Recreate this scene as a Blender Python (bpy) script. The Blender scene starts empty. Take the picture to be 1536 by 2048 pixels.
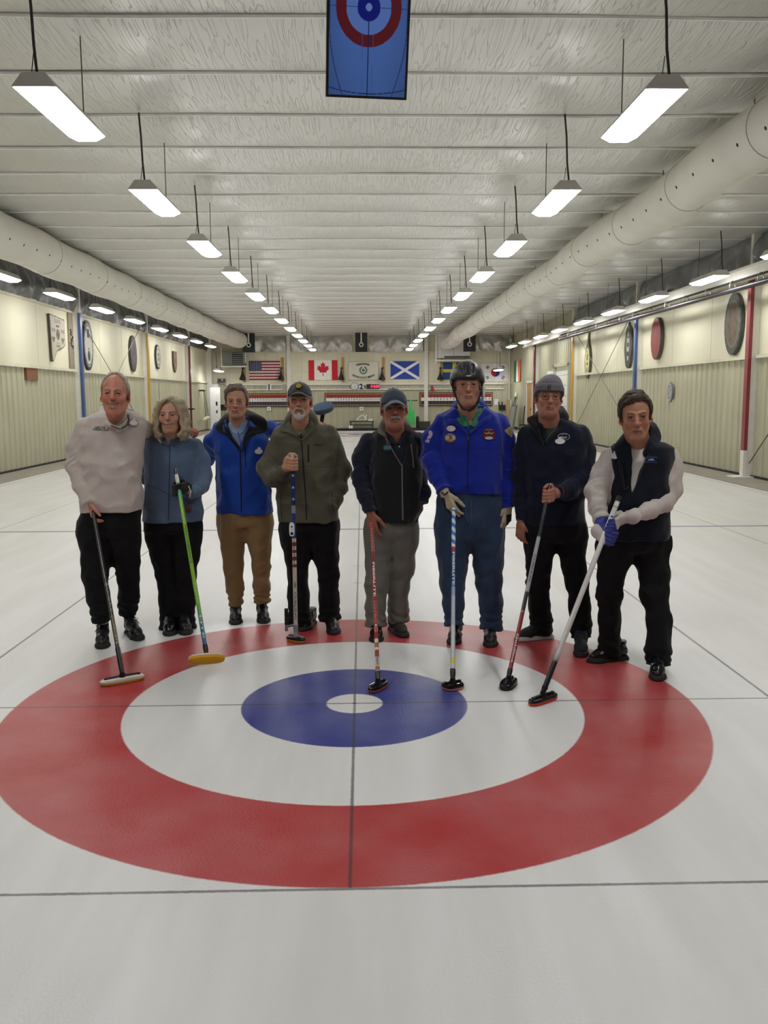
LAMP, SCREEN = 19.0, 0.25
import bpy, bmesh, math, random
import numpy as np
from mathutils import Vector, Matrix
from mathutils.bvhtree import BVHTree
random.seed(7); RNG = np.random.default_rng(11)
SC = bpy.context.scene
COL = SC.collection
PI = math.pi
# ------------------------------------------------------------------ camera
FPX = 1775.45
CAMP = np.array([0.0548, -4.6529, 1.6512])
def cam_axes(p=0.1291, y=0.0236, r=-0.0047):
    cy, sy, cp, sp = math.cos(y), math.sin(y), math.cos(p), math.sin(p)
    f = np.array([sy*cp, cy*cp, -sp]); r0 = np.array([cy, -sy, 0.0]); u0 = np.cross(r0, f)
    return f, r0*math.cos(r) + u0*math.sin(r), -r0*math.sin(r) + u0*math.cos(r)
CF, CR, CU = cam_axes()
cd = bpy.data.cameras.new('camera'); cam = bpy.data.objects.new('camera', cd); COL.objects.link(cam)
cd.sensor_fit = 'VERTICAL'; cd.sensor_height = 24.0; cd.lens = FPX/2048*24.0; cd.clip_start = 0.05; cd.clip_end = 200
M = Matrix(((CR[0], CU[0], -CF[0], CAMP[0]), (CR[1], CU[1], -CF[1], CAMP[1]), (CR[2], CU[2], -CF[2], CAMP[2]), (0, 0, 0, 1)))
cam.matrix_world = M
SC.camera = cam
def ray(px, py):
    d = CF + CR*(px-768)/FPX - CU*(py-1024)/FPX
    return d
def at(px, py, X=None, Y=None, Z=None):          # where the line of sight of a photo point meets a plane of the place
    d = ray(px, py)
    if X is not None: t = (X-CAMP[0])/d[0]
    elif Y is not None: t = (Y-CAMP[1])/d[1]
    else: t = (Z-CAMP[2])/d[2]
    return CAMP + d*t
def mpp(Y, px=768, py=900):                       # metres per photo pixel at a depth
    return float((at(px, py, Y=Y)-CAMP) @ CF)/FPX
# ------------------------------------------------------------------ materials
def lin(c):
    if isinstance(c, str):
        c = c.lstrip('#'); c = [int(c[i:i+2], 16)/255 for i in (0, 2, 4)]
    return tuple((x/12.92 if x <= 0.04045 else ((x+0.055)/1.055)**2.4) for x in c[:3])
MATS = {}
def mat(name, col='#808080', rough=0.6, metal=0.0, var=0.06, vscale=8.0, bump=0.0, bscale=40.0, emit=0.0, spec=0.5, attr=None, coat=0.0, stretch=None, sheen=0.0):
    if name in MATS: return MATS[name]
    m = bpy.data.materials.new(name); m.use_nodes = True; nt = m.node_tree; b = nt.nodes['Principled BSDF']
    c = lin(col) if isinstance(col, str) else tuple(col)
    b.inputs['Roughness'].default_value = rough; b.inputs['Metallic'].default_value = metal
    b.inputs['Specular IOR Level'].default_value = spec
    if coat: b.inputs['Coat Weight'].default_value = coat; b.inputs['Coat Roughness'].default_value = 0.08
    if sheen: b.inputs['Sheen Weight'].default_value = sheen; b.inputs['Sheen Roughness'].default_value = 0.5
    tc = nt.nodes.new('ShaderNodeTexCoord'); mp = nt.nodes.new('ShaderNodeMapping')
    nt.links.new(tc.outputs['Object'], mp.inputs['Vector'])
    if stretch: mp.inputs['Scale'].default_value = stretch
    n = nt.nodes.new('ShaderNodeTexNoise'); n.inputs['Scale'].default_value = vscale; n.inputs['Detail'].default_value = 3
    nt.links.new(mp.outputs[0], n.inputs['Vector'])
    r = nt.nodes.new('ShaderNodeMapRange'); r.inputs['From Min'].default_value = 0.3; r.inputs['From Max'].default_value = 0.7
    r.inputs['To Min'].default_value = 1-var; r.inputs['To Max'].default_value = 1+var
    nt.links.new(n.outputs[0], r.inputs['Value'])
    mx = nt.nodes.new('ShaderNodeVectorMath'); mx.operation = 'SCALE'
    if attr:
        a = nt.nodes.new('ShaderNodeAttribute'); a.attribute_name = attr; nt.links.new(a.outputs['Color'], mx.inputs[0])
    else: mx.inputs[0].default_value = c
    nt.links.new(r.outputs[0], mx.inputs['Scale']); nt.links.new(mx.outputs[0], b.inputs['Base Color'])
    if emit:
        if attr: nt.links.new(mx.outputs[0], b.inputs['Emission Color'])
        else: b.inputs['Emission Color'].default_value = (*c, 1)
        b.inputs['Emission Strength'].default_value = emit
    if bump:
        n2 = nt.nodes.new('ShaderNodeTexNoise'); n2.inputs['Scale'].default_value = bscale; n2.inputs['Detail'].default_value = 4
        nt.links.new(mp.outputs[0], n2.inputs['Vector'])
        bp = nt.nodes.new('ShaderNodeBump'); bp.inputs['Strength'].default_value = bump; bp.inputs['Distance'].default_value = 0.01
        nt.links.new(n2.outputs[0], bp.inputs['Height']); nt.links.new(bp.outputs[0], b.inputs['Normal'])
    MATS[name] = m
    return m
# ------------------------------------------------------------------ objects
LOCAL = [False]
def link(o, parent=None):
    COL.objects.link(o)
    if parent is not None:
        o.parent = parent
        if not LOCAL[0]: o.matrix_parent_inverse = parent_world(parent).inverted()
    return o
def copy_tree(o, parent=None):
    c = o.copy(); COL.objects.link(c)
    if parent is not None: c.parent = parent
    for ch in list(o.children): copy_tree(ch, c)
    return c
def parent_world(p):
    m = p.matrix_basis.copy()
    return m if p.parent is None else parent_world(p.parent) @ p.matrix_parent_inverse @ m
def tag(o, label=None, cat=None, group=None, kind=None):
    for k, v in (('label', label), ('category', cat), ('group', group), ('kind', kind)):
        if v: o[k] = v
    return o
def thing(name, label, cat, loc=(0, 0, 0), rz=0.0, group=None):
    o = bpy.data.objects.new(name, None); o.location = loc; o.rotation_euler = (0, 0, rz); o.empty_display_size = 0.1
    COL.objects.link(o); return tag(o, label, cat, group)
def mesh_obj(name, V, F, m, parent=None, smooth=False, cols=None, fmat=None):
    me = bpy.data.meshes.new(name)
    V = np.asarray(V, dtype=np.float32)
    if isinstance(F, np.ndarray) and F.ndim == 2:
        nf, k = F.shape
        me.vertices.add(len(V)); me.vertices.foreach_set('co', V.ravel())
        me.loops.add(nf*k); me.loops.foreach_set('vertex_index', F.astype(np.int32).ravel())
        me.polygons.add(nf); me.polygons.foreach_set('loop_start', np.arange(0, nf*k, k, dtype=np.int32))
        me.update(calc_edges=True)
    else:
        me.from_pydata(V.tolist(), [], [list(map(int, f)) for f in F])
    for x in (m if isinstance(m, (list, tuple)) else [m]): me.materials.append(x)
    if fmat is not None: me.polygons.foreach_set('material_index', np.asarray(fmat, dtype=np.int32))
    if smooth: me.polygons.foreach_set('use_smooth', np.ones(len(me.polygons), dtype=bool))
    if cols is not None:
        at_ = me.color_attributes.new('Col', 'FLOAT_COLOR', 'POINT')
        c4 = np.ones((len(V), 4), dtype=np.float32); c4[:, :3] = cols
        at_.data.foreach_set('color', c4.ravel())
    me.validate(); me.update()
    o = bpy.data.objects.new(name, me)
    return link(o, parent)
class MB:
    def __init__(s): s.v = []; s.f = []; s.m = []
    def add(s, V, F, mi=0):
        b = len(s.v); s.v += [tuple(map(float, x)) for x in V]; s.f += [[b+i for i in f] for f in F]; s.m += [mi]*len(F); return s
    def box(s, c, d, mi=0, R=None):
        c = np.array(c, float); h = np.array(d, float)/2
        P = np.array([[x, y, z] for x in (-1, 1) for y in (-1, 1) for z in (-1, 1)])*h
        if R is not None: P = P @ np.array(R).T
        return s.add(P+c, [(0, 1, 3, 2), (4, 6, 7, 5), (0, 4, 5, 1), (2, 3, 7, 6), (0, 2, 6, 4), (1, 5, 7, 3)], mi)
    def tube(s, pts, r, n=10, mi=0, cap=True):
        pts = [np.array(p, float) for p in pts]; rs = r if isinstance(r, (list, tuple, np.ndarray)) else [r]*len(pts)
        V = []; F = []; prev = None
        for i, p in enumerate(pts):
            t = pts[min(i+1, len(pts)-1)]-pts[max(i-1, 0)]; t /= (np.linalg.norm(t)+1e-12)
            if prev is None:
                a = np.array([0, 0, 1.0]) if abs(t[2]) < .9 else np.array([1.0, 0, 0]); u = np.cross(t, a)
            else: u = prev - t*(prev@t)
            u /= np.linalg.norm(u); prev = u; w = np.cross(t, u)
            for k in range(n):
                a = 2*PI*k/n; V.append(p+rs[i]*(u*math.cos(a)+w*math.sin(a)))
        for i in range(len(pts)-1):
            for k in range(n): F.append((i*n+k, i*n+(k+1) % n, (i+1)*n+(k+1) % n, (i+1)*n+k))
        if cap: F.append(tuple(range(n-1, -1, -1))); F.append(tuple((len(pts)-1)*n+k for k in range(n)))
        return s.add(V, F, mi)
    def prism(s, outline, o, ux, uy, un, depth, mi=0, mside=None):      # outline polygon in (ux, uy), thick along un
        o, ux, uy, un = [np.array(q, float) for q in (o, ux, uy, un)]
        n = len(outline); V = [o+ux*a+uy*b for a, b in outline]+[o+ux*a+uy*b+un*depth for a, b in outline]
        s.add(V, [tuple(range(n))[::-1], tuple(range(n, 2*n))], mi)
        b = len(s.v)-2*n
        for i in range(n): s.f.append([b+i, b+(i+1) % n, b+n+(i+1) % n, b+n+i]); s.m.append(mi if mside is None else mside)
        return s
    def lathe(s, prof, o, axis, n=24, mi=0):          # prof = (radius, height) along axis
        o = np.array(o, float); t = np.array(axis, float); t /= np.linalg.norm(t)
        a = np.array([0, 0, 1.0]) if abs(t[2]) < .9 else np.array([1.0, 0, 0]); u = np.cross(t, a); u /= np.linalg.norm(u); w = np.cross(t, u)
        V = [o+t*h+r*(u*math.cos(2*PI*k/n)+w*math.sin(2*PI*k/n)) for r, h in prof for k in range(n)]
        F = [(i*n+k, i*n+(k+1) % n, (i+1)*n+(k+1) % n, (i+1)*n+k) for i in range(len(prof)-1) for k in range(n)]
        F += [tuple(range(n))[::-1], tuple((len(prof)-1)*n+k for k in range(n))]
        return s.add(V, F, mi)
    def build(s, name, m, parent=None, smooth=False):
        o = mesh_obj(name, s.v, s.f, m, parent, False, None, s.m)
        if smooth: sm(o)
        return o
def sm(o, ang=40):
    me = o.data; me.polygons.foreach_set('use_smooth', np.ones(len(me.polygons), dtype=bool))
    bm = bmesh.new(); bm.from_mesh(me); bmesh.ops.recalc_face_normals(bm, faces=bm.faces)
    for e in bm.edges:
        if len(e.link_faces) == 2 and e.calc_face_angle(0) > math.radians(ang): e.smooth = False
    bm.to_mesh(me); bm.free(); return o
def fixn(o):
    bm = bmesh.new(); bm.from_mesh(o.data); bmesh.ops.recalc_face_normals(bm, faces=bm.faces); bm.to_mesh(o.data); bm.free(); return o
def struct(o): o['kind'] = 'structure'; return o
def circ(n, r=1.0, ry=None, a0=0.0): return [(r*math.cos(a0+2*PI*k/n), (r if ry is None else ry)*math.sin(a0+2*PI*k/n)) for k in range(n)]
# ------------------------------------------------------------------ lettering as flat mesh data
TXT = {}
def text2d(body, size=1.0, bold=0.0, shear=0.0, align='CENTER', space=1.0):
    key = (body, bold, shear, align, space)
    if key not in TXT:
        cu = bpy.data.curves.new('lettering', 'FONT'); cu.body = body; cu.size = 1.0; cu.align_x = align; cu.align_y = 'CENTER'
        cu.resolution_u = 2; cu.offset = bold; cu.shear = shear; cu.space_character = space
        o = bpy.data.objects.new('lettering', cu); COL.objects.link(o)
        dg = bpy.context.evaluated_depsgraph_get(); me = bpy.data.meshes.new_from_object(o.evaluated_get(dg))
        V = np.array([v.co[:] for v in me.vertices]).reshape(-1, 3)[:, :2]; F = [tuple(p.vertices) for p in me.polygons]
        bpy.data.objects.remove(o); bpy.data.curves.remove(cu); bpy.data.meshes.remove(me)
        TXT[key] = (V, F)
    V, F = TXT[key]
    return V*size, F
def put_text(mb, body, o, ux, uy, size, mi=0, bold=0.0, shear=0.0, off=None, space=1.0, fit=None):
    V, F = text2d(body, 1.0, bold, shear, 'CENTER', space); V = V*size
    if fit: V = V*np.array([fit/max(1e-6, np.ptp(V[:, 0])), 1])
    o, ux, uy = [np.array(q, float) for q in (o, ux, uy)]
    mb.add([o+ux*a+uy*b for a, b in V], F, mi)
# ================================================================== the hall
XW, CEIL, YF, YN = 7.9, 4.82, 41.8, -9.0
ICE_X, ICE_Y1, ICE_Y0 = 7.02, 39.1, -7.0
# ---- ice with the painted houses and lines under it
def ice_material():
    m = bpy.data.materials.new('pebbled ice'); m.use_nodes = True; nt = m.node_tree; b = nt.nodes['Principled BSDF']
    N, L = nt.nodes.new, nt.links.new
    tc = N('ShaderNodeTexCoord'); sp = N('ShaderNodeSeparateXYZ')
    wob = N('ShaderNodeTexNoise'); wob.inputs['Scale'].default_value = 60; wob.inputs['Detail'].default_value = 2
    L(tc.outputs['Object'], wob.inputs['Vector'])
    wv = N('ShaderNodeVectorMath'); wv.operation = 'MULTIPLY_ADD'; L(wob.outputs['Color'], wv.inputs[0])
    wv.inputs[1].default_value = (0.006, 0.006, 0); L(tc.outputs['Object'], wv.inputs[2])
    of = N('ShaderNodeVectorMath'); of.operation = 'ADD'; of.inputs[1].default_value = (-.003, -.003, 0); L(wv.outputs[0], of.inputs[0])
    L(of.outputs[0], sp.inputs[0])
    def math_(op, a, b_=None, c=None):
        n = N('ShaderNodeMath'); n.operation = op
        for i, v in enumerate((a, b_, c)):
            if v is None: continue
            if isinstance(v, (int, float)): n.inputs[i].default_value = v
            else: L(v, n.inputs[i])
        return n.outputs[0]
    def mask_lt(v, r, soft=0.006):
        n = N('ShaderNodeMapRange'); n.interpolation_type = 'SMOOTHSTEP'; L(v, n.inputs['Value'])
        n.inputs['From Min'].default_value = r+soft; n.inputs['From Max'].default_value = r-soft
        n.inputs['To Min'].default_value = 0; n.inputs['To Max'].default_value = 1
        return n.outputs[0]
    X, Y = sp.outputs[0], sp.outputs[1]
    # fold the three sheets onto one and the two ends onto one
    xs = math_('SUBTRACT', math_('ABSOLUTE', X), 0.0)
    ax = math_('ABSOLUTE', math_('SUBTRACT', X, math_('MULTIPLY', math_('ROUND', math_('DIVIDE', X, 4.57)), 4.57)))
    yc = math_('ABSOLUTE', math_('SUBTRACT', Y, 17.375))
    ym = math_('SUBTRACT', yc, 17.375)          # 0 at either tee line, positive towards the ends
    d = math_('SQRT', math_('ADD', math_('MULTIPLY', ax, ax), math_('MULTIPLY', ym, ym)))
    col = None
    def mix(fac, c, prev):
        n = N('ShaderNodeMix'); n.data_type = 'RGBA'
        L(fac, n.inputs['Factor'])
        if isinstance(prev, tuple): n.inputs[6].default_value = (*prev, 1)
        else: L(prev, n.inputs[6])
        if isinstance(c, tuple): n.inputs[7].default_value = (*c, 1)
        else: L(c, n.inputs[7])
        return n.outputs[2]
    # scrape streaks along the sheet and frost
    mp = N('ShaderNodeMapping'); mp.inputs['Scale'].default_value = (2.6, 0.35, 1); mp.inputs['Rotation'].default_value = (0, 0, 0.12)
    L(tc.outputs['Object'], mp.inputs[0])
    st = N('ShaderNodeTexNoise'); st.inputs['Scale'].default_value = 1.7; st.inputs['Detail'].default_value = 6; L(mp.outputs[0], st.inputs['Vector'])
    stm = N('ShaderNodeMapRange'); L(st.outputs[0], stm.inputs[0]); stm.inputs[1].default_value = .35; stm.inputs[2].default_value = .7
    white = mix(stm.outputs[0], ICE_A, ICE_B)
    red, blue = lin('#b00f16'), lin('#182c88')
    c = mix(mask_lt(d, 1.829), red, white)
    c = mix(mask_lt(d, 1.219), white, c)
    c = mix(mask_lt(d, 0.610), blue, c)
    c = mix(mask_lt(d, 0.152), white, c)
    # frost veil over the paint
    fr = N('ShaderNodeTexNoise'); fr.inputs['Scale'].default_value = 2.2; fr.inputs['Detail'].default_value = 5; L(tc.outputs['Object'], fr.inputs['Vector'])
    frm = N('ShaderNodeMapRange'); L(fr.outputs[0], frm.inputs[0]); frm.inputs[1].default_value = .3; frm.inputs[2].default_value = .75
    frm.inputs[3].default_value = 0.02; frm.inputs[4].default_value = 0.15
    gr = N('ShaderNodeTexNoise'); gr.inputs['Scale'].default_value = 230; gr.inputs['Detail'].default_value = 2; L(tc.outputs['Object'], gr.inputs['Vector'])
    grm = N('ShaderNodeMapRange'); L(gr.outputs[0], grm.inputs[0]); grm.inputs[1].default_value = .35; grm.inputs[2].default_value = .7; grm.inputs[3].default_value = .55; grm.inputs[4].default_value = 1.45
    frost = math_('MULTIPLY', frm.outputs[0], grm.outputs[0])
    c = mix(frost, ICE_A, c)
    grey, hog = lin('#3c3c40'), lin('#565a80')
    # lines
    inner = math_('MINIMUM', mask_lt(yc, 17.375+3.66), 1.0)
    lc = math_('MULTIPLY', mask_lt(ax, 0.0065, .004), mask_lt(ym, 1.836, .003))
    lc = math_('MAXIMUM', lc, mask_lt(math_('ABSOLUTE', ym), 0.0075, .004))
    lc = math_('MAXIMUM', lc, mask_lt(math_('ABSOLUTE', math_('SUBTRACT', ym, 1.836)), 0.0075, .004))
    side = math_('ABSOLUTE', math_('SUBTRACT', ax, 2.285))
    lc = math_('MAXIMUM', lc, mask_lt(side, 0.009, .005))
    lm = math_('MULTIPLY', lc, math_('SUBTRACT', 0.85, math_('MULTIPLY', frost, 1.5)))
    c = mix(lm, grey, c)
    c = mix(math_('MULTIPLY', mask_lt(math_('ABSOLUTE', math_('ADD', ym, 6.41)), 0.042, .006), .85), hog, c)
    # small centre-line crosses and the pin hole
    for yy in (3.15, 3.95):
        k = math_('MULTIPLY', mask_lt(math_('ABSOLUTE', math_('ADD', ym, yy)), 0.012, .004), mask_lt(ax, .036, .006))
        c = mix(math_('MULTIPLY', k, .6), lin('#7d5a78'), c)
    c = mix(mask_lt(d, .013, .003), lin('#55504c'), c)
    L(c, b.inputs['Base Color'])
    b.inputs['Roughness'].default_value = 0.30; b.inputs['Specular IOR Level'].default_value = 0.25; b.inputs['IOR'].default_value = 1.33
    b.inputs['Coat Weight'].default_value = 0.4; b.inputs['Coat Roughness'].default_value = 0.05; b.inputs['Coat IOR'].default_value = 1.31
    # pebble
    pv = N('ShaderNodeTexNoise'); pv.inputs['Scale'].default_value = 75; pv.inputs['Detail'].default_value = 3; pv.inputs['Roughness'].default_value = .6; L(tc.outputs['Object'], pv.inputs['Vector'])
    p2 = N('ShaderNodeTexNoise'); p2.inputs['Scale'].default_value = 3.0; p2.inputs['Detail'].default_value = 3; L(mp.outputs[0], p2.inputs['Vector'])
    hsum = math_('ADD', pv.outputs[0], math_('MULTIPLY', p2.outputs[0], 0.8))
    bp = N('ShaderNodeBump'); bp.inputs['Strength'].default_value = 0.35; bp.inputs['Distance'].default_value = 0.004; L(hsum, bp.inputs['Height'])
    L(bp.outputs[0], b.inputs['Normal'])
    pc = N('ShaderNodeTexNoise'); pc.inputs['Scale'].default_value = 170; pc.inputs['Detail'].default_value = 2; L(tc.outputs['Object'], pc.inputs['Vector'])
    bc = N('ShaderNodeBump'); bc.inputs['Strength'].default_value = 0.7; bc.inputs['Distance'].default_value = 0.003; L(pc.outputs[0], bc.inputs['Height']); L(bp.outputs[0], bc.inputs['Normal']); L(bc.outputs[0], b.inputs['Coat Normal'])
    return m
ICE_A, ICE_B = lin('#eae9e7'), lin('#dddcd8')
m_ice = ice_material()
struct(mesh_obj('floor', [(-ICE_X, ICE_Y0, 0), (ICE_X, ICE_Y0, 0), (ICE_X, ICE_Y1, 0), (-ICE_X, ICE_Y1, 0)], [(0, 1, 2, 3)], m_ice))
# ---- materials of the shell
m_conc = mat('walkway concrete', '#8d8678', .8, var=.12, vscale=3, bump=.1)
m_cor = mat('cream corrugated steel', '#b1ae94', .45, var=.05, vscale=1.5, spec=.4)
m_pan = mat('aged cream wall panel', '#d7d2b8', .55, var=.07, vscale=.9, spec=.35, stretch=(1, .6, .25))
m_ledge = mat('painted ledge', '#cfcbb4', .55, var=.06)
m_white = mat('white paint', '#dedcd2', .5, var=.04)
m_dark = mat('dark rubber', '#1c1a19', .7)
m_steel = mat('galvanised steel', '#8c8a86', .38, .75, var=.08)
m_pipe = mat('dark steel pipe', '#38343a', .4, .6, var=.08)
m_foil = mat('silver foil insulation', '#c6c6c1', .32, .55, var=.12, vscale=5, bump=.5, bscale=9)
m_foil_d = mat('grey vapour barrier', '#5c5c5a', .38, .35, var=.15, vscale=4, bump=.5, bscale=8)
m_black = mat('black plastic', '#131314', .4)
m_wood = mat('yellow pine', '#b08a50', .5, var=.18, vscale=6, stretch=(6, 6, .6))
# ---- floor margins
for sx, nm in ((-1, 'left'), (1, 'right')):
    mb = MB(); x0, x1 = sorted((sx*(ICE_X+.001), sx*(XW+.2)))
    mb.box(((x0+x1)/2, (YF+YN)/2, -.03), (x1-x0, YF-YN+.6, .08))
    struct(mb.build('floor_'+nm, m_conc))
mb = MB(); mb.box((0, (ICE_Y1+YF+.2)/2+.1, -.03), (2*ICE_X, YF+.2-ICE_Y1-.2, .08)); struct(mb.build('floor_back', m_conc))
mb = MB(); mb.box((0, (ICE_Y0+YN)/2, -.03), (2*ICE_X, ICE_Y0-YN, .08)); struct(mb.build('floor_front', m_conc))
mb = MB(); mb.box((0, ICE_Y1+.05, .06), (2*ICE_X, .1, .12)); struct(mb.build('trim_1', mat('black bumper foam', '#161718', .8)))
# ---- ceiling: vinyl-faced insulation bellied between purlins
def ceiling():
    ys = []; P = 1.32; y = 3.234-1.32*10
    while y < YF+1.3:
        ys += [(y+P*t, t) for t in np.linspace(0, 1, 12, endpoint=False)]; y += P
    xs = np.linspace(-XW-.1, XW+.1, 90); V = []
    rr = np.random.default_rng(3); off = rr.normal(0, .006, (len(ys)//12+1, 8))
    for i, (y, t) in enumerate(ys):
        j = i//12; sag = .06*(math.sin(PI*t**.8)**.7)
        for x in xs:
            w = sum(off[j, k]*math.sin(x*(.5+.45*k)+k*2+j) for k in range(5))
            V.append((x, y+.02*math.sin(x*1.1+j*1.7), CEIL-sag*(1+1.5*w)+w*.5))
    n = len(xs); F = [(i*n+k, (i+1)*n+k, (i+1)*n+k+1, i*n+k+1) for i in range(len(ys)-1) for k in range(n-1)]
    m = bpy.data.materials.new('white insulation facing'); m.use_nodes = True; nt = m.node_tree; b = nt.nodes['Principled BSDF']; N, L = nt.nodes.new, nt.links.new
    b.inputs['Roughness'].default_value = .36; b.inputs['Specular IOR Level'].default_value = .6; b.inputs['Metallic'].default_value = .55
    tc = N('ShaderNodeTexCoord'); mp = N('ShaderNodeMapping'); mp.inputs['Scale'].default_value = (30, 1.7, 1); mp.inputs['Rotation'].default_value = (0, 0, .10); L(tc.outputs['Object'], mp.inputs[0])
    n1 = N('ShaderNodeTexNoise'); n1.inputs['Scale'].default_value = 1.0; n1.inputs['Detail'].default_value = 0; n1.inputs['Distortion'].default_value = .25; L(mp.outputs[0], n1.inputs['Vector'])
    # thin ridges where the noise crosses its mid value
    a = N('ShaderNodeMath'); a.operation = 'SUBTRACT'; a.inputs[1].default_value = .5; L(n1.outputs[0], a.inputs[0])
    a2 = N('ShaderNodeMath'); a2.operation = 'ABSOLUTE'; L(a.outputs[0], a2.inputs[0])
    r = N('ShaderNodeMapRange'); r.interpolation_type = 'SMOOTHSTEP'; L(a2.outputs[0], r.inputs[0]); r.inputs[1].default_value = 0; r.inputs[2].default_value = .03; r.inputs[3].default_value = 1; r.inputs[4].default_value = 0
    n2 = N('ShaderNodeTexNoise'); n2.inputs['Scale'].default_value = .6; n2.inputs['Detail'].default_value = 3; L(tc.outputs['Object'], n2.inputs['Vector'])
    sm_ = N('ShaderNodeMath'); sm_.operation = 'MULTIPLY_ADD'; sm_.inputs[1].default_value = .5; L(n2.outputs[0], sm_.inputs[0]); L(r.outputs[0], sm_.inputs[2])
    bp = N('ShaderNodeBump'); bp.inputs['Strength'].default_value = .8; bp.inputs['Distance'].default_value = .008; L(sm_.outputs[0], bp.inputs['Height']); L(bp.outputs[0], b.inputs['Normal'])
    n3 = N('ShaderNodeTexNoise'); n3.inputs['Scale'].default_value = .45; n3.inputs['Detail'].default_value = 4; L(tc.outputs['Object'], n3.inputs['Vector'])
    cr = N('ShaderNodeMix'); cr.data_type = 'RGBA'; cr.inputs[6].default_value = (*lin('#c4c4be'), 1); cr.inputs[7].default_value = (*lin('#dededa'), 1); L(n3.outputs[0], cr.inputs['Factor']); L(cr.outputs[2], b.inputs['Base Color'])
    return struct(mesh_obj('ceiling', V, F, m, smooth=True))
ceiling()
mb = MB(); y = 3.234-1.32*8
while y < YF:
    mb.tube([(x, y+.02*math.sin(x*1.1+y), CEIL-.016+.005*math.sin(x*2.1+y)) for x in np.linspace(-XW, XW, 24)], .02, 6); y += 1.32
struct(mb.build('trim_42', mat('white seam tape', '#f0efea', .4), None, True))
# ---- side walls
def corr(x, y0, y1, z0, z1, sx, name, flip=False):
    pts = []; y = y0; pitch = .305
    while y < y1-.02:
        for dy, dx in ((0, 0), (.17, 0), (.195, .032), (.265, .032), (.29, 0)):
            if y+dy <= y1: pts.append((x-sx*dx, y+dy))
        y += pitch
    pts.append((x, y1)); V = [(px, py, z0) for px, py in pts]+[(px, py, z1) for px, py in pts]; n = len(pts)
    return V, [(i, i+1, n+i+1, n+i) for i in range(n-1)]
def wrinkled(x, y0, y1, z0, z1, sx, seed, amp=.05, axis='x', fold=1.0):
    rr = np.random.default_rng(seed); ny = max(12, int((y1-y0)*22)); nz = 16; V = []
    ph = rr.uniform(0, 6.28, 12); fr = rr.uniform(2, 15, 12)
    for i in range(ny+1):
        y = y0+(y1-y0)*i/ny
        for k in range(nz+1):
            t = k/nz; z = z0+(z1-z0)*t
            d = sum(math.sin(fr[q]*y*fold+ph[q]+2.2*math.sin(3*t+ph[-q-1]+y*.7))/(1+.25*fr[q]) for q in range(12))
            d = amp*d*math.sin(PI*min(1, t+.12))**.4
            bulge = .12*math.sin(PI*t)+.05*(1-t)
            if axis == 'x': V.append((x-sx*(bulge+d+.03), y, z))
            else: V.append((y, x-(bulge+d+.03), z))
    n = nz+1
    return V, [(i*n+k, (i+1)*n+k, (i+1)*n+k+1, i*n+k+1) for i in range(ny) for k in range(nz)]
POSTS_L = [5.0, 12.75, 20.48, 28.25, 36.1]; POSTS_R = [5.3, 13.03, 20.42, 27.94, 35.13]
def side_wall(sx, nm):
    x = sx*XW; mb = MB()
    mb.add([(x+sx*.12, YN, 0), (x+sx*.12, YF+.2, 0), (x+sx*.12, YF+.2, CEIL+.1), (x+sx*.12, YN, CEIL+.1)], [(0, 1, 2, 3)], 1)
    ytall = YF if sx < 0 else 27.94
    V, F = corr(x, YN, ytall, .04, 2.40, sx, 'c'); mb.add(V, F, 0)
    mb.add([(x-sx*.005, YN, 2.40), (x-sx*.005, ytall, 2.40), (x-sx*.005, ytall, 4.02), (x-sx*.005, YN, 4.02)], [(0, 1, 2, 3)], 1)
    if sx > 0:
        V, F = corr(x, 27.94, YF, .04, CEIL, sx, 'c'); mb.add(V, F, 0)
    # panel joints and dark gap at the foot
    return struct(mb.build('wall_'+nm, [m_cor, m_pan]))
side_wall(-1, 'left'); side_wall(1, 'right')
def ledges(sx, nm):
    x = sx*XW; y1 = YF if sx < 0 else 27.9
    P = [p for p in (POSTS_L if sx < 0 else POSTS_R) if p <= y1+.5]; edges = [YN]+P+[YF]
    lo, up, jt = MB(), MB(), MB()
    for a, b in zip(edges[:-1], edges[1:]):
        if a >= y1-.2: continue
        b = min(b, y1)
        lo.box((x-sx*.035, (a+b)/2, 2.405), (.11, b-a-.22, .07))
        up.box((x-sx*.03, (a+b)/2-.1, 3.985), (.08, b-a-.5, .075))
        for q in (a+2.4, a+4.9): jt.box((x-sx*.006, q, 3.2), (.004, .012, 1.55))
    struct(lo.build('trim_2' if sx < 0 else 'trim_3', m_ledge)); struct(up.build('trim_4' if sx < 0 else 'trim_5', m_ledge))
    struct(jt.build('trim_6' if sx < 0 else 'trim_7', mat('panel joint', '#b9b49a', .7)))
    g = MB(); g.box((x-sx*.03, (YN+YF)/2, .03), (.05, YF-YN, .045)); struct(g.build('baseboard_'+nm, m_dark))
ledges(-1, 'left'); ledges(1, 'right')
# insulation band under the eaves, one sheet per bay
def bands(sx):
    P = POSTS_L if sx < 0 else POSTS_R; edges = [YN]+P+[YF]; i = 0
    for a, b in zip(edges[:-1], edges[1:]):
        if sx > 0 and a > 27: continue
        V, F = wrinkled(sx*XW, a+.1, b-.1, 4.0, CEIL-.02, sx, 30+i+int(sx)*20, .035 if sx < 0 else .05)
        mm = m_foil_d if sx < 0 else mat('grey reflective wrap', '#7d7e7e', .34, .45, var=.1, vscale=3, bump=.4, bscale=7)
        mesh_obj('trim_%d' % (20+i+(10 if sx > 0 else 0)), V, F, mm, smooth=True)['kind'] = 'structure'; i += 1
bands(-1); bands(1)
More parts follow.
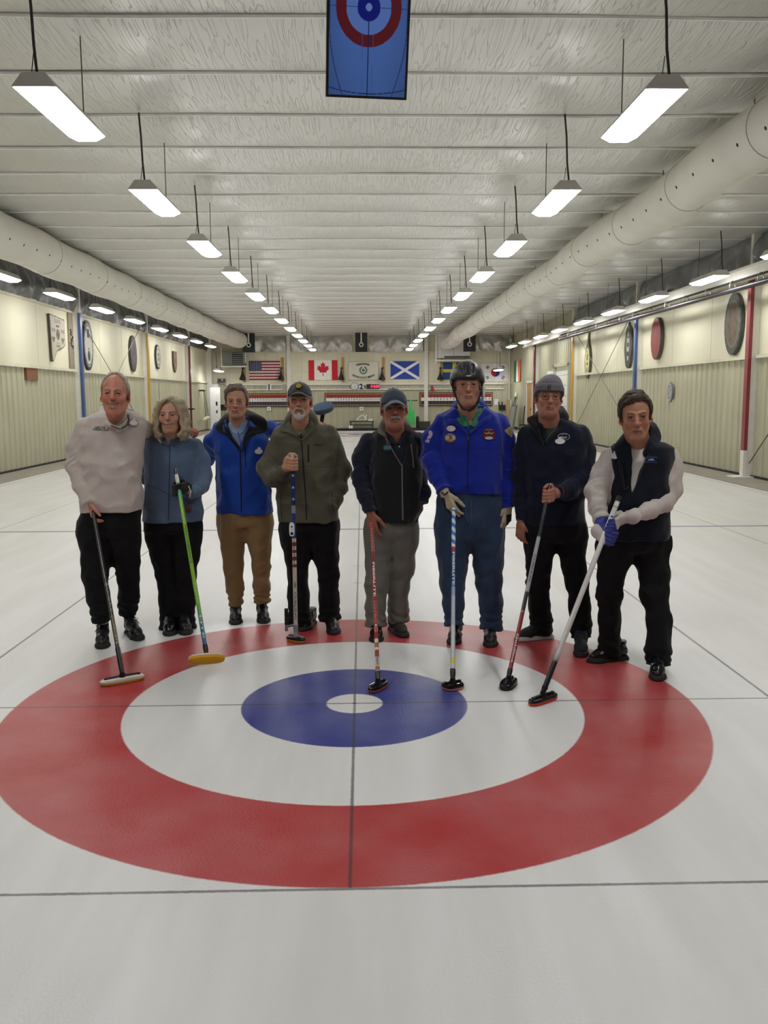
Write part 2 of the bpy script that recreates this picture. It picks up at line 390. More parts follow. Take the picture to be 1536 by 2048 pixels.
# ---- posts
def post(sx, y, colour, cname, label, group, foot=False):
    x = sx*(XW-.03); t = thing('steel_post', label, 'post', (sx*(XW-.2), y, .01), 0, group)
    mb = MB(); mb.box((x-sx*.02, y+.07*1, 2.4), (.2, .24, 4.76)); mb.build('column', m_white, t)
    f = MB(); z0 = .55 if foot else .02; f.box((x-sx*.155, y-.0, (z0+3.97)/2), (.07, .15, 3.97-z0)); f.build('painted_face', mat(cname+' paint', colour, .35, var=.05), t)
    f2 = MB(); f2.box((x-sx*.15, y, 4.4), (.05, .1, .8)); f2.build('upper_strip', m_white, t)
    if foot:
        g = MB(); g.box((x-sx*.155, y, .28), (.072, .152, .54)); g.box((x-sx*.2, y-.02, .018), (.42, .4, .03)); g.build('foot', m_white, t)
    return t
LN = {5.0: ('#7c2f33', 'red'), 12.75: ('#7c2f33', 'red'), 20.48: ('#44598a', 'blue'), 28.25: ('#c09a4a', 'yellow'), 36.1: ('#6a2a30', 'dark red')}
for y, (c, n) in LN.items():
    if y > 19: post(-1, y, c, n, 'white steel post with a %s painted face on the left wall' % n, 'left wall posts')
RN = {13.03: ('#86303a', 'red'), 20.42: ('#3c5384', 'blue'), 27.94: ('#c09a4a', 'yellow'), 35.13: ('#5e232c', 'dark red')}
for y, (c, n) in RN.items():
    post(1, y, c, n, 'white steel post with a %s painted face on the right wall%s' % (n, ', white foot' if y < 14 else ''), 'right wall posts', y < 14)
pc = MB(); pc.box((-XW+.12, 42.0-.45, 2.4), (.3, .35, 4.76)); t = pc.build('corner_post', m_white); tag(t, 'plain pale steel post in the far left corner', 'post')
# ---- cross bracing cables
def cable(pts, label, group, r=.011, m=None):
    mb = MB(); mb.tube(pts, r, 6); o = mb.build('brace_cable', m or mat('wire cable', '#77746a', .5, .5), smooth=True); return tag(o, label, 'cable', group)
xl = -XW+.1; xr = XW-.12
cable([(xl, 20.6, 3.95), (xl, 28.1, .3)], 'thin brace cable sloping down from the blue to the yellow post, left wall', 'left wall bracing')
cable([(xl+.05, 28.1, 4.5), (xl+.05, 20.6, .5)], 'thin brace cable rising from the blue post towards the yellow post, left wall', 'left wall bracing')
cable([(xr, 20.5, 4.3), (xr, 27.9, .3)], 'thin brace cable sloping down from the blue to the yellow post, right wall', 'right wall bracing')
cable([(xr-.05, 27.8, 4.0), (xr-.05, 20.5, .6)], 'thin brace cable rising to the yellow post on the right wall', 'right wall bracing')
cable([(xr, 12.9, .3), (xr, 9.0, 3.4)], 'brace cable fixed at the white foot of the red post on the right', 'right wall bracing', .014)
# ---- far wall
def far_wall():
    mb = MB(); y = YF
    mb.add([(-XW-.1, y+.08, 0), (XW+.1, y+.08, 0), (XW+.1, y+.08, CEIL+.1), (-XW-.1, y+.08, CEIL+.1)], [(0, 1, 2, 3)], 1)
    pts = []; x = -XW
    while x < XW:
        for dx, dy in ((0, 0), (.2, 0), (.225, .03), (.275, .03), (.3, 0)): pts.append((x+dx, y-dy))
        x += .305
    n = len(pts)
    mb.add([(a, b, .04) for a, b in pts]+[(a, b, 2.32) for a, b in pts], [(i, i+1, n+i+1, n+i) for i in range(n-1)], 0)
    mb.add([(-XW, y-.005, 2.3), (XW, y-.005, 2.3), (XW, y-.005, 3.98), (-XW, y-.005, 3.98)], [(0, 1, 2, 3)], 1)
    struct(mb.build('wall_back', [m_cor, m_pan]))
    rl = MB()
    for a, b in ((-6.95, -4.05), (-3.85, 3.25), (3.5, 7.4)):
        rl.box(((a+b)/2, y-.05, 2.30), (b-a, .1, .07)); rl.box(((a+b)/2, y-.05, 2.04), (b-a, .1, .06))
    struct(rl.build('trim_8', m_white))
    j = MB()
    for q in np.arange(-7.4, 7.6, .62): j.box((q, y-.007, 3.15), (.012, .006, 1.6))
    j.box((0, y-.007, 2.95), (15, .006, .01)); struct(j.build('trim_9', mat('panel joint', '#b9b49a', .7)))
    s = MB(); s.box((0, y-.03, 3.93), (15.6, .1, .09)); struct(s.build('trim_10', m_ledge))
    for i, (a, b) in enumerate(((-6.1, -3.85), (-3.6, -.45), (.42, 3.2), (5.75, 7.75))):
        V, F = wrinkled(YF, a, b, 3.96, CEIL-.03, 1, 70+i, .05, 'y', 1.3); struct(mesh_obj('trim_%d' % (11+i), V, F, m_foil, smooth=True))
    for i, x in enumerate((-3.72, 3.36)):
        p = MB(); p.box((x, y-.06, 2.4), (.2, .14, 4.76)); tag(p.build('wall_post', m_white), 'pale steel post on the far wall, %s' % ('between the two left flags' if i == 0 else 'left of the blue and yellow flag'), 'post', 'far wall posts')
far_wall()
struct(mesh_obj('wall_front', [(-XW-.1, YN, 0), (XW+.1, YN, 0), (XW+.1, YN, CEIL+.1), (-XW-.1, YN, CEIL+.1)], [(0, 1, 2, 3)], mat('front wall', '#77746a', .8)))
# ---- lamps
m_lamp = mat('lit lamp diffuser', '#ffffff', .5, var=0, emit=LAMP)
m_hous = mat('grey lamp housing', '#c4c1bb', .5, var=.03)
m_cord = mat('lamp cord', '#2e2d2c', .6); m_chain = mat('lamp chain', '#6e6c68', .4, .6)
def make_lamp(big=True):
    t = thing('pendant_lamp', 'x', 'lamp'); LOCAL[0] = True; L = 1.3
    # trapezoid trough: wide lit face below, narrow roof above
    h = MB(); prof = [(-.165, .0), (-.085, .10), (.085, .10), (.165, .0), (.155, -.004), (-.155, -.004)]
    h.prism(prof, (0, 0, 0), (1, 0, 0), (0, 0, 1), (0, 1, 0), L); h.build('housing', m_hous, t)
    d = MB(); d.prism([(-.158, -.002), (-.08, -.04), (.08, -.04), (.158, -.002)][::-1], (0, .012, -.004), (1, 0, 0), (0, 0, 1), (0, 1, 0), L-.024); d.build('diffuser', m_lamp, t)
    top = CEIL-3.96-.03
    c = MB(); c.tube([(.02, .03, .09), (.0, .05, .3), (-.01, .06, top*.7), (-.03, .08, top)], .011, 6); c.tube([(-.03, .05, .09), (-.01, .06, .25)], .004, 5); c.build('cord', m_cord, t, True)
    c = MB(); c.tube([(0, L-.08, .09), (0, L-.08, top)], .006, 5); c.tube([(-.03, L-.08, .09), (0, L-.08, .2), (.03, L-.08, .09)], .004, 5); c.build('chain', m_chain, t, True)
    LOCAL[0] = False
    return t
lamp0 = make_lamp(); used = [0]
ORD = ['nearest', 'second', 'third', 'fourth', 'fifth', 'sixth', 'seventh', 'eighth', 'ninth', 'tenth', 'eleventh', 'farthest']
def place_lamp(x, y, z, label, group):
    o = lamp0 if used[0] == 0 else copy_tree(lamp0); used[0] = 1
    o.location = (x, y, z); tag(o, label, 'lamp', group); return o
for s, nm in ((-1, 'left'), (1, 'right')):
    for k in range(12):
        place_lamp(s*2.35+(-.02 if s < 0 else .03), 2.36+3.30*k, 3.955, '%s lit pendant lamp of the %s row over the middle sheet' % (ORD[k], nm), 'pendant lamps, %s middle row' % nm)
ys = {-1: [12.4, 15.75, 19.0, 22.4, 25.7, 29.0, 32.3, 35.6], 1: [9.1, 12.6, 16.0, 19.4, 22.7, 26.1, 29.4, 32.8, 36.1]}
ys[-1] = [9.1, 12.3, 15.65, 19.0, 22.4, 25.8, 29.2, 32.6, 36.0]
for s, nm in ((-1, 'left'), (1, 'right')):
    k = 0
    for y in ys[s]:
        if (s < 0 and y < 12) or (s > 0 and y < 12): 
            continue
        place_lamp(-6.85 if s < 0 else 6.95, y, 3.98 if s < 0 else 3.93, '%s lit pendant lamp along the %s wall' % (ORD[k] if y < 36 else 'farthest', nm), 'pendant lamps, %s wall row' % nm); k += 1
# the lamps the rows carry on with over the near end of the hall
for s, nm in ((-1, 'left'), (1, 'right')):
    for k in (1, 2):
        place_lamp(s*2.33+.03, 2.36-3.30*k, 3.955, 'lit pendant lamp of the %s row hanging %s' % (nm, 'above and in front of the group' if k == 1 else 'over the camera end of the hall'), 'pendant lamps, %s middle row' % nm)
    place_lamp(s*6.85, 9.1, 3.93, 'lit pendant lamp along the %s wall, level with the hog line' % nm, 'pendant lamps, %s wall row' % nm)
    place_lamp(s*6.85, 5.7, 3.93, 'lit pendant lamp along the %s wall, nearer than the hog line' % nm, 'pendant lamps, %s wall row' % nm)
# two small low lamps near the far corners
def low_lamp(x, y, z, label):
    o = copy_tree(lamp0); o.location = (x, y, z); tag(o, label, 'lamp', 'low corner lamps'); 
    return o
low_lamp(-7.0, 39.1, 2.95, 'small lit lamp hanging low in the far left corner below the heater'); low_lamp(6.85, 39.4, 2.95, 'small lit lamp hanging low in the far right corner in front of a white flag')
# ---- air ducts
m_duct = mat('fabric air duct', '#cfccc0', .75, var=.04, vscale=2, bump=.05, bscale=20)
def duct(name, x0, z0, r, y0, y1, label, seams, sagf):
    t = thing(name, label, "duct", (x0, (y0+y1)/2, z0)); n = 40; ny = 150; V = []
    for i in range(ny+1):
        y = y0+(y1-y0)*i/ny; x, z, rr = sagf(y)
        e = min(1, (y1-y)/.3) if y1-y < .3 else 1
        for k in range(n): V.append((x+rr*math.cos(2*PI*k/n)*max(.15, e**.5), y, z+rr*math.sin(2*PI*k/n)*max(.15, e**.5)))
    F = [(i*n+k, i*n+(k+1) % n, (i+1)*n+(k+1) % n, (i+1)*n+k) for i in range(ny) for k in range(n)]+[tuple(ny*n+k for k in range(n))]
    h = MB(); y = y0+.3; sx = -1 if x0 > 0 else 1
    while y < y1-1:
        x, z, rr = sagf(y); a = math.radians(-22); nx, nz = sx*math.cos(a), math.sin(a); h.lathe([(.02, 0), (.02, .004)], (x+nx*(rr-.001), y, z+nz*(rr-.001)), (nx, 0, nz), 8); y += .62
    k = len(V); o = mesh_obj('duct_skin', V+h.v, F+[[k+q for q in f] for f in h.f], [m_duct, m_dark], t, True, None, [0]*len(F)+[1]*len(h.f))
    y = y0+.6
    while y < y1-1:
        x, z, rr = sagf(y); s = MB(); s.tube([(x+(rr+.001)*math.cos(a), y, z+(rr+.001)*math.sin(a)) for a in np.linspace(0, 2*PI, 33)], .007, 5); y += seams; s.build('seam', mat('duct seam', '#a8a598', .8), t, True)
    y = y0+2.0
    while y < y1-.5:
        x, z, rr = sagf(y); w = MB(); w.tube([(x, y, z+rr-.01), (x, y, CEIL-.02)], .008, 5); w.build('hang_wire', m_chain, t); y += 3.05
    return t
duct('air_duct', -6.0, 4.40, .375, -6, 39.5, 'long white fabric air duct under the ceiling, left side of hall', 3.05, lambda y: (-6.02+.06*min(1, max(0, (y-34)/6))*3, 4.40-.03*math.sin(y*1.03)**2, .375+.006*math.sin(y*2.06)))
duct('air_duct', 4.27, 4.33, .32, -6, 40.4, 'long white fabric air duct under the ceiling, right side of hall', 2.5, lambda y: (4.27+.03*math.sin(y*.9), 4.34-.04*math.sin(y*.55)**2-.1*max(0, (y-33)/7), .32+.008*math.sin(y*2.5)))
# ---- track beam and pipe along the right wall
t = thing('track_beam', 'white steel track beam fixed high along the right wall', 'beam', (7.5, 24, 4.0))
b = MB(); b.box((7.5, 23.2, 4.09), (.16, 26.6, .03)); b.box((7.5, 23.2, 3.97), (.04, 26.6, .22)); b.box((7.5, 23.2, 3.87), (.16, 26.6, .03)); b.build('beam', m_white, t)
b = MB()
for y in POSTS_R[1:]: b.box((7.66, y, 3.98), (.34, .12, .06))
b.build('bracket', m_steel, t)
t = thing('hanging_pipe', 'dark steel pipe hanging on rings below the track beam on the right wall', 'pipe', (7.4, 20, 3.75))
b = MB(); b.tube([(7.38, 9.9, 3.70), (7.38, 28.6, 3.73)], .05, 10); b.build('pipe', m_pipe, t, True)
for y in np.arange(10.6, 28.5, 1.27):
    b = MB(); b.tube([(7.38+.055*math.cos(a), y, 3.79+.09*math.sin(a)) for a in np.linspace(-.9, PI+.9, 12)], .011, 6); b.build('ring', m_steel, t, True)
b = MB(); b.tube([(7.40, 9.9, 3.86), (7.40, 28.6, 3.88)], .022, 6); b.build('rod', m_dark, t)
# ================================================================== things on the walls
m_col = mat('painted and printed surface', '#ffffff', .6, var=.03, attr='Col')
m_cloth = mat('flag cloth', '#ffffff', .85, var=.04, attr='Col', sheen=.2)
def in_poly(P, x, y):
    c = np.zeros(x.shape, bool); n = len(P)
    for i in range(n):
        x1, y1 = P[i]; x2, y2 = P[(i+1) % n]
        if y1 == y2: continue
        k = ((y1 > y) != (y2 > y)) & (x < (x2-x1)*(y-y1)/(y2-y1)+x1); c ^= k
    return c
def setc(C, m, c): C[m] = lin(c) if isinstance(c, str) else c
def sheet(name, o, ux, uy, un, w, h, fn, nu, nv, parent=None, wave=.015, thick=.006, m=None, kw=(3.1, 1.0)):
    # a cloth or board of w x h whose colours are printed by fn(u, v), u and v in 0..1 from lower left
    o, ux, uy, un = [np.array(q, float) for q in (o, ux, uy, un)]
    u, v = np.meshgrid(np.linspace(0, 1, nu+1), np.linspace(0, 1, nv+1), indexing='ij')
    d = wave*(np.sin(u*kw[0]*6.28+v*kw[1]*3)*.5+np.sin(u*7.7+1+v*2.2)*.5)*(1-.3*v)
    V = o+u[..., None]*w*ux+v[..., None]*h*uy+(d+thick)[..., None]*un
    C = fn(u.ravel(), v.ravel()); V = V.reshape(-1, 3); n = nv+1
    i, k = np.meshgrid(np.arange(nu), np.arange(nv), indexing='ij'); a = (i*n+k).ravel()
    F = np.stack([a, a+n, a+n+1, a+1], 1)
    # back and rim
    b0 = len(V); Vb = V-un*thick*.9
    rim = [q*n for q in range(nu+1)]+[nu*n+q for q in range(1, nv+1)]+[q*n+nv for q in range(nu-1, -1, -1)]+[q for q in range(nv-1, 0, -1)]
    Fr = np.array([[rim[q], rim[(q+1) % len(rim)], b0+rim[(q+1) % len(rim)], b0+rim[q]] for q in range(len(rim))])
    return mesh_obj(name, np.vstack([V, Vb]), np.vstack([F, F[:, ::-1]+b0, Fr[:, ::-1]]), m or m_cloth, parent, True, np.vstack([C, C]))
def stripes_flag(u, v):
    C = np.zeros((len(u), 3)); C[:] = lin('#d9d5cf'); i = np.floor((1-v)*13).astype(int); setc(C, i % 2 == 0, '#9c1f35')
    can = (u < .4) & (v > 6/13); setc(C, can, '#1d2b5c')
    for r in range(9):
        for c in range(6 if r % 2 == 0 else 5):
            x = (c*2+1+(r % 2))/12*.4; y = 1-(r+1)/10*7/13
            setc(C, ((u-x)*1.75)**2+(v-y)**2 < .00028, '#e6e4e0')
    return C
LEAF = [(0, .95), (.11, .72), (.25, .79), (.19, .42), (.36, .6), (.41, .5), (.62, .54), (.55, .33), (.66, .27), (.34, .02), (.38, -.1), (.04, -.05), (.05, -.42)]
LEAF = LEAF+[(-a, b) for a, b in LEAF[::-1]]
def leaf_flag(u, v):
    C = np.zeros((len(u), 3)); C[:] = lin('#e6e0d8'); setc(C, (u < .2) | (u > .8), '#c2202f')
    setc(C, in_poly(LEAF, (u-.5)*3.05, (v-.42)*1.85), '#c2202f'); return C
def saltire(u, v):
    C = np.zeros((len(u), 3)); C[:] = lin('#2c469c'); d = np.minimum(abs((u-v)), abs((u-(1-v)))); setc(C, d < .085, '#e3e2e0'); setc(C, (u < .015) | (u > .99), '#dcdad6'); return C
def cross_flag(u, v):
    C = np.zeros((len(u), 3)); C[:] = lin('#1d4b86'); setc(C, (abs(u-.375) < .06) | (abs(v-.52) < .09), '#d9c01f'); return C
def taeguk(u, v):
    C = np.zeros((len(u), 3)); C[:] = lin('#dcdad8'); x, y = (u-.53)*1.5, v-.5; a = math.radians(-33); X = x*math.cos(a)-y*math.sin(a)*-1; Y = -x*math.sin(a)*-1*-1+y*math.cos(a)
    X, Y = x*math.cos(a)-y*math.sin(a), x*math.sin(a)+y*math.cos(a)
    R = .235; d = X**2+Y**2 < R*R; up = Y > 0
    up = np.where((X+R/2)**2+Y**2 < R*R/4, True, up); up = np.where((X-R/2)**2+Y**2 < R*R/4, False, up)
    setc(C, d & up, '#b3202f'); setc(C, d & ~up, '#1f2c6b')
    for k, (cx, cy) in enumerate(((-.43, .28), (.43, .28), (-.43, -.28), (.43, -.28))):
        n = np.array((cx, cy))/math.hypot(cx, cy); p = (x-cx)*n[0]+(y-cy)*n[1]; q = -(x-cx)*n[1]+(y-cy)*n[0]
        for b in (-.05, 0, .05):
            br = (abs(p-b) < .018) & (abs(q) < .085)
            if (k == 3) or (k == 1 and b != 0) or (k == 2 and b == 0): br &= abs(q) > .012
            setc(C, br, '#26262a')
    return C
def tricolour(u, v):
    C = np.zeros((len(u), 3)); C[:] = lin('#e8e4da'); setc(C, u < .34, '#1f6b46'); setc(C, u > .66, '#d9653a'); return C
FY = YF-.04; UX, UZ, UN = (1, 0, 0), (0, 0, 1), (0, -1, 0)
def wallflag(p0, p1, fn, label, n=(150, 90), wave=.015, un=.0):
    a = at(p0[0], p0[1], Y=FY); b = at(p1[0], p1[1], Y=FY); w, h = b[0]-a[0], a[2]-b[2]
    o = sheet('flag', (a[0], FY+.004, b[2]), UX, UZ, UN, w, h, fn, n[0], n[1], None, wave, .012)
    return tag(o, label, 'flag', 'flags on the far wall')
wallflag((498, 722), (560.5, 760), stripes_flag, 'flag with red and white stripes and a starry blue corner on the far wall', (220, 130))
wallflag((617, 720.5), (675, 760), leaf_flag, 'red and white flag with a red maple leaf on the far wall', (170, 110), .03)
wallflag((780, 722.5), (839, 758), saltire, 'blue flag with a white diagonal cross on the far wall', (170, 110))
wallflag((886, 725), (946, 759), cross_flag, 'blue flag with a yellow cross on the far wall, partly behind the helmet')
wallflag((962, 726.5), (1016, 763), taeguk, 'white flag with a red and blue disc and black bars on the far wall', (170, 120), .03)
a, b = at(1029, 722, X=XW-.06), at(1040.5, 763, X=XW-.06)
o = sheet('flag', (XW-.052, a[1], b[2]), (0, -1, 0), UZ, (-1, 0, 0), a[1]-b[1], a[2]-b[2], tricolour, 60, 40, None, .03, .012); tag(o, 'green, white and orange flag hanging on the right wall by the far corner', 'flag')
# banner with lettering
def banner():
    a = at(696, 723, Y=FY); b = at(757, 760, Y=FY); w, h = b[0]-a[0], a[2]-b[2]; cx, cz = (a[0]+b[0])/2, (a[2]+b[2])/2
    t = thing('banner', 'white club banner with green lettering around a wreath on the far wall', 'banner', (cx, FY, b[2]))
    def fn(u, v):
        C = np.zeros((len(u), 3)); C[:] = lin('#d8d5c4'); setc(C, (u < .012) | (u > .988) | (v < .02) | (v > .98), '#a9a694'); r = np.hypot((u-.5)*w, (v-.53)*h)
        an = np.arctan2((v-.53)*h, (u-.5)*w); setc(C, (abs(r-.17) < .035+.012*np.sin(an*14)) & (abs(an-PI/2) > .3), '#4d6350'); setc(C, (abs((u-.5)*w)+abs((v-.53)*h) < .1), '#5a6e5c'); return C
    sheet('cloth', (a[0], FY+.004, b[2]), UX, UZ, UN, w, h, fn, 140, 90, t, .008, .012)
    mb = MB(); s = .135
    for body, R, cz0, sgn, span in (('GRAND NATIONAL', .95, cz+h*.36-.95, 1, .68), ('CURLING CLUB OF AMERICA', 1.1, cz-h*.38+1.1, -1, 1.02)):
        n = len(body)
        for i, ch in enumerate(body):
            if ch == ' ': continue
            th = (i/(n-1)-.5)*span
            if sgn > 0: p = (cx+R*math.sin(th), FY-.045, cz0+R*math.cos(th)); ux = (math.cos(th), 0, -math.sin(th)); uy = (math.sin(th), 0, math.cos(th))
            else: p = (cx+R*math.sin(th), FY-.045, cz0-R*math.cos(th)); ux = (math.cos(th), 0, math.sin(th)); uy = (-math.sin(th), 0, math.cos(th))
            put_text(mb, ch, p, ux, uy, s, 0, .012)
    mb.build('lettering', mat('dark green print', '#2f4a36', .8), t)
banner()
# ---- scoreboards
def scoreboard(x0, x1, z0, z1, label, lo, hi, extra):
    t = thing('scoreboard', label, 'scoreboard', ((x0+x1)/2, FY, z0), 0, 'scoreboards on the far wall'); w, h = x1-x0, z1-z0
    mb = MB(); mb.box(((x0+x1)/2, FY-.03, (z0+z1)/2), (w, .06, h)); mb.build('backboard', mat('dark board frame', '#2a1712', .5), t)
    mb = MB(); mb.box(((x0+x1)/2, FY-.065, z1-.06), (w-.08, .02, .035)); mb.box(((x0+x1)/2, FY-.065, z0+.06), (w-.08, .02, .035)); mb.box((x0+.06, FY-.065, (z0+z1)/2), (.035, .02, h-.08)); mb.box((x1-.06, FY-.065, (z0+z1)/2), (.035, .02, h-.08))
    mb.build('frame', mat('gold frame paint', '#b58a3c', .5), t)
    i0, i1 = x0+.085, x1-.085; hh = h-.17; names = [str(k) for k in range(1, 17)]+['17', 'BL', 'BL']
    cell = (i1-i0-.42)/len(names)
    for k, (nm, c) in enumerate((('red_row', '#8a1a20'), ('number_row', '#e2dfd4'), ('blue_row', '#1b1f3e'))):
        zc = z1-.085-hh*(k+.5)/3; mb = MB(); mb.box(((i0+i1)/2, FY-.064, zc), (i1-i0, .016, hh/3))
        for q in range(len(names)+1 if k != 1 else 0): mb.box((i0+.42+q*cell, FY-.074, zc), (.01, .008, hh/3), 1)
        mb.build(nm, [mat(nm+' paint', c, .5), mat('row divider', '#7a6a6a', .5)], t)
    mb = MB()
    for q, s in enumerate(names): put_text(mb, s, (i0+.42+(q+.5)*cell, FY-.075, (z0+z1)/2), UX, UZ, .145 if len(s) == 1 else .125, 0, .014)
    mb.build('numbers', mat('black print', '#141414', .7), t)
z0, z1 = 1.17, 1.86
scoreboard(-6.85, -3.72, z0, z1, 'red, white and blue scoreboard on the far wall behind the leftmost people', 1, 17, 1)
scoreboard(-1.90, 1.30, z0, z1, 'red, white and blue scoreboard in the centre of the far wall', 1, 17, 1)
scoreboard(3.02, 6.83, z0, z1, 'red, white and blue scoreboard behind the person in the helmet', 1, 17, 1)
# ---- sheet numbers, clock, timer
def number_sign(px, py, s, label):
    p = at(px, py, Y=FY-.075); t = thing('number_sign', label, 'sign', tuple(p)); mb = MB(); mb.box(p, (.24, .03, .27)); mb.build('plate', mat('white sign plate', '#e4e3de', .5), t)
    mb = MB(); put_text(mb, s, p+np.array([0, -.017, 0]), UX, UZ, .36, 0, .05); mb.build('numeral', mat('navy print', '#16244f', .6), t)
number_sign(538, 774.5, '1', 'white sign with a navy number one on the rails of the far wall'); number_sign(722.5, 773.5, '2', 'white sign with a navy number two beside the wall clock')
p = at(709, 772.5, Y=FY-.075); t = thing('wall_clock', 'round white wall clock left of the number two sign', 'clock', tuple(p))
mb = MB(); mb.lathe([(.19, -.03), (.2, .0), (.2, .03), (.175, .035), (.175, .03)], p, (0, -1, 0), 32); mb.build('rim', mat('grey clock rim', '#9a9a9a', .4), t, True)
mb = MB(); mb.lathe([(.174, .02), (.174, .031)], p, (0, -1, 0), 32); mb.build('dial', m_white, t)
mb = MB()
for k in range(12):
    th = k*PI/6; mb.box(p+np.array([.145*math.sin(th), -.034, .145*math.cos(th)]), (.018, .006, .018))
mb.build('hour_marks', m_black, t); mb = MB(); mb.tube([p+np.array([0, -.038, 0]), p+np.array([.06, -.038, -.05])], .007, 5); mb.tube([p+np.array([0, -.038, 0]), p+np.array([-.02, -.038, -.12])], .005, 5); mb.build('hands', m_black, t)
p = at(746, 773, Y=FY-.075); t = thing('digital_timer', 'black digital timer with red glowing digits on the far wall rails', 'timer', tuple(p))
mb = MB(); mb.box(p, (.66, .08, .24)); mb.build('case', mat('timer case', '#22060c', .4), t)
mb = MB(); put_text(mb, '0', p+np.array([-.08, -.043, 0]), UX, UZ, .2, 0, .01, .15); put_text(mb, '0:00', p+np.array([.16, -.043, 0]), UX, UZ, .2, 0, .015, .15, fit=.3); mb.build('digits', mat('red led', '#ff2a55', .5, emit=2.0), t)
# ---- gooseneck black lamps on wooden boards
def hood_lamp(px, label):
    p = at(px, 752, Y=FY-.2); t = thing('hooded_lamp', label, 'lamp', tuple(p), 0, 'black hooded lamps on the far wall')
    top = at(px, 742, Y=FY-.2)
    mb = MB(); mb.lathe([(.045, .36), (.06, .24), (.1, .12), (.16, .0), (.175, -.05), (.12, -.09), (.02, -.1)], p-np.array([0, 0, .12]), (0, 0, 1), 18); mb.build('shade', m_black, t, True)
    mb = MB(); mb.tube([p+np.array([0, 0, .22]), p+np.array([0, .03, .36]), p+np.array([.02, .16, .40])], .03, 8); mb.lathe([(.06, 0), (.06, .05)], p+np.array([.02, .175, .40]), (0, -1, 0), 12); mb.build('bracket', m_black, t, True)
    mb = MB(); b = at(px+3, 725, Y=FY); mb.box((b[0], FY+.016, 3.05), (.14, .04, 1.25)); tag(mb.build('wood_board', m_wood), 'narrow pine board behind the hooded lamp %s' % label.split('lamp ', 1)[1], 'board', 'pine boards on the far wall')
for px, l in ((485, 'left of the striped flag'), (562, 'right of the striped flag'), (682.5, 'between the maple leaf flag and the banner'), (764, 'between the banner and the diagonal cross flag'), (880.5, 'left of the yellow cross flag')):
    hood_lamp(px, 'black hooded lamp ' + l)
# ---- overhead screens seen at the far end
def far_screen(px, label, lift=0.0):
    x = at(px, 685, Y=39.8)[0]; t = thing('hanging_screen', label, 'screen', (x, 39.8, 3.9), 0, 'screens hung at the far end')
    mb = MB(); mb.box((x, 39.8, 4.32+lift), (.6, .06, .95)); mb.build('screen_back', mat('dark screen back', '#1c2126', .5), t)
    mb = MB(); mb.tube([(x, 39.72, CEIL), (x, 39.72, 4.3+lift)], .035, 8); mb.build('pole', m_white, t, True)
    mb = MB(); mb.tube([(x+.09*math.cos(a), 39.72, 4.2+lift+.09*math.sin(a)) for a in np.linspace(0, 2*PI, 17)], .03, 6); mb.build('mount_ring', m_white, t, True)
far_screen(497.5, 'dark hanging screen at the far end, beside the left air duct'); far_screen(722.5, 'dark hanging screen at the far end, above the club banner'); far_screen(939, 'dark hanging screen at the far end, half behind the right air duct')
# ---- near overhead display
def near_screen():
    w, h = .545, .97; c = at(733, 197, Y=1.62)
    tilt = math.radians(17); up = np.array([0, -math.sin(tilt), math.cos(tilt)]); n = np.array([0, -math.cos(tilt), -math.sin(tilt)]); yaw = math.radians(7)
    Rz = np.array([[math.cos(yaw), -math.sin(yaw), 0], [math.sin(yaw), math.cos(yaw), 0], [0, 0, 1]]); up, n, ux = Rz @ up, Rz @ n, Rz @ np.array([1.0, 0, 0])
    o = c - ux*w/2; t = thing('hanging_display', 'hanging display near the camera showing a blue overhead picture of the rings', 'screen', tuple(c))
    mb = MB(); mb.prism([(0, 0), (w, 0), (w, h), (0, h)], o, ux, up, n, -.05); mb.build('case', m_black, t)
    b = .016
    def fn(u, v):
        X = (u-.5)*(w-2*b); Y = v*(h-2*b)
        C = np.zeros((len(u), 3)); C[:] = lin('#4b6fb8'); f = np.clip(1.0-.35*((u-.5)*1.7)**2-.3*np.clip(.35-v, 0, 1)*2, .4, 1); C *= f[:, None]
        y0 = .520; r = np.hypot(X, (Y-y0)/1.08); L = .0025
        setc(C, r < .214, '#5a1620'); setc(C, r < .147, '#5878c0'); setc(C, r < .075, '#07177a'); setc(C, r < .021, '#6d86c8')
        dk = (abs(X-.002*(1-v)) < L) & (Y < y0-.07) | (abs(Y-y0) < L*.8) & (r > .07) | (abs(abs(X)-(.255-.09*np.clip((.4-Y)/.4, 0, 1)**1.7)) < L) & (Y < .6) | (abs(Y-.012-.5*X**2) < L*1.2)
        setc(C, dk, '#14254f'); setc(C, (abs(abs(X+.002)-(.042-.01*(1-v))) < L*.5) & (Y < .37), '#33549a'); return C
    sheet('picture', o+ux*b+up*b, ux, up, n, w-2*b, h-2*b, fn, 150, 260, t, 0, .002, mat('screen picture', '#ffffff', .3, var=0, attr='Col', emit=SCREEN))
    top = c+up*h*.75; mb = MB(); mb.tube([top-n*.06, (top[0], top[1]+.3, CEIL-.02)], .02, 8); mb.build('mount_pole', m_black, t, True)
near_screen()
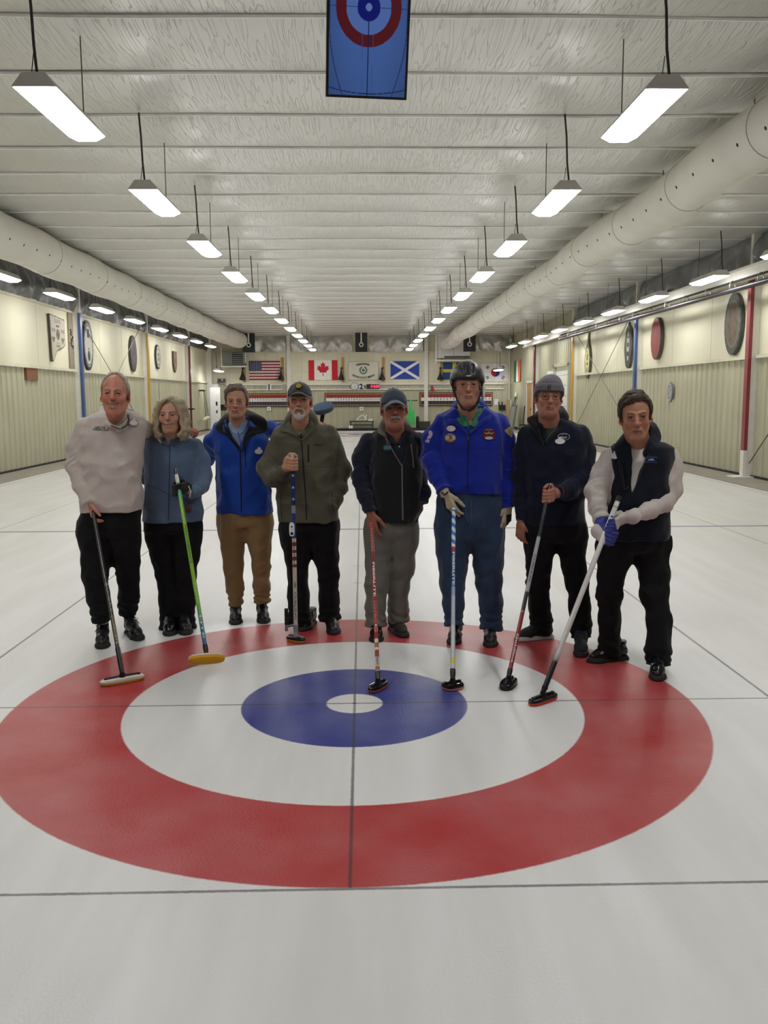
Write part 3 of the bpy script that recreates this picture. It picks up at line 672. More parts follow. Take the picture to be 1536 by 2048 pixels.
# ---- heater unit left, white air unit right
a, b = at(446, 704, Y=40.9), at(490, 731, Y=40.9); cx, cz = (a[0]+b[0])/2, (a[2]+b[2])/2; W, H = b[0]-a[0], a[2]-b[2]
t = thing('unit_heater', 'grey louvred unit heater hanging in the far left corner', 'heater', (cx, 40.9, b[2]))
mb = MB(); mb.box((cx, 41.2, cz), (W, .6, H)); mb.build('case', mat('grey enamel', '#7f8280', .5), t)
mb = MB(); mb.box((cx+W*.16, 40.885, cz), (W*.5, .03, H*.86)); mb.build('grille', m_black, t)
mb = MB()
for k in range(6): mb.box((cx+W*.16, 40.85, cz-H*.36+k*H*.145), (W*.49, .06, .022))
mb.build('louvre', m_steel, t); mb = MB(); mb.box((cx, 40.95, b[2]-.05), (W+.15, .5, .06)); mb.box((cx-W*.5-.1, 40.95, cz+.1), (.06, .06, H+.3)); mb.box((cx+W*.5+.03, 40.95, cz+.3), (.05, .05, 1.0)); mb.build('bracket_frame', m_white, t)
a, b = at(876, 668, Y=40.9), at(940, 716, Y=40.9); cx, cz = (a[0]+b[0])/2, (a[2]+b[2])/2; W, H = b[0]-a[0], a[2]-b[2]
t = thing('air_handler', 'big white air handling unit with grey lettering at the end of the right duct', 'air unit', (cx, 41.2, b[2]))
mb = MB(); mb.box((cx, 41.3, cz), (W, .7, H)); mb.build('case', mat('white enamel', '#d5d4d2', .4), t)
mb = MB(); mb.box((cx, 40.945, cz), (.012, .01, H*.96)); mb.box((cx+W*.1, 40.942, b[2]+.06), (W*.8, .012, .09)); mb.build('panel_gap', mat('panel gap', '#4b4a4a', .6), t)
mb = MB(); put_text(mb, 'ETTROGGER', (cx-W*.2, 40.943, cz-H*.1), UX, UZ, .15, 0, .006, .1, fit=.62); mb.build('lettering', mat('grey print', '#6a6a70', .6), t)
mb = MB(); mb.box((cx, 41.2, b[2]-.12), (W+.3, .8, .08)); mb.box((cx-W*.55, 41.0, cz), (.09, .09, H+.5)); mb.build('support_frame', m_white, t)
# ---- benches, hangers, box, machine
def bench(px0, px1, py, label):
    a, b = at(px0, py, Y=41.0), at(px1, py, Y=41.0); zt = a[2]; t = thing('bench', label, 'bench', ((a[0]+b[0])/2, 41.1, .05), 0, 'dark benches at the far wall')
    mb = MB(); mb.box(((a[0]+b[0])/2, 41.25, zt-.03), (b[0]-a[0], .5, .05)); mb.build('bench_top', mat('dark bench wood', '#3d3428', .6, var=.15), t)
    for x in (a[0]+.06, b[0]-.06):
        mb = MB(); mb.box((x, 41.25, (zt-.06+.05)/2), (.06, .46, zt-.11)); mb.build('leg', MATS['dark bench wood'], t)
    mb = MB(); mb.box(((a[0]+b[0])/2, 41.3, .22), (b[0]-a[0]-.12, .4, .04)); mb.build('shelf', MATS['dark bench wood'], t)
bench(699, 748, 842, 'low dark bench at the far wall behind the person in the black fleece vest'); bench(545, 572, 841, 'low dark bench at the far wall between the blue jacket and the olive jacket')
def hanger(px, py, label):
    p = at(px, py-.8, Y=41.2); mb = MB(); q = lambda dx, dz: p+np.array([dx, 0, dz])
    mb.tube([q(-.28, .0), q(.2, .0), q(.24, .05), q(.04, .26), q(.0, .26), q(-.28, .03), q(-.28, 0)], .026, 8); mb.tube([q(.15, .03), q(.2, .2), q(.25, .24)], .03, 8)
    o = mb.build('boot_rack', mat('white plastic', '#e6e5e0', .4), None, True); tag(o, label, 'rack')
hanger(724, 841, 'white plastic frame lying on the dark bench behind the black fleece vest')
mb = MB(); mb.box(at(741, 839, Y=41.2)+np.array([0, 0, -.02]), (.22, .2, .1)); tag(mb.build('white_box', MATS['white plastic']), 'small pale box on the right end of the dark bench', 'box')
for px, l in ((538, 'below the left scoreboard'), (723, 'below the centre scoreboard')):
    p = at(px, 817.6, Y=FY-.02); t = thing('switch_box', 'small white switch box on the far wall '+l, 'switch', tuple(p)); mb = MB(); mb.box(p, (.2, .06, .2)); mb.build('cover', mat('white plastic', '#e6e5e0', .4), t); mb = MB(); mb.box(p+np.array([0, -.035, 0]), (.05, .02, .07)); mb.build('toggle', m_steel, t)
# green ice machine
p = at(821, 858, Y=40.2); x, y, z = p[0], 40.2, .05
t = thing('ice_machine', 'bright green wheeled ice machine with a tall handle at the far end', 'machine', (x, y, z)); m_gr = mat('bright green enamel', '#3fb45c', .4)
mb = MB(); mb.box((x, y, .62), (.42, .3, .75)); mb.box((x, y-.16, .55), (.06, .03, .6)); mb.build('body', m_gr, t)
mb = MB(); mb.tube([(x+.02, y+.05, .95), (x+.02, y+.12, 1.5)], .06, 8); mb.build('handle_post', m_gr, t, True); mb = MB(); mb.tube([(x-.3, y+.12, 1.45), (x+.36, y+.12, 1.45)], .022, 8); mb.build('handlebar', m_black, t, True)
for s in (-1, 1):
    mb = MB(); mb.lathe([(.05, -.07), (.27, -.07), (.31, -.04), (.31, .04), (.27, .07), (.05, .07)], (x+s*.36, y, .36), (1, 0, 0), 24); mb.build('wheel', mat('black tyre', '#1d1d1f', .8), t, True)
mb = MB(); mb.box(at(849, 845, Y=41.0)*np.array([1, 1, 0])+np.array([0, 0, .22]), (.55, .5, .34)); tag(mb.build('storage_crate', mat('dark crate', '#3c3c38', .7)), 'low dark crate beside the green machine at the far wall', 'crate')
# ---- left far corner: white door leaf, cushions, wall swing
mb = MB(); a = at(418, 776, X=-7.6)
t = thing('whiteboard', 'tall narrow white board with small dark marks standing in the far left corner', 'panel', (-7.3, 40.3, .01)); mb.box((-7.3, 40.3, 1.08), (.5, .06, 2.14)); mb.build('board', mat('white board', '#e3e2de', .5), t)
mb = MB(); mb.box((-7.23, 40.265, 1.35), (.09, .01, .2)); mb.box((-7.23, 40.265, .95), (.07, .01, .14)); mb.build('marks', m_black, t)
p = at(431, 812, Y=41.3); t = thing('wall_scoop', 'brown fan shaped scoop hanging under a white box in the far left corner', 'scoop', tuple(p))
mb = MB(); mb.prism([(-.17, .3), (.17, .3), (.17, -.1), (.05, -.33), (-.05, -.33), (-.17, -.1)], (p[0], 41.3, p[2]), UX, UZ, UN, .06); mb.build('blade', mat('brown wood', '#8a6a3c', .6, var=.15), t)
mb = MB(); mb.box((p[0], 41.3, p[2]+.7), (.36, .12, .8)); mb.build('box', MATS['white enamel'], t)
p = at(447, 815, Y=41.2); mb = MB(); mb.box(p, (.3, .2, .3)); tag(mb.build('wall_speaker', m_black), 'small black box on the far wall left of the person in royal blue', 'speaker')
p = at(443, 762, Y=41.5); t = thing('shelf_radio', 'small black radio standing on the rail in the far left corner', 'radio', tuple(p)); mb = MB(); mb.box(p+np.array([0, 0, .02]), (.36, .2, .2)); mb.build('case', m_black, t); mb = MB(); mb.lathe([(.05, 0), (.05, .02)], p+np.array([.05, -.11, .06]), (0, -1, 0), 12); mb.build('dial', m_steel, t)
# swing-like hanging bar on the left wall
y0, z0 = at(404, 838, X=-7.6)[1], at(404, 838, X=-7.6)[2]
t = thing('wall_hanger', 'cream padded bar hung from two cords on the left wall near the far corner', 'hanger', (-7.55, 38.9, z0))
mb = MB(); mb.tube([(-7.55, 38.2, z0-.05), (-7.5, 38.7, z0+.02), (-7.5, 39.2, z0+.03), (-7.55, 39.9, z0)], [.06, .09, .09, .06], 10); mb.build('bar', mat('cream canvas', '#c9c4a8', .8), t, True)
mb = MB(); zt = at(400, 781, X=-7.7)[2]; mb.tube([(-7.5, 38.65, z0+.03), (-7.62, 38.9, zt)], .012, 5); mb.tube([(-7.5, 39.5, z0+.03), (-7.62, 39.05, zt)], .012, 5); mb.build('cord', m_cord, t)
mb = MB(); mb.box((-7.7, 38.97, zt), (.25, .4, .07)); mb.build('hook_plate', m_dark, t)
p = at(383, 818, X=-7.7); mb = MB(); mb.box(p, (.25, .3, .06)); mb.box(p-np.array([.08, 0, .05]), (.05, .1, .1)); tag(mb.build('wall_bracket', m_dark), 'small dark bracket beside the dark red post on the left wall', 'bracket')
# hanging chain on the left wall
mb = MB(); yy = at(318, 800, X=-7.75)[1]
for k in range(26): mb.tube([(-7.74+.012*math.cos(a), yy+.02*math.cos(a)*(k % 2), 2.3-.06*k+.035*math.sin(a)) for a in np.linspace(0, 2*PI, 9)], .008, 5)
tag(mb.build('hanging_chain', m_steel, None, True), 'steel chain hanging on the ribbed left wall right of the yellow post', 'chain')
# ---- plaques
def plaque(sx, px, py, ry, rz, fn, name, label, depth=.05, outline=None, rimc='#3a3730'):
    p = at(px, py, X=sx*(XW-.02)); t = thing(name, label, 'plaque', (sx*(XW-.02), p[1], p[2]), 0, 'club plaques on the %s wall' % ('left' if sx < 0 else 'right'))
    n = np.array([-sx, 0, 0.]); uy = np.array([0, 1. if sx < 0 else -1., 0]); ol = outline or circ(48)
    c = np.array([sx*(XW-.02), p[1], p[2]]); mb = MB(); mb.prism([(a*ry, b*rz) for a, b in ol], c, uy, (0, 0, 1), n, depth); mb.build('backing', mat('plaque rim '+rimc, rimc, .5, var=.1), t)
    # painted face
    k = 70; g = np.linspace(-1.2, 1.2, k); U, W = np.meshgrid(g, g, indexing='ij'); ins = in_poly(ol, (U/.97).ravel(), (W/.97).ravel())
    V = c+U.ravel()[:, None]*ry*uy+W.ravel()[:, None]*rz*np.array([0, 0, 1.])+n*(depth+.004)
    i, j = np.meshgrid(np.arange(k-1), np.arange(k-1), indexing='ij'); a = (i*k+j).ravel(); F = np.stack([a, a+k, a+k+1, a+1], 1); F = F[ins[F].all(1)]
    us, inv = np.unique(F, return_inverse=True); mesh_obj('painted_face', V[us], inv.reshape(F.shape), m_col, t, False, fn(U.ravel(), W.ravel())[us])
    return t, c, uy, n, depth
def base(u, c): C = np.zeros((len(u), 3)); C[:] = lin(c); return C
def f_big(u, v):
    r = np.hypot(u, v); C = base(u, '#42443e'); setc(C, r < .78, '#6e6a55'); setc(C, r < .7, '#5f5340'); k = np.sin(u*9+np.sin(v*7)*2)*np.sin(v*8+u*3); setc(C, (r < .62) & (k > .45), '#6d4f3c'); setc(C, (r < .6) & (k < -.55), '#4b4536'); setc(C, (abs(r-.88) < .05) & (np.sin(np.arctan2(v, u)*18) > .3), '#5a5c54'); return C
def f_red(u, v):
    r = np.hypot(u, v); C = base(u, '#8f3a34'); setc(C, (np.hypot(u*1.6, v-.05) < .36) & (np.sin(u*14)*np.sin(v*11+1) > -.2), '#6c5344'); setc(C, np.hypot(u*2, (v+.6)*2) < .32, '#6b5648'); setc(C, (abs(r-.86) < .04) & (np.sin(np.arctan2(v, u)*16) > .2), '#a0584c'); setc(C, (v > .75), '#9c6a62'); return C
def f_oval1(u, v):
    r = np.hypot(u, v); C = base(u, '#c9c7ba'); setc(C, r > .86, '#2b323c'); setc(C, (r > .76) & (r < .82), '#2f3540'); setc(C, (abs(u) < .24) & (v > .3) & (v < .66), '#3a4150'); setc(C, np.hypot(u*1.1, (v+.42)*1.35) < .3, '#3b3f47'); setc(C, (abs(u) < .09) & (abs(v+.13) < .04), '#3b3f47'); return C
def f_oval2(u, v):
    r = np.hypot(u, v); C = base(u, '#4d4540'); setc(C, r > .86, '#34383a'); setc(C, (np.hypot(u+.1, v-.1) < .4) & (np.sin(u*9+v*4) > 0), '#2e3344'); setc(C, np.hypot(u-.2, (v+.3)) < .25, '#6a4a44'); return C
def f_oval3(u, v):
    r = np.hypot(u, v); C = base(u, '#c6c1ae'); setc(C, r > .84, '#3b372f'); setc(C, (r > .58) & (r < .7), '#4a453c'); setc(C, (np.hypot(u, v) < .36), '#3a3a3c'); setc(C, np.hypot(u, v) < .16, '#b9b4a2'); return C
def f_shield(u, v):
    C = base(u, '#6a5440'); setc(C, (abs(u) < .45) & (abs(v-.1) < .5), '#7d6548'); setc(C, (abs(u) < .2) & (abs(v-.1) < .25), '#4d3b2c'); return C
def f_yel(u, v):
    r = np.hypot(u, v*.95); C = base(u, '#4c4a34'); setc(C, r < .76, '#c9c188'); setc(C, (abs(u) < .16+.1*np.sin(v*8)) & (v > .05), '#565436'); setc(C, (abs(v+.16) < .1) & (np.sin(u*9+1) > -.1) & (abs(u) < .6), '#2a291e'); setc(C, (np.hypot(u, v+.52) < .17), '#4f4d34'); return C
def f_grey(u, v):
    r = np.hypot(u, v); C = base(u, '#4b4c48'); sh = (abs(u) < .36*(1-np.clip(-v, 0, 1)*.9)) & (v > -.75) & (v < .42); setc(C, sh, '#bab69a'); setc(C, sh & (np.sin(v*15) > .1) & (abs(u) < .24), '#33342f'); setc(C, (abs(u) < .16) & (abs(v-.58) < .1), '#bab69a'); return C
def f_silver(u, v):
    r = np.hypot(u, v); C = base(u, '#9fa09c'); setc(C, (abs(r-.62) < .07), '#6c6d6b'); setc(C, (np.sin(u*8)*np.sin(v*9) > .5) & (r < .5), '#585958'); return C
def f_map(u, v):
    C = base(u, '#b5ae9c'); setc(C, np.hypot(u*1.1, (v-.12)) < .26, '#5c5b57'); setc(C, (abs(u) < .2) & (abs(v-.5) < .05), '#70363a'); setc(C, (abs(v-.1) < .03) & (abs(u) < .26), '#70363a'); setc(C, (v < -.02) & (v > -.32) & (abs(abs(u)-.62) < .28*(v+.34)/.34), '#6d6645'); setc(C, (abs(v-.3) < .09) & (abs(abs(u)-.62) < .26) & (np.sin(u*26) > -.2), '#6f6a5d'); setc(C, (abs(v-.72) < .1) & (abs(u) < .4) & (np.sin(u*26) > -.2), '#7c776a'); setc(C, (abs(v+.42) < .13) & (abs(u) < .24) & (np.sin(v*40) > 0), '#7c776a'); setc(C, (abs(abs(u)-(v-.2)*.9-.1) < .012) & (v > .25), '#8d8677'); return C
k = 1.0
plaque(1, 1472, 648, .43, .64, f_big, 'wall_plaque', 'large oval grey and brown plaque nearest on the right wall', .07, None, '#3c3f38')
plaque(1, 1318, 677, .40, .55, f_red, 'wall_plaque', 'oval red plaque on the right wall', .09, None, '#4a4238')
ol = [(a*(1+.06*math.cos(6*math.atan2(b, a))), b*1.0) for a, b in circ(48)]; ol[12] = (0, 1.16)
plaque(1, 1260, 694, .36, .62, f_grey, 'wall_plaque', 'dark grey plaque with a pale shield beside the blue post on the right wall', .06, ol, '#474844')
t, c, uy, n, dp = plaque(1, 1178, 722, .36, .60, f_yel, 'wall_plaque', 'stone shaped yellow and grey plaque beside the yellow post on the right wall', .06, None, '#56553f')
mb = MB(); mb.prism([(-.1, .5), (.1, .5), (.06, .85), (.12, 1.05), (-.02, 1.0), (-.06, .8)], c, uy, (0, 0, 1), n, .05); mb.build('painted_handle', mat('plaque rim #56553f', '#56553f', .5), t)
plaque(1, 1343, 784, .19, .25, f_silver, 'wall_plaque', 'small round silver plaque on the ribbed right wall', .05, None, '#77787a')
plaque(-1, 173.5, 691, .45, .71, f_oval1, 'wall_plaque', 'oval white plaque with dark rim right of the blue post on the left wall', .05, None, '#262c38')
plaque(-1, 264, 707.5, .44, .62, f_oval2, 'wall_plaque', 'dark oval plaque left of the yellow post on the left wall', .06, None, '#3a3f40')
plaque(-1, 313.5, 714, .36, .47, f_oval3, 'wall_plaque', 'small black and cream oval plaque right of the yellow post on the left wall', .06, None, '#37332b')
plaque(-1, 348, 724, .34, .44, f_shield, 'wall_plaque', 'small brown wooden shield on the left wall before the dark red post', .06, [(-1, 1), (1, 1), (1, -.2), (.55, -.75), (0, -1), (-.55, -.75), (-1, -.2)], '#4f3f30')
plaque(-1, 112, 674, .57, .54, f_map, 'wall_plaque', 'sign with a curling stone and a torn lower corner, left of the blue post', .05, [(-1, 1.02), (1, .9), (1, -.32), (.7, -.48), (-.1, -.62), (-.35, -.85), (-.75, -1.2), (-.9, -1.2)], '#4a4030')
a, b = at(51, 733, X=-XW+.04), at(74.5, 761, X=-XW+.04); mb = MB(); mb.box((-XW+.03, (a[1]+b[1])/2, (a[2]+b[2])/2), (.07, abs(b[1]-a[1]), abs(a[2]-b[2]))); tag(mb.build('cork_board', mat('brown board', '#7a4f32', .8, var=.1)), 'plain brown square board under the ledge on the left wall', 'board')
mb = MB(); rr = random.Random(4); pz = at(207/4.096, 480+800/4.096, X=-XW+.06); cy, cz = at(150, 692, X=-XW+.06)[1], 3.1
for k in range(9): mb.tube([(-XW+.058, 20.12+rr.uniform(-.12, .12), 3.5-.06*k), (-XW+.058, 20.12+rr.uniform(-.12, .12), 3.47-.06*k)], .02, 5)
tag(mb.build('wall_scribble', mat('black paint', '#1c1a18', .7)), 'black painted scribble on the plywood strip left of the blue post', 'graffiti')
mb = MB(); mb.box((-XW+.02, 20.12, 3.2), (.06, .36, 1.5)); struct(mb.build('trim_40', mat('bare plywood', '#8f8574', .8, var=.15, vscale=6)))
# ---- right far corner: doors, leaning tools
a, b = at(1056, 765, X=XW-.05), at(1066, 851, X=XW-.05); y0, y1 = b[1], a[1]
dr = MB(); dr.box((XW-.06, (y0+y1)/2, 1.15), (.06, y1-y0-.2, 2.2)); d = struct(dr.build('door_1', m_wood)); fr = MB(); fr.box((XW-.07, y0, 1.17), (.1, .1, 2.26)); fr.box((XW-.07, y1, 1.17), (.1, .1, 2.26)); fr.box((XW-.07, (y0+y1)/2, 2.3), (.1, y1-y0+.1, .1)); fr.build('door_frame', m_white, d); kn = MB(); kn.lathe([(.03, 0), (.04, .05)], (XW-.09, y0+.25, 1.05), (-1, 0, 0), 10); kn.build('door_knob', m_steel, d)
a, b = at(1117, 733, X=XW-.05), at(1137, 800, X=XW-.05); y1, y0 = a[1]+.3, b[1]-.3
dr = MB()
for k in range(7): dr.box((XW-.04, (y0+y1)/2, .25+.4*k), (.05, y1-y0, .385))
d = struct(dr.build('door_2', m_white)); fr = MB(); fr.box((XW-.1, y0-.08, 1.45), (.16, .16, 2.85)); fr.box((XW-.1, y1+.08, 1.45), (.16, .16, 2.85)); fr.box((XW-.1, (y0+y1)/2, 2.85), (.16, y1-y0+.3, .14)); fr.build('door_frame', m_cor, d)
mb = MB(); mb.box((XW-.25, y1+.12, 2.1), (.34, .02, 1.1)); struct(mb.build('trim_41', MATS['white board'] if 'white board' in MATS else m_white))
def leaning(px0, py0, px1, py1, Y, r, c, name, label, cat, headc=None):
    p, q = at(px0, py0, Y=Y), at(px1, py1, Y=Y-.3); q[2] = max(.09, q[2]); t = thing(name, label, cat, tuple(q)); mb = MB(); mb.tube([p, q], r, 8); mb.build('handle', mat(name+c, c, .5), t, True)
    if headc: mb = MB(); mb.box((q[0], q[1], q[2]), (.34, .12, .06)); mb.build('head', mat('tool head '+headc, headc, .7), t)
    return t, p, q
t, p, q = leaning(1030, 795, 1018, 848, 40.6, .022, '#3a3a38', 'push_broom', 'dark handled broom with green top leaning at the far right wall, left of the pair', 'broom', '#222222'); mb = MB(); mb.tube([p, p+(p-q)*.06], .04, 8); mb.build('grip', m_gr, t)
t, p, q = leaning(1031.5, 793, 1027, 860, 40.3, .02, '#3a3a38', 'push_broom', 'dark handled broom with pale top leaning at the far right wall, right of the pair', 'broom', '#222222'); mb = MB(); mb.tube([p, p+(p-q)*.12], .05, 8); mb.build('grip', MATS['white plastic'], t)
t, p, q = leaning(1049.5, 812, 1046, 850, 37.6, .03, '#1c1c1e', 'ice_scraper', 'black scraper standing against the right wall beside the pine door', 'scraper', '#1a1a1c')
t = thing('leaning_board', 'grey framed board leaning on the far right wall', 'board', (7.4, 39.3, .05)); A, B, C_, D = at(1037, 826, Y=39.5), at(1046, 826, Y=38.9), at(1042, 862, Y=38.5), at(1033, 862, Y=39.2)
mb = MB(); mb.box((7.45, 39.2, .62), (.06, 1.2, 1.1), 0, Matrix.Rotation(.15, 3, 'Y')); mb.build('panel', mat('grey panel', '#8f8f8b', .4), t); mb = MB()
for dy in (-.62, .62): mb.box((7.45, 39.2+dy, .62), (.09, .05, 1.18), 0, Matrix.Rotation(.15, 3, 'Y'))
mb.box((7.53, 39.2, 1.2), (.09, 1.28, .05)); mb.build('frame', m_steel, t)
p = at(1004, 815, Y=41.71); t = thing('hanging_dustpan', 'black dustpan hanging on the far wall near the right corner', 'dustpan', tuple(p)); mb = MB(); mb.box(p, (.34, .12, .26)); mb.box(p+np.array([0, 0, .2]), (.06, .05, .2)); mb.build('pan', m_black, t); mb = MB(); mb.tube([p+np.array([-.15, 0, .1]), p+np.array([-.18, 0, .3])], .03, 6); mb.build('brush', m_black, t)
p = at(992.5, 804, Y=FY); mb = MB(); mb.box(p+np.array([0, .02, 0]), (.2, .04, .3)); tag(mb.build('paper_notice', MATS['white board']), 'blank white paper pinned to the far wall right of the right scoreboard', 'notice')
p = at(1014.5, 830, Y=41.3); mb = MB(); mb.box((p[0], 41.3, .75), (.1, .06, 1.4)); tag(mb.build('wood_post', m_wood), 'upright pine level leaning in the far right corner', 'level')
mb = MB(); mb.tube([(7.68, 41.7, 4.7), (7.68, 41.7, 1.5), (7.78, 41.7, 1.45), (7.78, 41.7, 1.1)], .035, 8); tag(mb.build('white_pipe', m_white, None, True), 'thin white pipe running down the far right corner', 'pipe')
# pair of small white boxes and a marker on the bumper
for k, (px, l) in enumerate(((699.5, 'left'), (703.5, 'right'))):
    p = at(px, 856.5, Y=39.05); mb = MB(); mb.box((p[0], 39.1, .19), (.075, .08, .14)); tag(mb.build('white_block', MATS['white plastic']), '%s one of two small white blocks on the far black bumper' % l, 'block')
p = at(864.5, 777, Y=FY-.06); mb = MB(); mb.prism([(-.09, -.14), (.1, -.14), (.02, .16), (-.06, .14)], (p[0], YF-.125, p[2]), UX, UZ, UN, .05); tag(mb.build('hanging_tag', mat('red tag', '#a32a2a', .6)), 'small red tag on the pale post between the scoreboards', 'tag')
# ================================================================== soft-body modelling: distance fields turned into meshes
F32 = np.float32
LAT = np.random.default_rng(5).random((32, 32, 32), dtype=np.float32)*2-1
def vnoise(P):
    i = np.floor(P).astype(np.int32); f = (P-i).astype(F32); f = f*f*(3-2*f); i &= 31; j = (i+1) & 31
    x0, y0, z0 = i[..., 0], i[..., 1], i[..., 2]; x1, y1, z1 = j[..., 0], j[..., 1], j[..., 2]; fx, fy, fz = f[..., 0], f[..., 1], f[..., 2]
    a = LAT[x0, y0, z0]*(1-fx)+LAT[x1, y0, z0]*fx; b = LAT[x0, y1, z0]*(1-fx)+LAT[x1, y1, z0]*fx
    c = LAT[x0, y0, z1]*(1-fx)+LAT[x1, y0, z1]*fx; d = LAT[x0, y1, z1]*(1-fx)+LAT[x1, y1, z1]*fx
    return (a*(1-fy)+b*fy)*(1-fz)+(c*(1-fy)+d*fy)*fz
A_ = lambda v: np.asarray(v, dtype=F32)
class Prim:
    def __init__(s, fn, c, r, k=0.0, mode='u'): s.fn, s.c, s.r, s.k, s.mode = fn, A_(c), float(r), k, mode
def rc(a, b, ra, rb=None, k=0.02, mode='u'):
    a, b = A_(a), A_(b); rb = ra if rb is None else rb; ab = b-a; l2 = float(ab@ab)+1e-12
    def fn(P):
        q = P-a; t = np.clip((q@ab)/l2, 0, 1); return np.linalg.norm(q-t[..., None]*ab, axis=-1)-(ra+(rb-ra)*t)
    return Prim(fn, (a+b)/2, math.sqrt(l2)/2+max(ra, rb), k, mode)
def ell(c, r, k=0.02, mode='u', R=None):
    c, r = A_(c), A_(r); Rm = None if R is None else A_(R)
    def fn(P):
        q = P-c
        if Rm is not None: q = q@Rm
        k0 = np.linalg.norm(q/r, axis=-1); k1 = np.linalg.norm(q/(r*r), axis=-1)+1e-9
        return k0*(k0-1)/k1
    return Prim(fn, c, float(r.max()), k, mode)
def sph(c, r, k=0.02, mode='u'): return rc(c, c, r, r, k, mode)
def chain(pts, rs, k=0.015, mode='u'): return [rc(pts[i], pts[i+1], rs[i], rs[i+1], k, mode) for i in range(len(pts)-1)]
def smin(a, b, k):
    if k <= 0: return np.minimum(a, b)
    h = np.clip(.5+.5*(b-a)/k, 0, 1); return b*(1-h)+a*h-k*h*(1-h)
def ev(prims, P, cull=None):
    d = np.full(P.shape[:-1], .25, dtype=F32)
    for p in prims:
        if cull is not None:
            far = np.linalg.norm(p.c-cull[0])-p.r-cull[1]
            if far > .035+p.k and p.mode != 'i': continue
        v = p.fn(P)
        if p.mode == 'u': d = smin(d, v, p.k)
        elif p.mode == 's': d = -smin(-d, v, p.k)
        elif p.mode == 'i': d = -smin(-d, -v, p.k)
    return d
def group_prim(prims, k=0.02, mode='u', cut=None):            # several shapes (and cutting planes) as one
    lo = np.min([p.c-p.r for p in prims], 0); hi = np.max([p.c+p.r for p in prims], 0)
    def fn(P):
        d = ev(prims, P)
        for o, n in (cut or []): d = np.maximum(d, (P-A_(o))@A_(n))
        return d
    return Prim(fn, (lo+hi)/2, float(np.linalg.norm(hi-lo)/2), k, mode)
def surface(prims, vox, post=None, pad=.02, lo=None, hi=None, slack=.012):
    us = [p for p in prims if p.mode == 'u']
    lo = np.min([p.c-p.r for p in us], 0)-pad if lo is None else np.array(lo); hi = np.max([p.c+p.r for p in us], 0)+pad if hi is None else np.array(hi)
    B = 10; nb = np.maximum(1, np.ceil((hi-lo)/vox/B).astype(int)); N = nb*B+1
    D = np.full(tuple(N), .2, dtype=F32)
    bi = np.stack(np.meshgrid(*[np.arange(n) for n in nb], indexing='ij'), -1).reshape(-1, 3)
    cen = (lo+(bi*B+B/2)*vox).astype(F32); dc = ev(prims, cen); half = B*vox*.5*1.7321
    act = np.abs(dc) < half*1.15+slack
    ins = (~act) & (dc < 0)
    for b in bi[ins]: s = b*B; D[s[0]:s[0]+B+1, s[1]:s[1]+B+1, s[2]:s[2]+B+1] = -.2
    g = np.stack(np.meshgrid(*[np.arange(B+1)]*3, indexing='ij'), -1).astype(F32)*vox
    for b, c in zip(bi[act], cen[act]):
        s = b*B; P = g+(lo+s*vox).astype(F32); d = ev(prims, P, (c, half))
        if post is not None: d = d+post(P)
        D[s[0]:s[0]+B+1, s[1]:s[1]+B+1, s[2]:s[2]+B+1] = d
    return nets(D, lo, vox)
def nets(D, lo, vox):
    S = D < 0; n0, n1, n2 = D.shape
    cnt = np.zeros((n0-1, n1-1, n2-1), np.int8)
    for a in (0, 1):
        for b in (0, 1):
            for c in (0, 1): cnt += S[a:n0-1+a, b:n1-1+b, c:n2-1+c]
    act = (cnt > 0) & (cnt < 8); idx = np.full(act.shape, -1, np.int32); I = np.argwhere(act); idx[act] = np.arange(len(I))
    acc = np.zeros((len(I), 3)); w = np.zeros(len(I))
    def val(o): return D[I[:, 0]+o[0], I[:, 1]+o[1], I[:, 2]+o[2]]
    cor = [(a, b, c) for a in (0, 1) for b in (0, 1) for c in (0, 1)]; cv = {o: val(o) for o in cor}
    for o in cor:
        for ax in range(3):
            if o[ax] == 0:
                q = list(o); q[ax] = 1; q = tuple(q); a, b = cv[o], cv[q]; m = (a < 0) != (b < 0); t = np.where(m, a/(a-b+1e-20), 0)
                p = np.zeros((len(I), 3)); p += o; p[:, ax] += t; acc[m] += p[m]; w[m] += 1
    V = (I+acc/np.maximum(w, 1)[:, None])*vox+lo
    Q = []
    for ax in range(3):
        sl0 = [slice(None)]*3; sl1 = [slice(None)]*3; sl0[ax] = slice(0, -1); sl1[ax] = slice(1, None)
        a, b = S[tuple(sl0)], S[tuple(sl1)]; E = np.argwhere(a != b); u, v = [(1, 2), (2, 0), (0, 1)][ax]
        ok = (E[:, u] > 0) & (E[:, v] > 0) & (E[:, u] < D.shape[u]-1) & (E[:, v] < D.shape[v]-1); E = E[ok]
        if not len(E): continue
        fl = a[tuple(E.T)]
        def cell(du, dv): q = E.copy(); q[:, u] -= du; q[:, v] -= dv; return idx[tuple(q.T)]
        q = np.stack([cell(1, 1), cell(0, 1), cell(0, 0), cell(1, 0)], 1)
        q = np.where(fl[:, None], q, q[:, ::-1]); Q.append(q)
    Q = np.vstack(Q); Q = Q[(Q >= 0).all(1)]
    return V, Q
def add_soft(name, V, Q, m, parent, cols=None, relax=1):
    for _ in range(relax):                        # one light smoothing pass
        acc = np.zeros_like(V); w = np.zeros(len(V))
        for k in range(4):
            a, b = Q[:, k], Q[:, (k+1) % 4]
            np.add.at(acc, a, V[b]); np.add.at(w, a, 1)
        V = V*.5+.5*acc/np.maximum(w, 1)[:, None]
    return mesh_obj(name, V, Q, m, parent, True, cols)
def join(parts):
    Vs, Qs, Cs, b = [], [], [], 0
    for V, Q, C in parts: Vs.append(V); Qs.append(Q+b); Cs.append(C); b += len(V)
    return np.vstack(Vs), np.vstack(Qs), np.vstack(Cs)
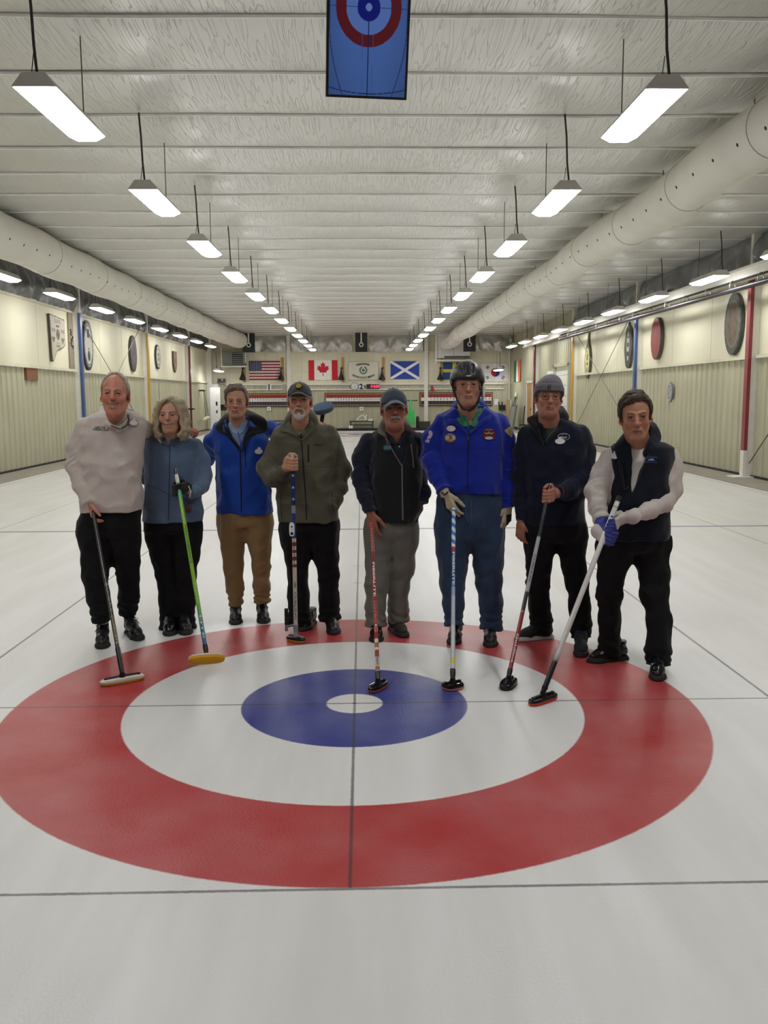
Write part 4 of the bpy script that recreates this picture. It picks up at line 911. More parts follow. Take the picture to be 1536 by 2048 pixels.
# ------------------------------------------------------------------ prints and badges laid on a garment
def bvh(o):
    me = o.data; n = len(me.vertices); co = np.empty(n*3, F32); me.vertices.foreach_get('co', co)
    pv = np.empty(len(me.loops), np.int32); me.loops.foreach_get('vertex_index', pv)
    return BVHTree.FromPolygons([Vector(v) for v in co.reshape(-1, 3).tolist()], pv.reshape(-1, 4).tolist())
def cast(tree, px, py):
    d = Vector(ray(px, py)).normalized(); h = tree.ray_cast(Vector(CAMP), d)
    if h[0] is None: return None
    return np.array(h[0]), np.array(h[1]), np.array(d)
def lay(tree, P2, F, off=.003):                  # flat px outline pressed onto the cloth
    H = [cast(tree, x, y) for x, y in P2]; ok = [i for i, h in enumerate(H) if h is not None]
    if not ok: return None
    V = []
    for i, (x, y) in enumerate(P2):
        h = H[i]
        if h is None:                            # past the edge of the cloth: stay at the depth of the closest point that is on it
            j = min(ok, key=lambda q: (P2[q][0]-x)**2+(P2[q][1]-y)**2); h = H[j]
        V.append(h[0]-h[2]*off)
    return V
def badge(tree, name, cx, cy, rx, ry, m, parent, outline=None, off=.004, rot=0.0, n=28, rim=True):
    ol = outline or circ(n); c, s = math.cos(rot), math.sin(rot); mb = MB(); rings = [0, .5, 1.0]; P2 = [(cx, cy)]
    for r in rings[1:]:
        for a, b in ol: P2.append((cx+r*(a*rx*c-b*ry*s), cy-r*(a*rx*s+b*ry*c)))
    V = lay(tree, P2, None, off)
    if V is None: return None
    k = len(ol); F = [(0, 1+i, 1+(i+1) % k) for i in range(k)]+[(1+i, 1+k+i, 1+k+(i+1) % k, 1+(i+1) % k) for i in range(k)]
    if rim:
        Vb = lay(tree, P2[1+k:], None, -.001); b = len(V); V = V+Vb; F += [(1+k+i, b+i, b+(i+1) % k, 1+k+(i+1) % k) for i in range(k)]
    mb.add(V, F); return mb.build(name, m, parent, False)
def print_text(tree, name, body, cx, cy, hpx, m, parent, rot=0.0, off=.004, bold=.0, shear=0.0, fit=None, space=1.0):
    V, F = text2d(body, 1.0, bold, shear, 'CENTER', space); V = V*hpx
    if fit: V = V*np.array([fit/np.ptp(V[:, 0]), 1])
    c, s = math.cos(rot), math.sin(rot); P2 = [(cx+a*c-b*s, cy-(a*s+b*c)) for a, b in V]
    W = lay(tree, P2, None, off)
    if W is None: return None
    mb = MB(); mb.add(W, F); return mb.build(name, m, parent)
def strip(tree, name, pts, wpx, m, parent, off=.003, r=None, n=24):   # a zip, seam or pocket welt along a px path
    pts = np.array(pts, float); L = np.concatenate([[0], np.cumsum(np.hypot(*np.diff(pts, axis=0).T))]); t = np.linspace(0, L[-1], n)
    X, Y = np.interp(t, L, pts[:, 0]), np.interp(t, L, pts[:, 1]); C = [cast(tree, x, y) for x, y in zip(X, Y)]; C = [c for c in C if c is not None]
    if len(C) < 2: return None
    # keep the path on the near surface
    mb = MB(); hw = wpx*.5*mpp(C[0][0][1]); mb.tube([c[0]-c[2]*(off-hw*.6) for c in C], hw, 6); return mb.build(name, m, parent, True)
# ================================================================== people
def unit(v): v = np.asarray(v, float); return v/(np.linalg.norm(v)+1e-12)
m_skin = mat('skin', '#ffffff', .52, var=.05, vscale=30, attr='Col', spec=.35)
def cloth(name, c, rough=.85, bump=.15, bscale=220, sheen=.25, var=.05, fold=.55):
    m = mat(name, c, rough, var=var, vscale=14, bump=bump, bscale=bscale, sheen=sheen, spec=.25); nt = m.node_tree
    if fold and 'folds' not in nt.nodes:          # soft creases of the cloth
        tc = nt.nodes.new('ShaderNodeTexCoord'); mp = nt.nodes.new('ShaderNodeMapping'); mp.inputs['Scale'].default_value = (1, 1, .55); mp.inputs['Rotation'].default_value = (0, .5, 0); nt.links.new(tc.outputs['Object'], mp.inputs[0])
        n = nt.nodes.new('ShaderNodeTexNoise'); n.name = 'folds'; n.inputs['Scale'].default_value = 7; n.inputs['Detail'].default_value = 1.5; n.inputs['Distortion'].default_value = .5; nt.links.new(mp.outputs[0], n.inputs['Vector'])
        b = nt.nodes.new('ShaderNodeBump'); b.inputs['Strength'].default_value = fold; b.inputs['Distance'].default_value = .03; nt.links.new(n.outputs[0], b.inputs['Height'])
        p = nt.nodes['Principled BSDF']
        if p.inputs['Normal'].links: nt.links.new(b.outputs[0], p.inputs['Normal'].links[0].from_node.inputs['Normal'])
        else: nt.links.new(b.outputs[0], p.inputs['Normal'])
    return m
def mixc(C, w, c): C[:] = C*(1-w[:, None])+np.array(lin(c) if isinstance(c, str) else c)*w[:, None]
def gs(d, r): return np.exp(-(d/r)**2)
# ------------------------------------------------------------------ head
class Head:
    def __init__(s, face, chin, crown, Y, yaw=0, pitch=0, roll=0, **k):
        s.k = dict(age=0., jw=1., nose=1., smile=0., open=0., lid=.004, cheek=0., lips='#8a4a42', nz=.009, mz=0., skin='#a87a62', brow='#6e5c4c', browh=.0, iris='#3a3028', blush=.35, neck=.056, ear=1., wid=1.); s.k.update(k)
        z = mpp(Y); H = math.hypot(chin[0]-crown[0], chin[1]-crown[1])*z
        s.s = H/.236; c = at((chin[0]+crown[0])/2, (chin[1]+crown[1])/2, Y=Y)
        y, p, r = [math.radians(a) for a in (yaw, pitch, roll)]
        f = np.array([math.sin(y)*math.cos(p), -math.cos(y)*math.cos(p), math.sin(p)]); x = np.array([math.cos(y), math.sin(y), 0.]); u = np.cross(x, f)
        if u[2] < 0: u = -u
        x2 = x*math.cos(r)+u*math.sin(r); u2 = -x*math.sin(r)+u*math.cos(r)
        s.R = np.stack([x2*s.k['wid'], f, u2], 1); s.Ri = np.linalg.inv(s.R)
        s.c = c
    def w(s, q): return s.c+s.s*(np.asarray(q)@s.R.T)
    def l(s, p): return ((np.asarray(p)-s.c)@s.Ri.T)/s.s
    def cranium(s, t=0.0, k=.02): return [ell((0, -.014, .032), (.0745+t, .095+t, .087+t), 0), ell((0, .028, .028), (.063+t, .057+t, .066+t), k)]
    def build(s, base):
        k = s.k; jw = k['jw']; sm_ = k['smile']; P = s.cranium()
        P += [ell((0, .026, -.036), (.059*jw, .062, .076), .03), ell((0, .07, -.098), (.022*jw, .02, .019), .025)]
        for g in (-1, 1):
            P += [rc((g*.054*jw, -.008, -.05), (g*.026*jw, .058, -.098), .021, .019, .022)]
            P += [ell((g*.042, .058, -.026+.004*sm_), (.021+.004*k['cheek'], .019+.005*k['cheek'], .021+.004*k['cheek']), .02)]
            P += [rc((g*.042, .078, .021), (g*.012, .091, .019), .0085, .008, .012)]
            P += [ell((g*.032, .105, .003), (.0185, .019, .0115), .012, 's')]
            P += [sph((g*.032, .0745, .002), .0128, .0)]
            o = k['lid']; up = [(g*.047, .074, .002), (g*.039, .0822, .0045+o), (g*.031, .0852, .006+o), (g*.023, .083, .0045+o), (g*.0175, .0805, .001)]
            P += chain(up, [.0028, .0034, .0036, .0034, .0026], .004)
            lo = [(g*.046, .0745, -.001), (g*.038, .0818, -.0065), (g*.031, .084, -.008), (g*.023, .082, -.0065), (g*.0175, .080, -.001)]
            P += chain(lo, [.0024, .0028, .003, .0028, .0024], .005)
            if k['age'] >= 1: P += [rc((g*.022, .0875, -.019), (g*.040, .079, -.015), .0012, .001, .008, 's')]
            P += [sph((g*.0135*k['nose'], .097, -.041+k['nz']), .0078*k['nose'], .007)]
        n = k['nose']*.9; nz = k['nz']
        P += [rc((0, .086, .016), (0, .094+.006*n, -.012+nz*.4), .0075, .0095, .012), rc((0, .094+.006*n, -.012+nz*.4), (0, .100+.009*n, -.037+nz), .0095, .0125*n, .008), sph((0, .1015+.010*n, -.0395+nz), .0118*n, .006)]
        for g in (-1, 1): P += [sph((g*.0065*n, .108, -.0515+nz), .0038, .003, 's')]
        zc = -.068+k['mz']; mw = .0250+.0085*sm_; lf = .010*sm_+k.get('lift', 0)
        P += [ell((0, .071, -.066), (.030, .0215, .021), .018)]
        if k['open'] > 0:
            oz = .0075*k['open']; T = np.linspace(-1, 1, 9); prof = lambda t, y0: y0-.0135*t*t
            zu = lambda t: zc+.0045-.001*abs(t)+lf*t*t; zl = lambda t: zc-.002-oz*(1-t*t)+lf*t*t-.001
            P += chain([(t*mw*1.02, prof(t, .0945), zu(t)+.0035*(1-.6*t*t)) for t in T], [.002+.002*(1-t*t) for t in T], .005)+chain([(t*mw*.98, prof(t, .0935), zl(t)-.0045*(1-.6*t*t)) for t in T], [.0025+.003*(1-t*t) for t in T], .005)
            P += chain([(t*mw*.9, prof(t, .0975), (zu(t)+zl(t))/2) for t in T], [max(.0012, (zu(t)-zl(t))*.42) for t in T], .003, 's')
        else:
            mouth = [(-mw, .083, zc+lf+.0012), (-mw*.5, .0928, zc+.0008+lf*.3), (0, .0952, zc+.0003), (mw*.5, .0928, zc+.0008+lf*.3), (mw, .083, zc+lf+.0012)]
            P += chain([(a, b-.001, c+.0045) for a, b, c in mouth], [.0015, .0024, .0028, .0024, .0015], .006)+chain([(a*.9, b-.002, c-.0055) for a, b, c in mouth], [.002, .0034, .0038, .0034, .002], .008)
            P += chain([(a, b+.0025, c) for a, b, c in mouth], [.0014]*5, .0015, 's')
        for g in (-1, 1):
            d = .004*sm_; P += [rc((g*.021, .094, -.042+nz), (g*(.036+d), .078+d, -.066+k['mz']), .0014+.0016*sm_, .0016+.001*sm_, .009, 's')]
            # ears, flared from the head
            a = math.radians(28)*g; Re = np.array([[math.cos(a), math.sin(a), 0], [-math.sin(a), math.cos(a), 0], [0, 0, 1.]])
            e = k['ear']; P += [ell((g*.0795, -.012, -.006), (.0085*e, .021*e, .034*e), .008, 'u', Re), ell((g*.086, -.004, -.002), (.006, .012, .02), .004, 's', Re), sph((g*.076, .0, -.034), .0075, .006)]
        nb = s.l(base); nr = k['neck']
        P += [rc((0, -.022, -.05), nb, nr, nr*1.12, .03), rc((0, -.022, -.09), nb+np.array([0, -.01, -.07]), nr*.95, nr*1.5, .03)]
        for g in (-1, 1): P += [rc((g*.05, -.025, -.055), (g*.016, nb[1]+nr*.9, nb[2]+.01), .010, .008, .016)]
        if k.get('jowl'): P += [ell((0, .03, -.105), (.045, .04, .03), .03)]
        V, Q = surface(P, .0024, None, .012, lo=(-.115, -.135, max(-.24, nb[2]-.09)), hi=(.115, .138, .14))
        C = np.zeros((len(V), 3)); C[:] = lin(k['skin']); x, y, z = V.T
        n1 = vnoise((V*60).astype(F32)); C *= (1+.05*n1)[:, None]; ax = abs(x)
        bl = k['blush']; red = np.array(lin(k['skin']))*np.array([1.08, .80, .76])
        mixc(C, bl*gs(np.hypot(ax-.038, z+.028), .022)*(y > .03), red); mixc(C, bl*1.1*gs(np.hypot(ax, z+.038), .017)*(y > .085), red); mixc(C, .8*bl*(ax > .07), red); mixc(C, .4*bl*gs(np.hypot(ax, z+.1), .03)*(y > .03), red)
        # lips, eyes, brows
        lipw = np.clip(1-abs(z-(zc-.001+lf*(ax/mw)**2))/.0105, 0, 1)*np.clip(1-(ax/mw)**4, 0, 1)*(y > .078); mixc(C, np.clip(lipw*1.6, 0, .8), k['lips'])
        if k['open'] > 0:
            t = np.clip(x/mw, -1.2, 1.2); ins = (z < zu(t)+.0006) & (z > zl(t)-.0006) & (ax < mw*1.0) & (y > .06); C[ins] = lin('#33191a')
            te = ins & (z > zl(t)+.0022+.0012*t*t) & (z < zu(t)+.0002) & (ax < mw*.80); C[te] = lin(k.get('teeth', '#a89c8c'))
        if k['open'] <= 0: mixc(C, np.clip(1.4-abs(z-zc-lf*(ax/mw)**2-.0006)/.0016, 0, 1)*.75*(ax < mw)*(y > .07), '#4a2420')
        for g in (-1, 1):
            e = np.array([g*.032, .0745, .002]); d = np.linalg.norm(V-e, axis=1); ew = (d < .0136) & (y > .079); C[ew] = lin('#6a574e'); ir = ew & (np.hypot(x-e[0]-k.get('gaze', 0), z-e[2]) < .0062); C[ir] = lin(k['iris'])
            C[ew & (np.hypot(x-e[0]-k.get('gaze', 0), z-e[2]) < .0026)] = lin('#0c0a0a')
            ls = gs(abs(z-(.0025+k['lid'])-.0008+6.*(x-e[0])**2), .0022)*(abs(x-e[0]) < .016)*(y > .074)*(d < .0185); mixc(C, np.clip(ls*1.3, 0, .9), '#22140f')
            xb = (ax-.0285); arch = .0245+k['browh']-14*(ax-.033)**2+.0*(x); bw = np.clip(1.5-abs(z-arch)/.0046, 0, 1)*(abs(xb) < .0185)*(y > .06)*(x*g > 0); mixc(C, np.clip(bw*(.85+.3*vnoise((V*np.array([300, 80, 300])).astype(F32))), 0, .85), k['brow'])
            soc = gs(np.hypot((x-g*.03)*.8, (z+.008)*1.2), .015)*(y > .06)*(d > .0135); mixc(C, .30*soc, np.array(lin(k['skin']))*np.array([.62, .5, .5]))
        if k.get('stubble'):
            st = np.clip((-.03-z)/.02, 0, 1)*np.clip((y+.0)/.03, 0, 1)*(z > -.125); mixc(C, st*k['stubble']*(.7+.4*n1), k.get('stubc', '#8f857c'))
        if k.get('age', 0):
            ln = sum(gs(abs(z-zz-.01*np.cos(x*30)), .0016) for zz in (.05, .06, .071))*(y > .05)*(ax < .04); mixc(C, np.clip(ln, 0, 1)*.3*k['age'], np.array(lin(k['skin']))*.55)
        s.P = P
        return s.w(V), Q, C
    def soft(s, prims, vox, post=None, relax=1, **kw):
        V, Q = surface(prims, vox, post, .012, **kw); return s.w(V), Q
    def hair(s, table, t, name, m, parent, noise=(55, 30, 55), amp=.004, part=None, extra=None, lo=-.12, vox=.0026, cutz=None, asym=0.0):
        ang = np.radians([a for a, e in table]); el = np.radians([e for a, e in table])
        def cut(P):
            x, y, z = P[..., 0], P[..., 1]+.012, P[..., 2]-.02; a = np.arctan2(abs(x), y)
            if part: a = np.abs(np.arctan2(x, y)-np.radians(part))
            e = np.arctan2(z, np.hypot(x, y)); r = np.sqrt(x*x+y*y+z*z)
            d = (np.interp(a, ang, el)+math.radians(asym)*np.clip(x/.05, -1, 1)*np.clip(1.2-a, 0, 1)-e)*r*.9
            d = d+.006*vnoise((P*np.array([120, 120, 25])).astype(F32))
            if cutz is not None: d = np.maximum(d, P[..., 2]-cutz)
            return d
        def post_t(P): return 0
        shell = s.cranium(t, .02)+([] if extra is None else extra)
        G = group_prim(shell, 0); C = Prim(cut, (0, 0, 0), .3, .013, 'i')
        nz = np.array(noise, dtype=F32); nside = np.array([60, 60, 10], dtype=F32)
        def post(P):
            w = np.clip((np.abs(P[..., 0])-.045)/.025, 0, 1); w = np.maximum(w, np.clip((.02-P[..., 1]-.07)/.03, 0, 1))*np.clip((.115-P[..., 2])/.04, 0, 1)
            q = P.copy(); q[..., 1] = q[..., 1]+.35*q[..., 0]; q[..., 2] = q[..., 2]-4.0*q[..., 0]**2*.5
            a = vnoise(q*nz)+.6*vnoise(q*nz*2.1+7); b = vnoise(P*nside)+.6*vnoise(P*nside*2.1+3)
            return (amp*(a*(1-w)+b*w)).astype(F32)
        V, Q = surface([G, C], vox, post, .01, lo=(-.125, -.15, lo), hi=(.125, .135, .16))
        return add_soft(name, s.w(V), Q, m, parent)
# ------------------------------------------------------------------ hands
def hand(w, d, n, t, curl=(20, 22, 25, 30), s=1.0, thumb=25, spread=4, bend=None):
    w, d, n, t = A_(w), unit(d), unit(n), unit(t); P = []
    for i, (off, L) in enumerate(((.027, .074), (.009, .083), (-.009, .077), (-.026, .061))):
        m0 = w+s*(d*(.092-.004*abs(i-1))+t*off); P.append(rc(w+s*(t*off*.62+d*.012), m0, .0165*s, .0115*s, .008))
        ang = 0; p = m0; sp = math.radians((1.5-i)*spread); dd = unit(d*math.cos(sp)+t*math.sin(sp)); c = curl[i]; segs = (.48, .30, .22); rs = (.0100, .0088, .0080, .0068); R_ = []
        pts = [p]
        for q in range(3):
            ang += math.radians(c*(1, 1.15, .8)[q]); p = p+s*L*segs[q]*(dd*math.cos(ang)+n*math.sin(ang)); pts.append(p)
        k = .88 if i == 3 else 1
        P += chain(pts, [r*s*k for r in rs], .0035)
    b = w+s*(d*.022+t*.024); th = math.radians(thumb)
    dt = unit(d*math.cos(math.radians(42))+t*math.sin(math.radians(42))); p1 = b+s*.042*unit(dt+n*.35); dt2 = unit(d*.9+t*.32*math.cos(th)+n*(.25+math.sin(th)*.8)); p2 = p1+s*.034*dt2; p3 = p2+s*.027*unit(dt2+n*.25*math.sin(th)+d*.2)
    P += chain([b, p1, p2, p3], [.0165*s, .0125*s, .0105*s, .0085*s], .006)
    return P
def grip(S, a, n, e, s=1.0, rs=.0125, tight=1.0):
    S, a, n, e = A_(S), unit(a), unit(n), unit(e); P = []; q = lambda u, v, h: S+s*(a*h+n*v+e*u); R = rs/s+.0085
    for i, h in enumerate((.030, .010, -.010, -.029)):
        k = .9 if i == 3 else 1.
        P.append(rc(q(R+.004, -.052, h*.7), q(R+.004, .024, h), .0165*s, .0125*s, .008))
        P += chain([q(R+.002, .026, h), q(.004, R+.026*k, h-.002), q(-R-.004, R+.012*k, h-.004), q(-R-.008, -.004, h-.005), q(-R*.4, -R-.004, h-.004)], [.0118*s, .0108*s, .0100*s, .0090*s, .0075*s], .0035)
    P += chain([q(R+.006, -.042, .02), q(R*.5, -.03, .046), q(-R*.5, -R*.9, .05), q(-R-.006, .012, .044)], [.0165*s, .0135*s, .0110*s, .0090*s], .006)
    return P, S+s*(e*(R+.004)-n*.062), S+s*(e*(R+.004)-n*.02)
# ------------------------------------------------------------------ garments
def profile_prim(rows, k=.02, mode='u', infl=0.0, pw=2.35, capk=0.0):       # rows (z, cx, cy, rx, ry) from top to bottom
    rows = sorted(rows); z = np.array([r[0] for r in rows]); cols = [np.array([r[i] for r in rows]) for i in range(1, 5)]
    def fn(P):
        zz = P[..., 2]; cx, cy, rx, ry = [np.interp(zz, z, c).astype(F32) for c in cols]; rx = rx+infl; ry = ry+infl
        X, Y = np.abs(P[..., 0]-cx)/rx, np.abs(P[..., 1]-cy)/ry
        r = (X**pw+Y**pw)**(1/pw); d = (r-1)*np.minimum(rx, ry)*.85
        cp = np.maximum(zz-z[-1]-infl, z[0]-zz)
        return -smin(-d, -cp, capk) if capk else np.maximum(d, cp)
    c = np.array([cols[0].mean(), cols[1].mean(), (z[0]+z[-1])/2]); R = math.hypot((z[-1]-z[0])/2, max(cols[2].max(), cols[3].max())*1.3)+abs(infl)+.03
    return Prim(fn, c, R, k, mode)
class Fig:
    def __init__(s, Y0, label, base, group=None):
        s.Y0 = Y0; s.t = thing('person', label, 'person', (base[0], base[1], 0), 0, group); s.body = []
    def A(s, px, py, dy=0.0): return at(px, py, Y=s.Y0+dy)
    def m(s, dy=0.0): return mpp(s.Y0+dy)
    def rows(s, L):
        out = []
        for py, xl, xr, ry, *r in L:
            dy = r[0] if r else 0.0; c = s.A((xl+xr)/2, py, dy); out.append((c[2], c[0], c[1], (xr-xl)/2*s.m(dy), ry))
        return out
    def limb(s, L, infl=0.0, k=.02, cut=True, arm=False):
        pts = [s.A(x, y, dy) for x, y, dy, hw in L]; rs = [hw*s.m(dy)+infl for x, y, dy, hw in L]
        cuts = []
        if arm: pts[0] = pts[0]+np.array([0, 0, -.004]); rs[0] *= .92; rs[1] *= .95
        if cut: d = unit(pts[-1]-pts[-2]); cuts.append((pts[-1], d)); pts = pts+[pts[-1]+d*.03]; rs = rs+[rs[-1]]
        G = group_prim(chain(pts, rs, .03), k, 'u', cuts)
        if arm:
            base, e = G.fn, (A_(pts[len(L)//2]), A_(pts[len(L)-1])); sd = float(L[0][0])
            def fn(P):
                d = base(P); q = P-e[0]; ax = unit(e[1]-e[0]).astype(F32); u = q@ax; rad = q-u[..., None]*ax
                c = np.stack([u*34+rad[..., 2]*14, rad[..., 0]*9+sd, rad[..., 1]*9], -1).astype(F32); n = vnoise(c); n2 = vnoise(c*1.9+5)
                w = np.exp(-(np.linalg.norm(q, axis=-1)/.16)**2)+.9*np.exp(-(np.linalg.norm(P-e[1], axis=-1)/.09)**2)+.25
                return d+(.0085*w*(np.abs(n)*1.5-.45)+.0035*w*n2).astype(F32)
            G.fn = fn; G.r += .012
        return G
    def bare(s, L, r=None):
        pts = [s.A(x, y, dy) for x, y, dy, hw in L]; return chain(pts, [hw*s.m(dy) for x, y, dy, hw in L], .015)
    def bare2(s, L): s.sh = getattr(s, 'sh', [])+[s.A(*L[0][:3])]; return s.bare(L)
    def add_flesh(s, P, skin, vox=.003, nails=True):
        V, Q = surface(P, vox, None, .012); C = np.zeros((len(V), 3)); C[:] = lin(skin); n = vnoise((V*70).astype(F32)); C *= (1+.08*n)[:, None]; s.body.append((V, Q, C))
    def core(s, P, skin):
        for q in s.sh: P = P+[rc(q, np.array([np.mean([a[0] for a in s.sh]), s.Y0, q[2]-.05]), .05, .06, .03)]
        V, Q = surface(P, .016, None, .03); C = np.zeros((len(V), 3)); C[:] = lin(skin); s.body.append((V, Q, C))
    def finish(s):
        V, Q, C = join(s.body); o = add_soft('body', V, Q, m_skin, s.t, C, 1); return o
    def garment(s, name, prims, m, wr=.006, sc=(11, 11, 7), vox=.0065, seed=0, relax=1, fold=None, parent=None):
        sc = np.array(sc, dtype=F32)
        def post(P):
            a = vnoise(P*sc+seed); b = vnoise(P*sc*2.3+seed+9); r = 1-np.abs(vnoise(P*sc*np.array([1.3, 1.3, 1.7], dtype=F32)+seed+3))*2.2
            c2 = np.abs(vnoise(np.stack([P[..., 0]*sc[0]*.7+P[..., 2]*sc[2]*.9, P[..., 1]*sc[1], P[..., 2]*sc[2]*1.5-P[..., 0]*sc[0]*.7], -1).astype(F32)+seed+21))
            d = wr*1.5*(a*.6+b*.3-.35*np.clip(r, -1, 1)+1.1*(c2-.25))
            if fold is not None: d = d+fold(P)
            return d.astype(F32)
        V, Q = surface(prims, vox, post if wr else None, .025, slack=.018); return add_soft(name, V, Q, m, parent or s.t, None, relax)
    def trousers(s, name, pelvis, legs, m, wr=.008, hemk=None):
        yc = min(L[0][1] for L in legs)-10; pelvis = [r for r in pelvis if r[0] <= yc]+[(yc, pelvis[-1][1]+2, pelvis[-1][2]-2, pelvis[-1][3]*.95)]
        P = [profile_prim(s.rows(pelvis), .03, capk=.05)]+[s.limb([(L[0][0]+(2 if i else -2)*0, L[0][1]-22, L[0][2], L[0][3]*.93)]+L, 0, .045) for i, L in enumerate(legs)]
        zs = [s.A(L[-1][0], L[-1][1], L[-1][2])[2] for L in legs]; zk = [s.A(L[2][0], L[2][1], L[2][2])[2] for L in legs]
        zb = float(np.mean(zs)); kn = float(np.mean(zk))
        def fold(P):                       # stacked folds above the shoe and creases behind the knee
            z = P[..., 2]; q = np.exp(-((z-zb-.05)/.07)**2); u = .005*q*np.sin(z*120+P[..., 0]*30+4*vnoise(P*9))
            return u+.006*(np.exp(-((z-kn)/.13)**2)+.35)*(np.abs(vnoise(np.stack([P[..., 0]*9+z*6, P[..., 1]*9, z*17-P[..., 0]*9], -1).astype(F32)))*1.5-.4)
        o = s.garment(name, P, m, wr, (9, 9, 3.2), .007, seed=len(legs[0])+int(s.Y0*100), fold=fold)
        s.corelegs = [rc(s.A(L[i][0], L[i][1], L[i][2]), s.A(L[i+1][0], L[i+1][1], L[i+1][2]), L[i][3]*s.m()*.6, L[i+1][3]*s.m()*.6, .03) for L in legs for i in range(len(L)-2)]
        return o
    def collar(s, name, c, r0, r1, pz0, pz1, gap0, gap1, m, th=.004, tilt=.0, ry=.85, yaw=0.0, dy=0.0, vox=.0038, lean=0.0, parent=None, wave=0.0):
        cc = s.A(c[0], c[1], dy); z0, z1 = s.A(c[0], pz0, dy)[2], s.A(c[0], pz1, dy)[2]; mm = s.m(dy); r0, r1, g0, g1 = r0*mm, r1*mm, gap0*mm, gap1*mm; ya = math.radians(yaw)
        ca, sa = math.cos(ya), math.sin(ya)
        def fn(P):
            X = P[..., 0]-cc[0]; Y = P[..., 1]-cc[1]; x = X*ca+Y*sa; y = -X*sa+Y*ca; zz = P[..., 2]-tilt*y; t = np.clip((zz-z0)/(z1-z0), 0, 1); y = y-lean*t
            rho = np.hypot(x, y/ry); an = np.arctan2(x, -y); R = r0+(r1-r0)*t+wave*np.sin(an*5)*t; d = np.abs(rho-R)*.8-th
            d = np.maximum(d, np.maximum(zz-z1, z0-zz)); g = g0+(g1-g0)*t
            return np.where(y < 0, np.maximum(d, g-np.abs(x)), d).astype(F32)
        R = max(r0, r1)+.03; pr = Prim(fn, (cc[0], cc[1], (z0+z1)/2), math.hypot(R, abs(z1-z0)/2+abs(tilt)*R)+.01, 0)
        V, Q = surface([pr], vox, None, .01); return add_soft(name, V, Q, m, parent or s.t, None, 1)
    def ribbon(s, name, tree, inner, outer, m, parent, th=.006, off=.010, dyn=-.035, n=56, stand=.075):
        """a collar lofted between its neck edge and its outer edge; points (x, y) lie on the garment, (x, y, dy) stand free at that depth"""
        def pts(L):
            out = []
            for q in L:
                if len(q) == 3: out.append(s.A(*q)); continue
                h = cast(tree, *q); out.append(h[0]-h[2]*off if h is not None else s.A(q[0], q[1], dyn))
            out = np.array(out); k = len(out); t = np.linspace(0, k-1, n); R = []
            for u in t:
                i = min(int(u), k-2); f = u-i; p0, p1, p2, p3 = out[max(i-1, 0)], out[i], out[i+1], out[min(i+2, k-1)]
                R.append(.5*((2*p1)+(p2-p0)*f+(2*p0-5*p1+4*p2-p3)*f*f+(3*p1-p0-3*p2+p3)*f**3))
            return np.array(R)
        I, O = pts(inner), pts(outer); w = np.linspace(0, 1, 7); G = I[:, None]*(1-w)[None, :, None]+O[:, None]*w[None, :, None]
        fr = np.interp(np.linspace(0, len(inner)-1, n), np.arange(len(inner)), [1. if len(q) == 3 else 0. for q in inner]); cm = I[fr > .5].mean(0) if (fr > .5).any() else I.mean(0)
        drop = I+np.stack([(cm[0]-I[:, 0])*.06, (cm[1]-I[:, 1])*.06, -np.full(n, stand)], 1)*fr[:, None]; G = np.concatenate([drop[:, None], (drop*.5+I*.5)[:, None], G], 1); w = np.concatenate([[0, 0], w])
        du = np.gradient(G, axis=0); dv = np.gradient(G, axis=1); N = np.cross(du, dv); N /= np.linalg.norm(N, axis=-1, keepdims=True)+1e-9
        bul = (th*1.2*np.sin(w*PI))[None, :, None]; N *= np.sign((N*(G-G.mean((0, 1)))).sum(-1).mean())
        A1, B1 = G+N*(th*.5+bul*.6), G-N*(th*.5)+N*bul*.5; V = np.vstack([A1.reshape(-1, 3), B1.reshape(-1, 3)]); k = len(w); F = []; b = n*k
        for i in range(n-1):
            for j in range(k-1): q = (i*k+j, i*k+j+1, (i+1)*k+j+1, (i+1)*k+j); F.append(q); F.append(tuple(b+x for x in q[::-1]))
            F.append((i*k, (i+1)*k, b+(i+1)*k, b+i*k)); F.append((i*k+k-1, b+i*k+k-1, b+(i+1)*k+k-1, (i+1)*k+k-1))
        for i in (0, n-1):
            for j in range(k-1): F.append((i*k+j, i*k+j+1, b+i*k+j+1, b+i*k+j))
        o = mesh_obj(name, V, F, m, parent, False); return sm(o, 50)
    def vcut(s, top, bot, hw_top, deep=.02, k=.004, dy=0.0):     # V opening at the front of a garment
        a, b = s.A(*top, dy), s.A(*bot, dy); w = hw_top*s.m(dy); yc = s.Y0+dy-deep
        def fn(P):
            t = np.clip((P[..., 2]-b[2])/(a[2]-b[2]), 0, 1.6); xc = b[0]+(a[0]-b[0])*t
            return np.maximum(np.maximum(np.abs(P[..., 0]-xc)-w*t, P[..., 1]-yc), (b[2]-P[..., 2])).astype(F32)*.8
        return Prim(fn, (a+b)/2, .5, k, 's')
def patch_px(tree, name, poly, m, parent, off=.004, rim=True):
    poly = np.array(poly, float); n = len(poly); D = []
    for i in range(n):
        a, b = poly[i], poly[(i+1) % n]; k = max(1, int(np.hypot(*(b-a))/2.5))
        D += [tuple(a+(b-a)*q/k) for q in range(k)]
    c = np.mean(poly, 0); ol = [(x-c[0], -(y-c[1])) for x, y in D]
    return badge(tree, name, c[0], c[1], 1, 1, m, parent, ol, off, 0, len(ol), rim)
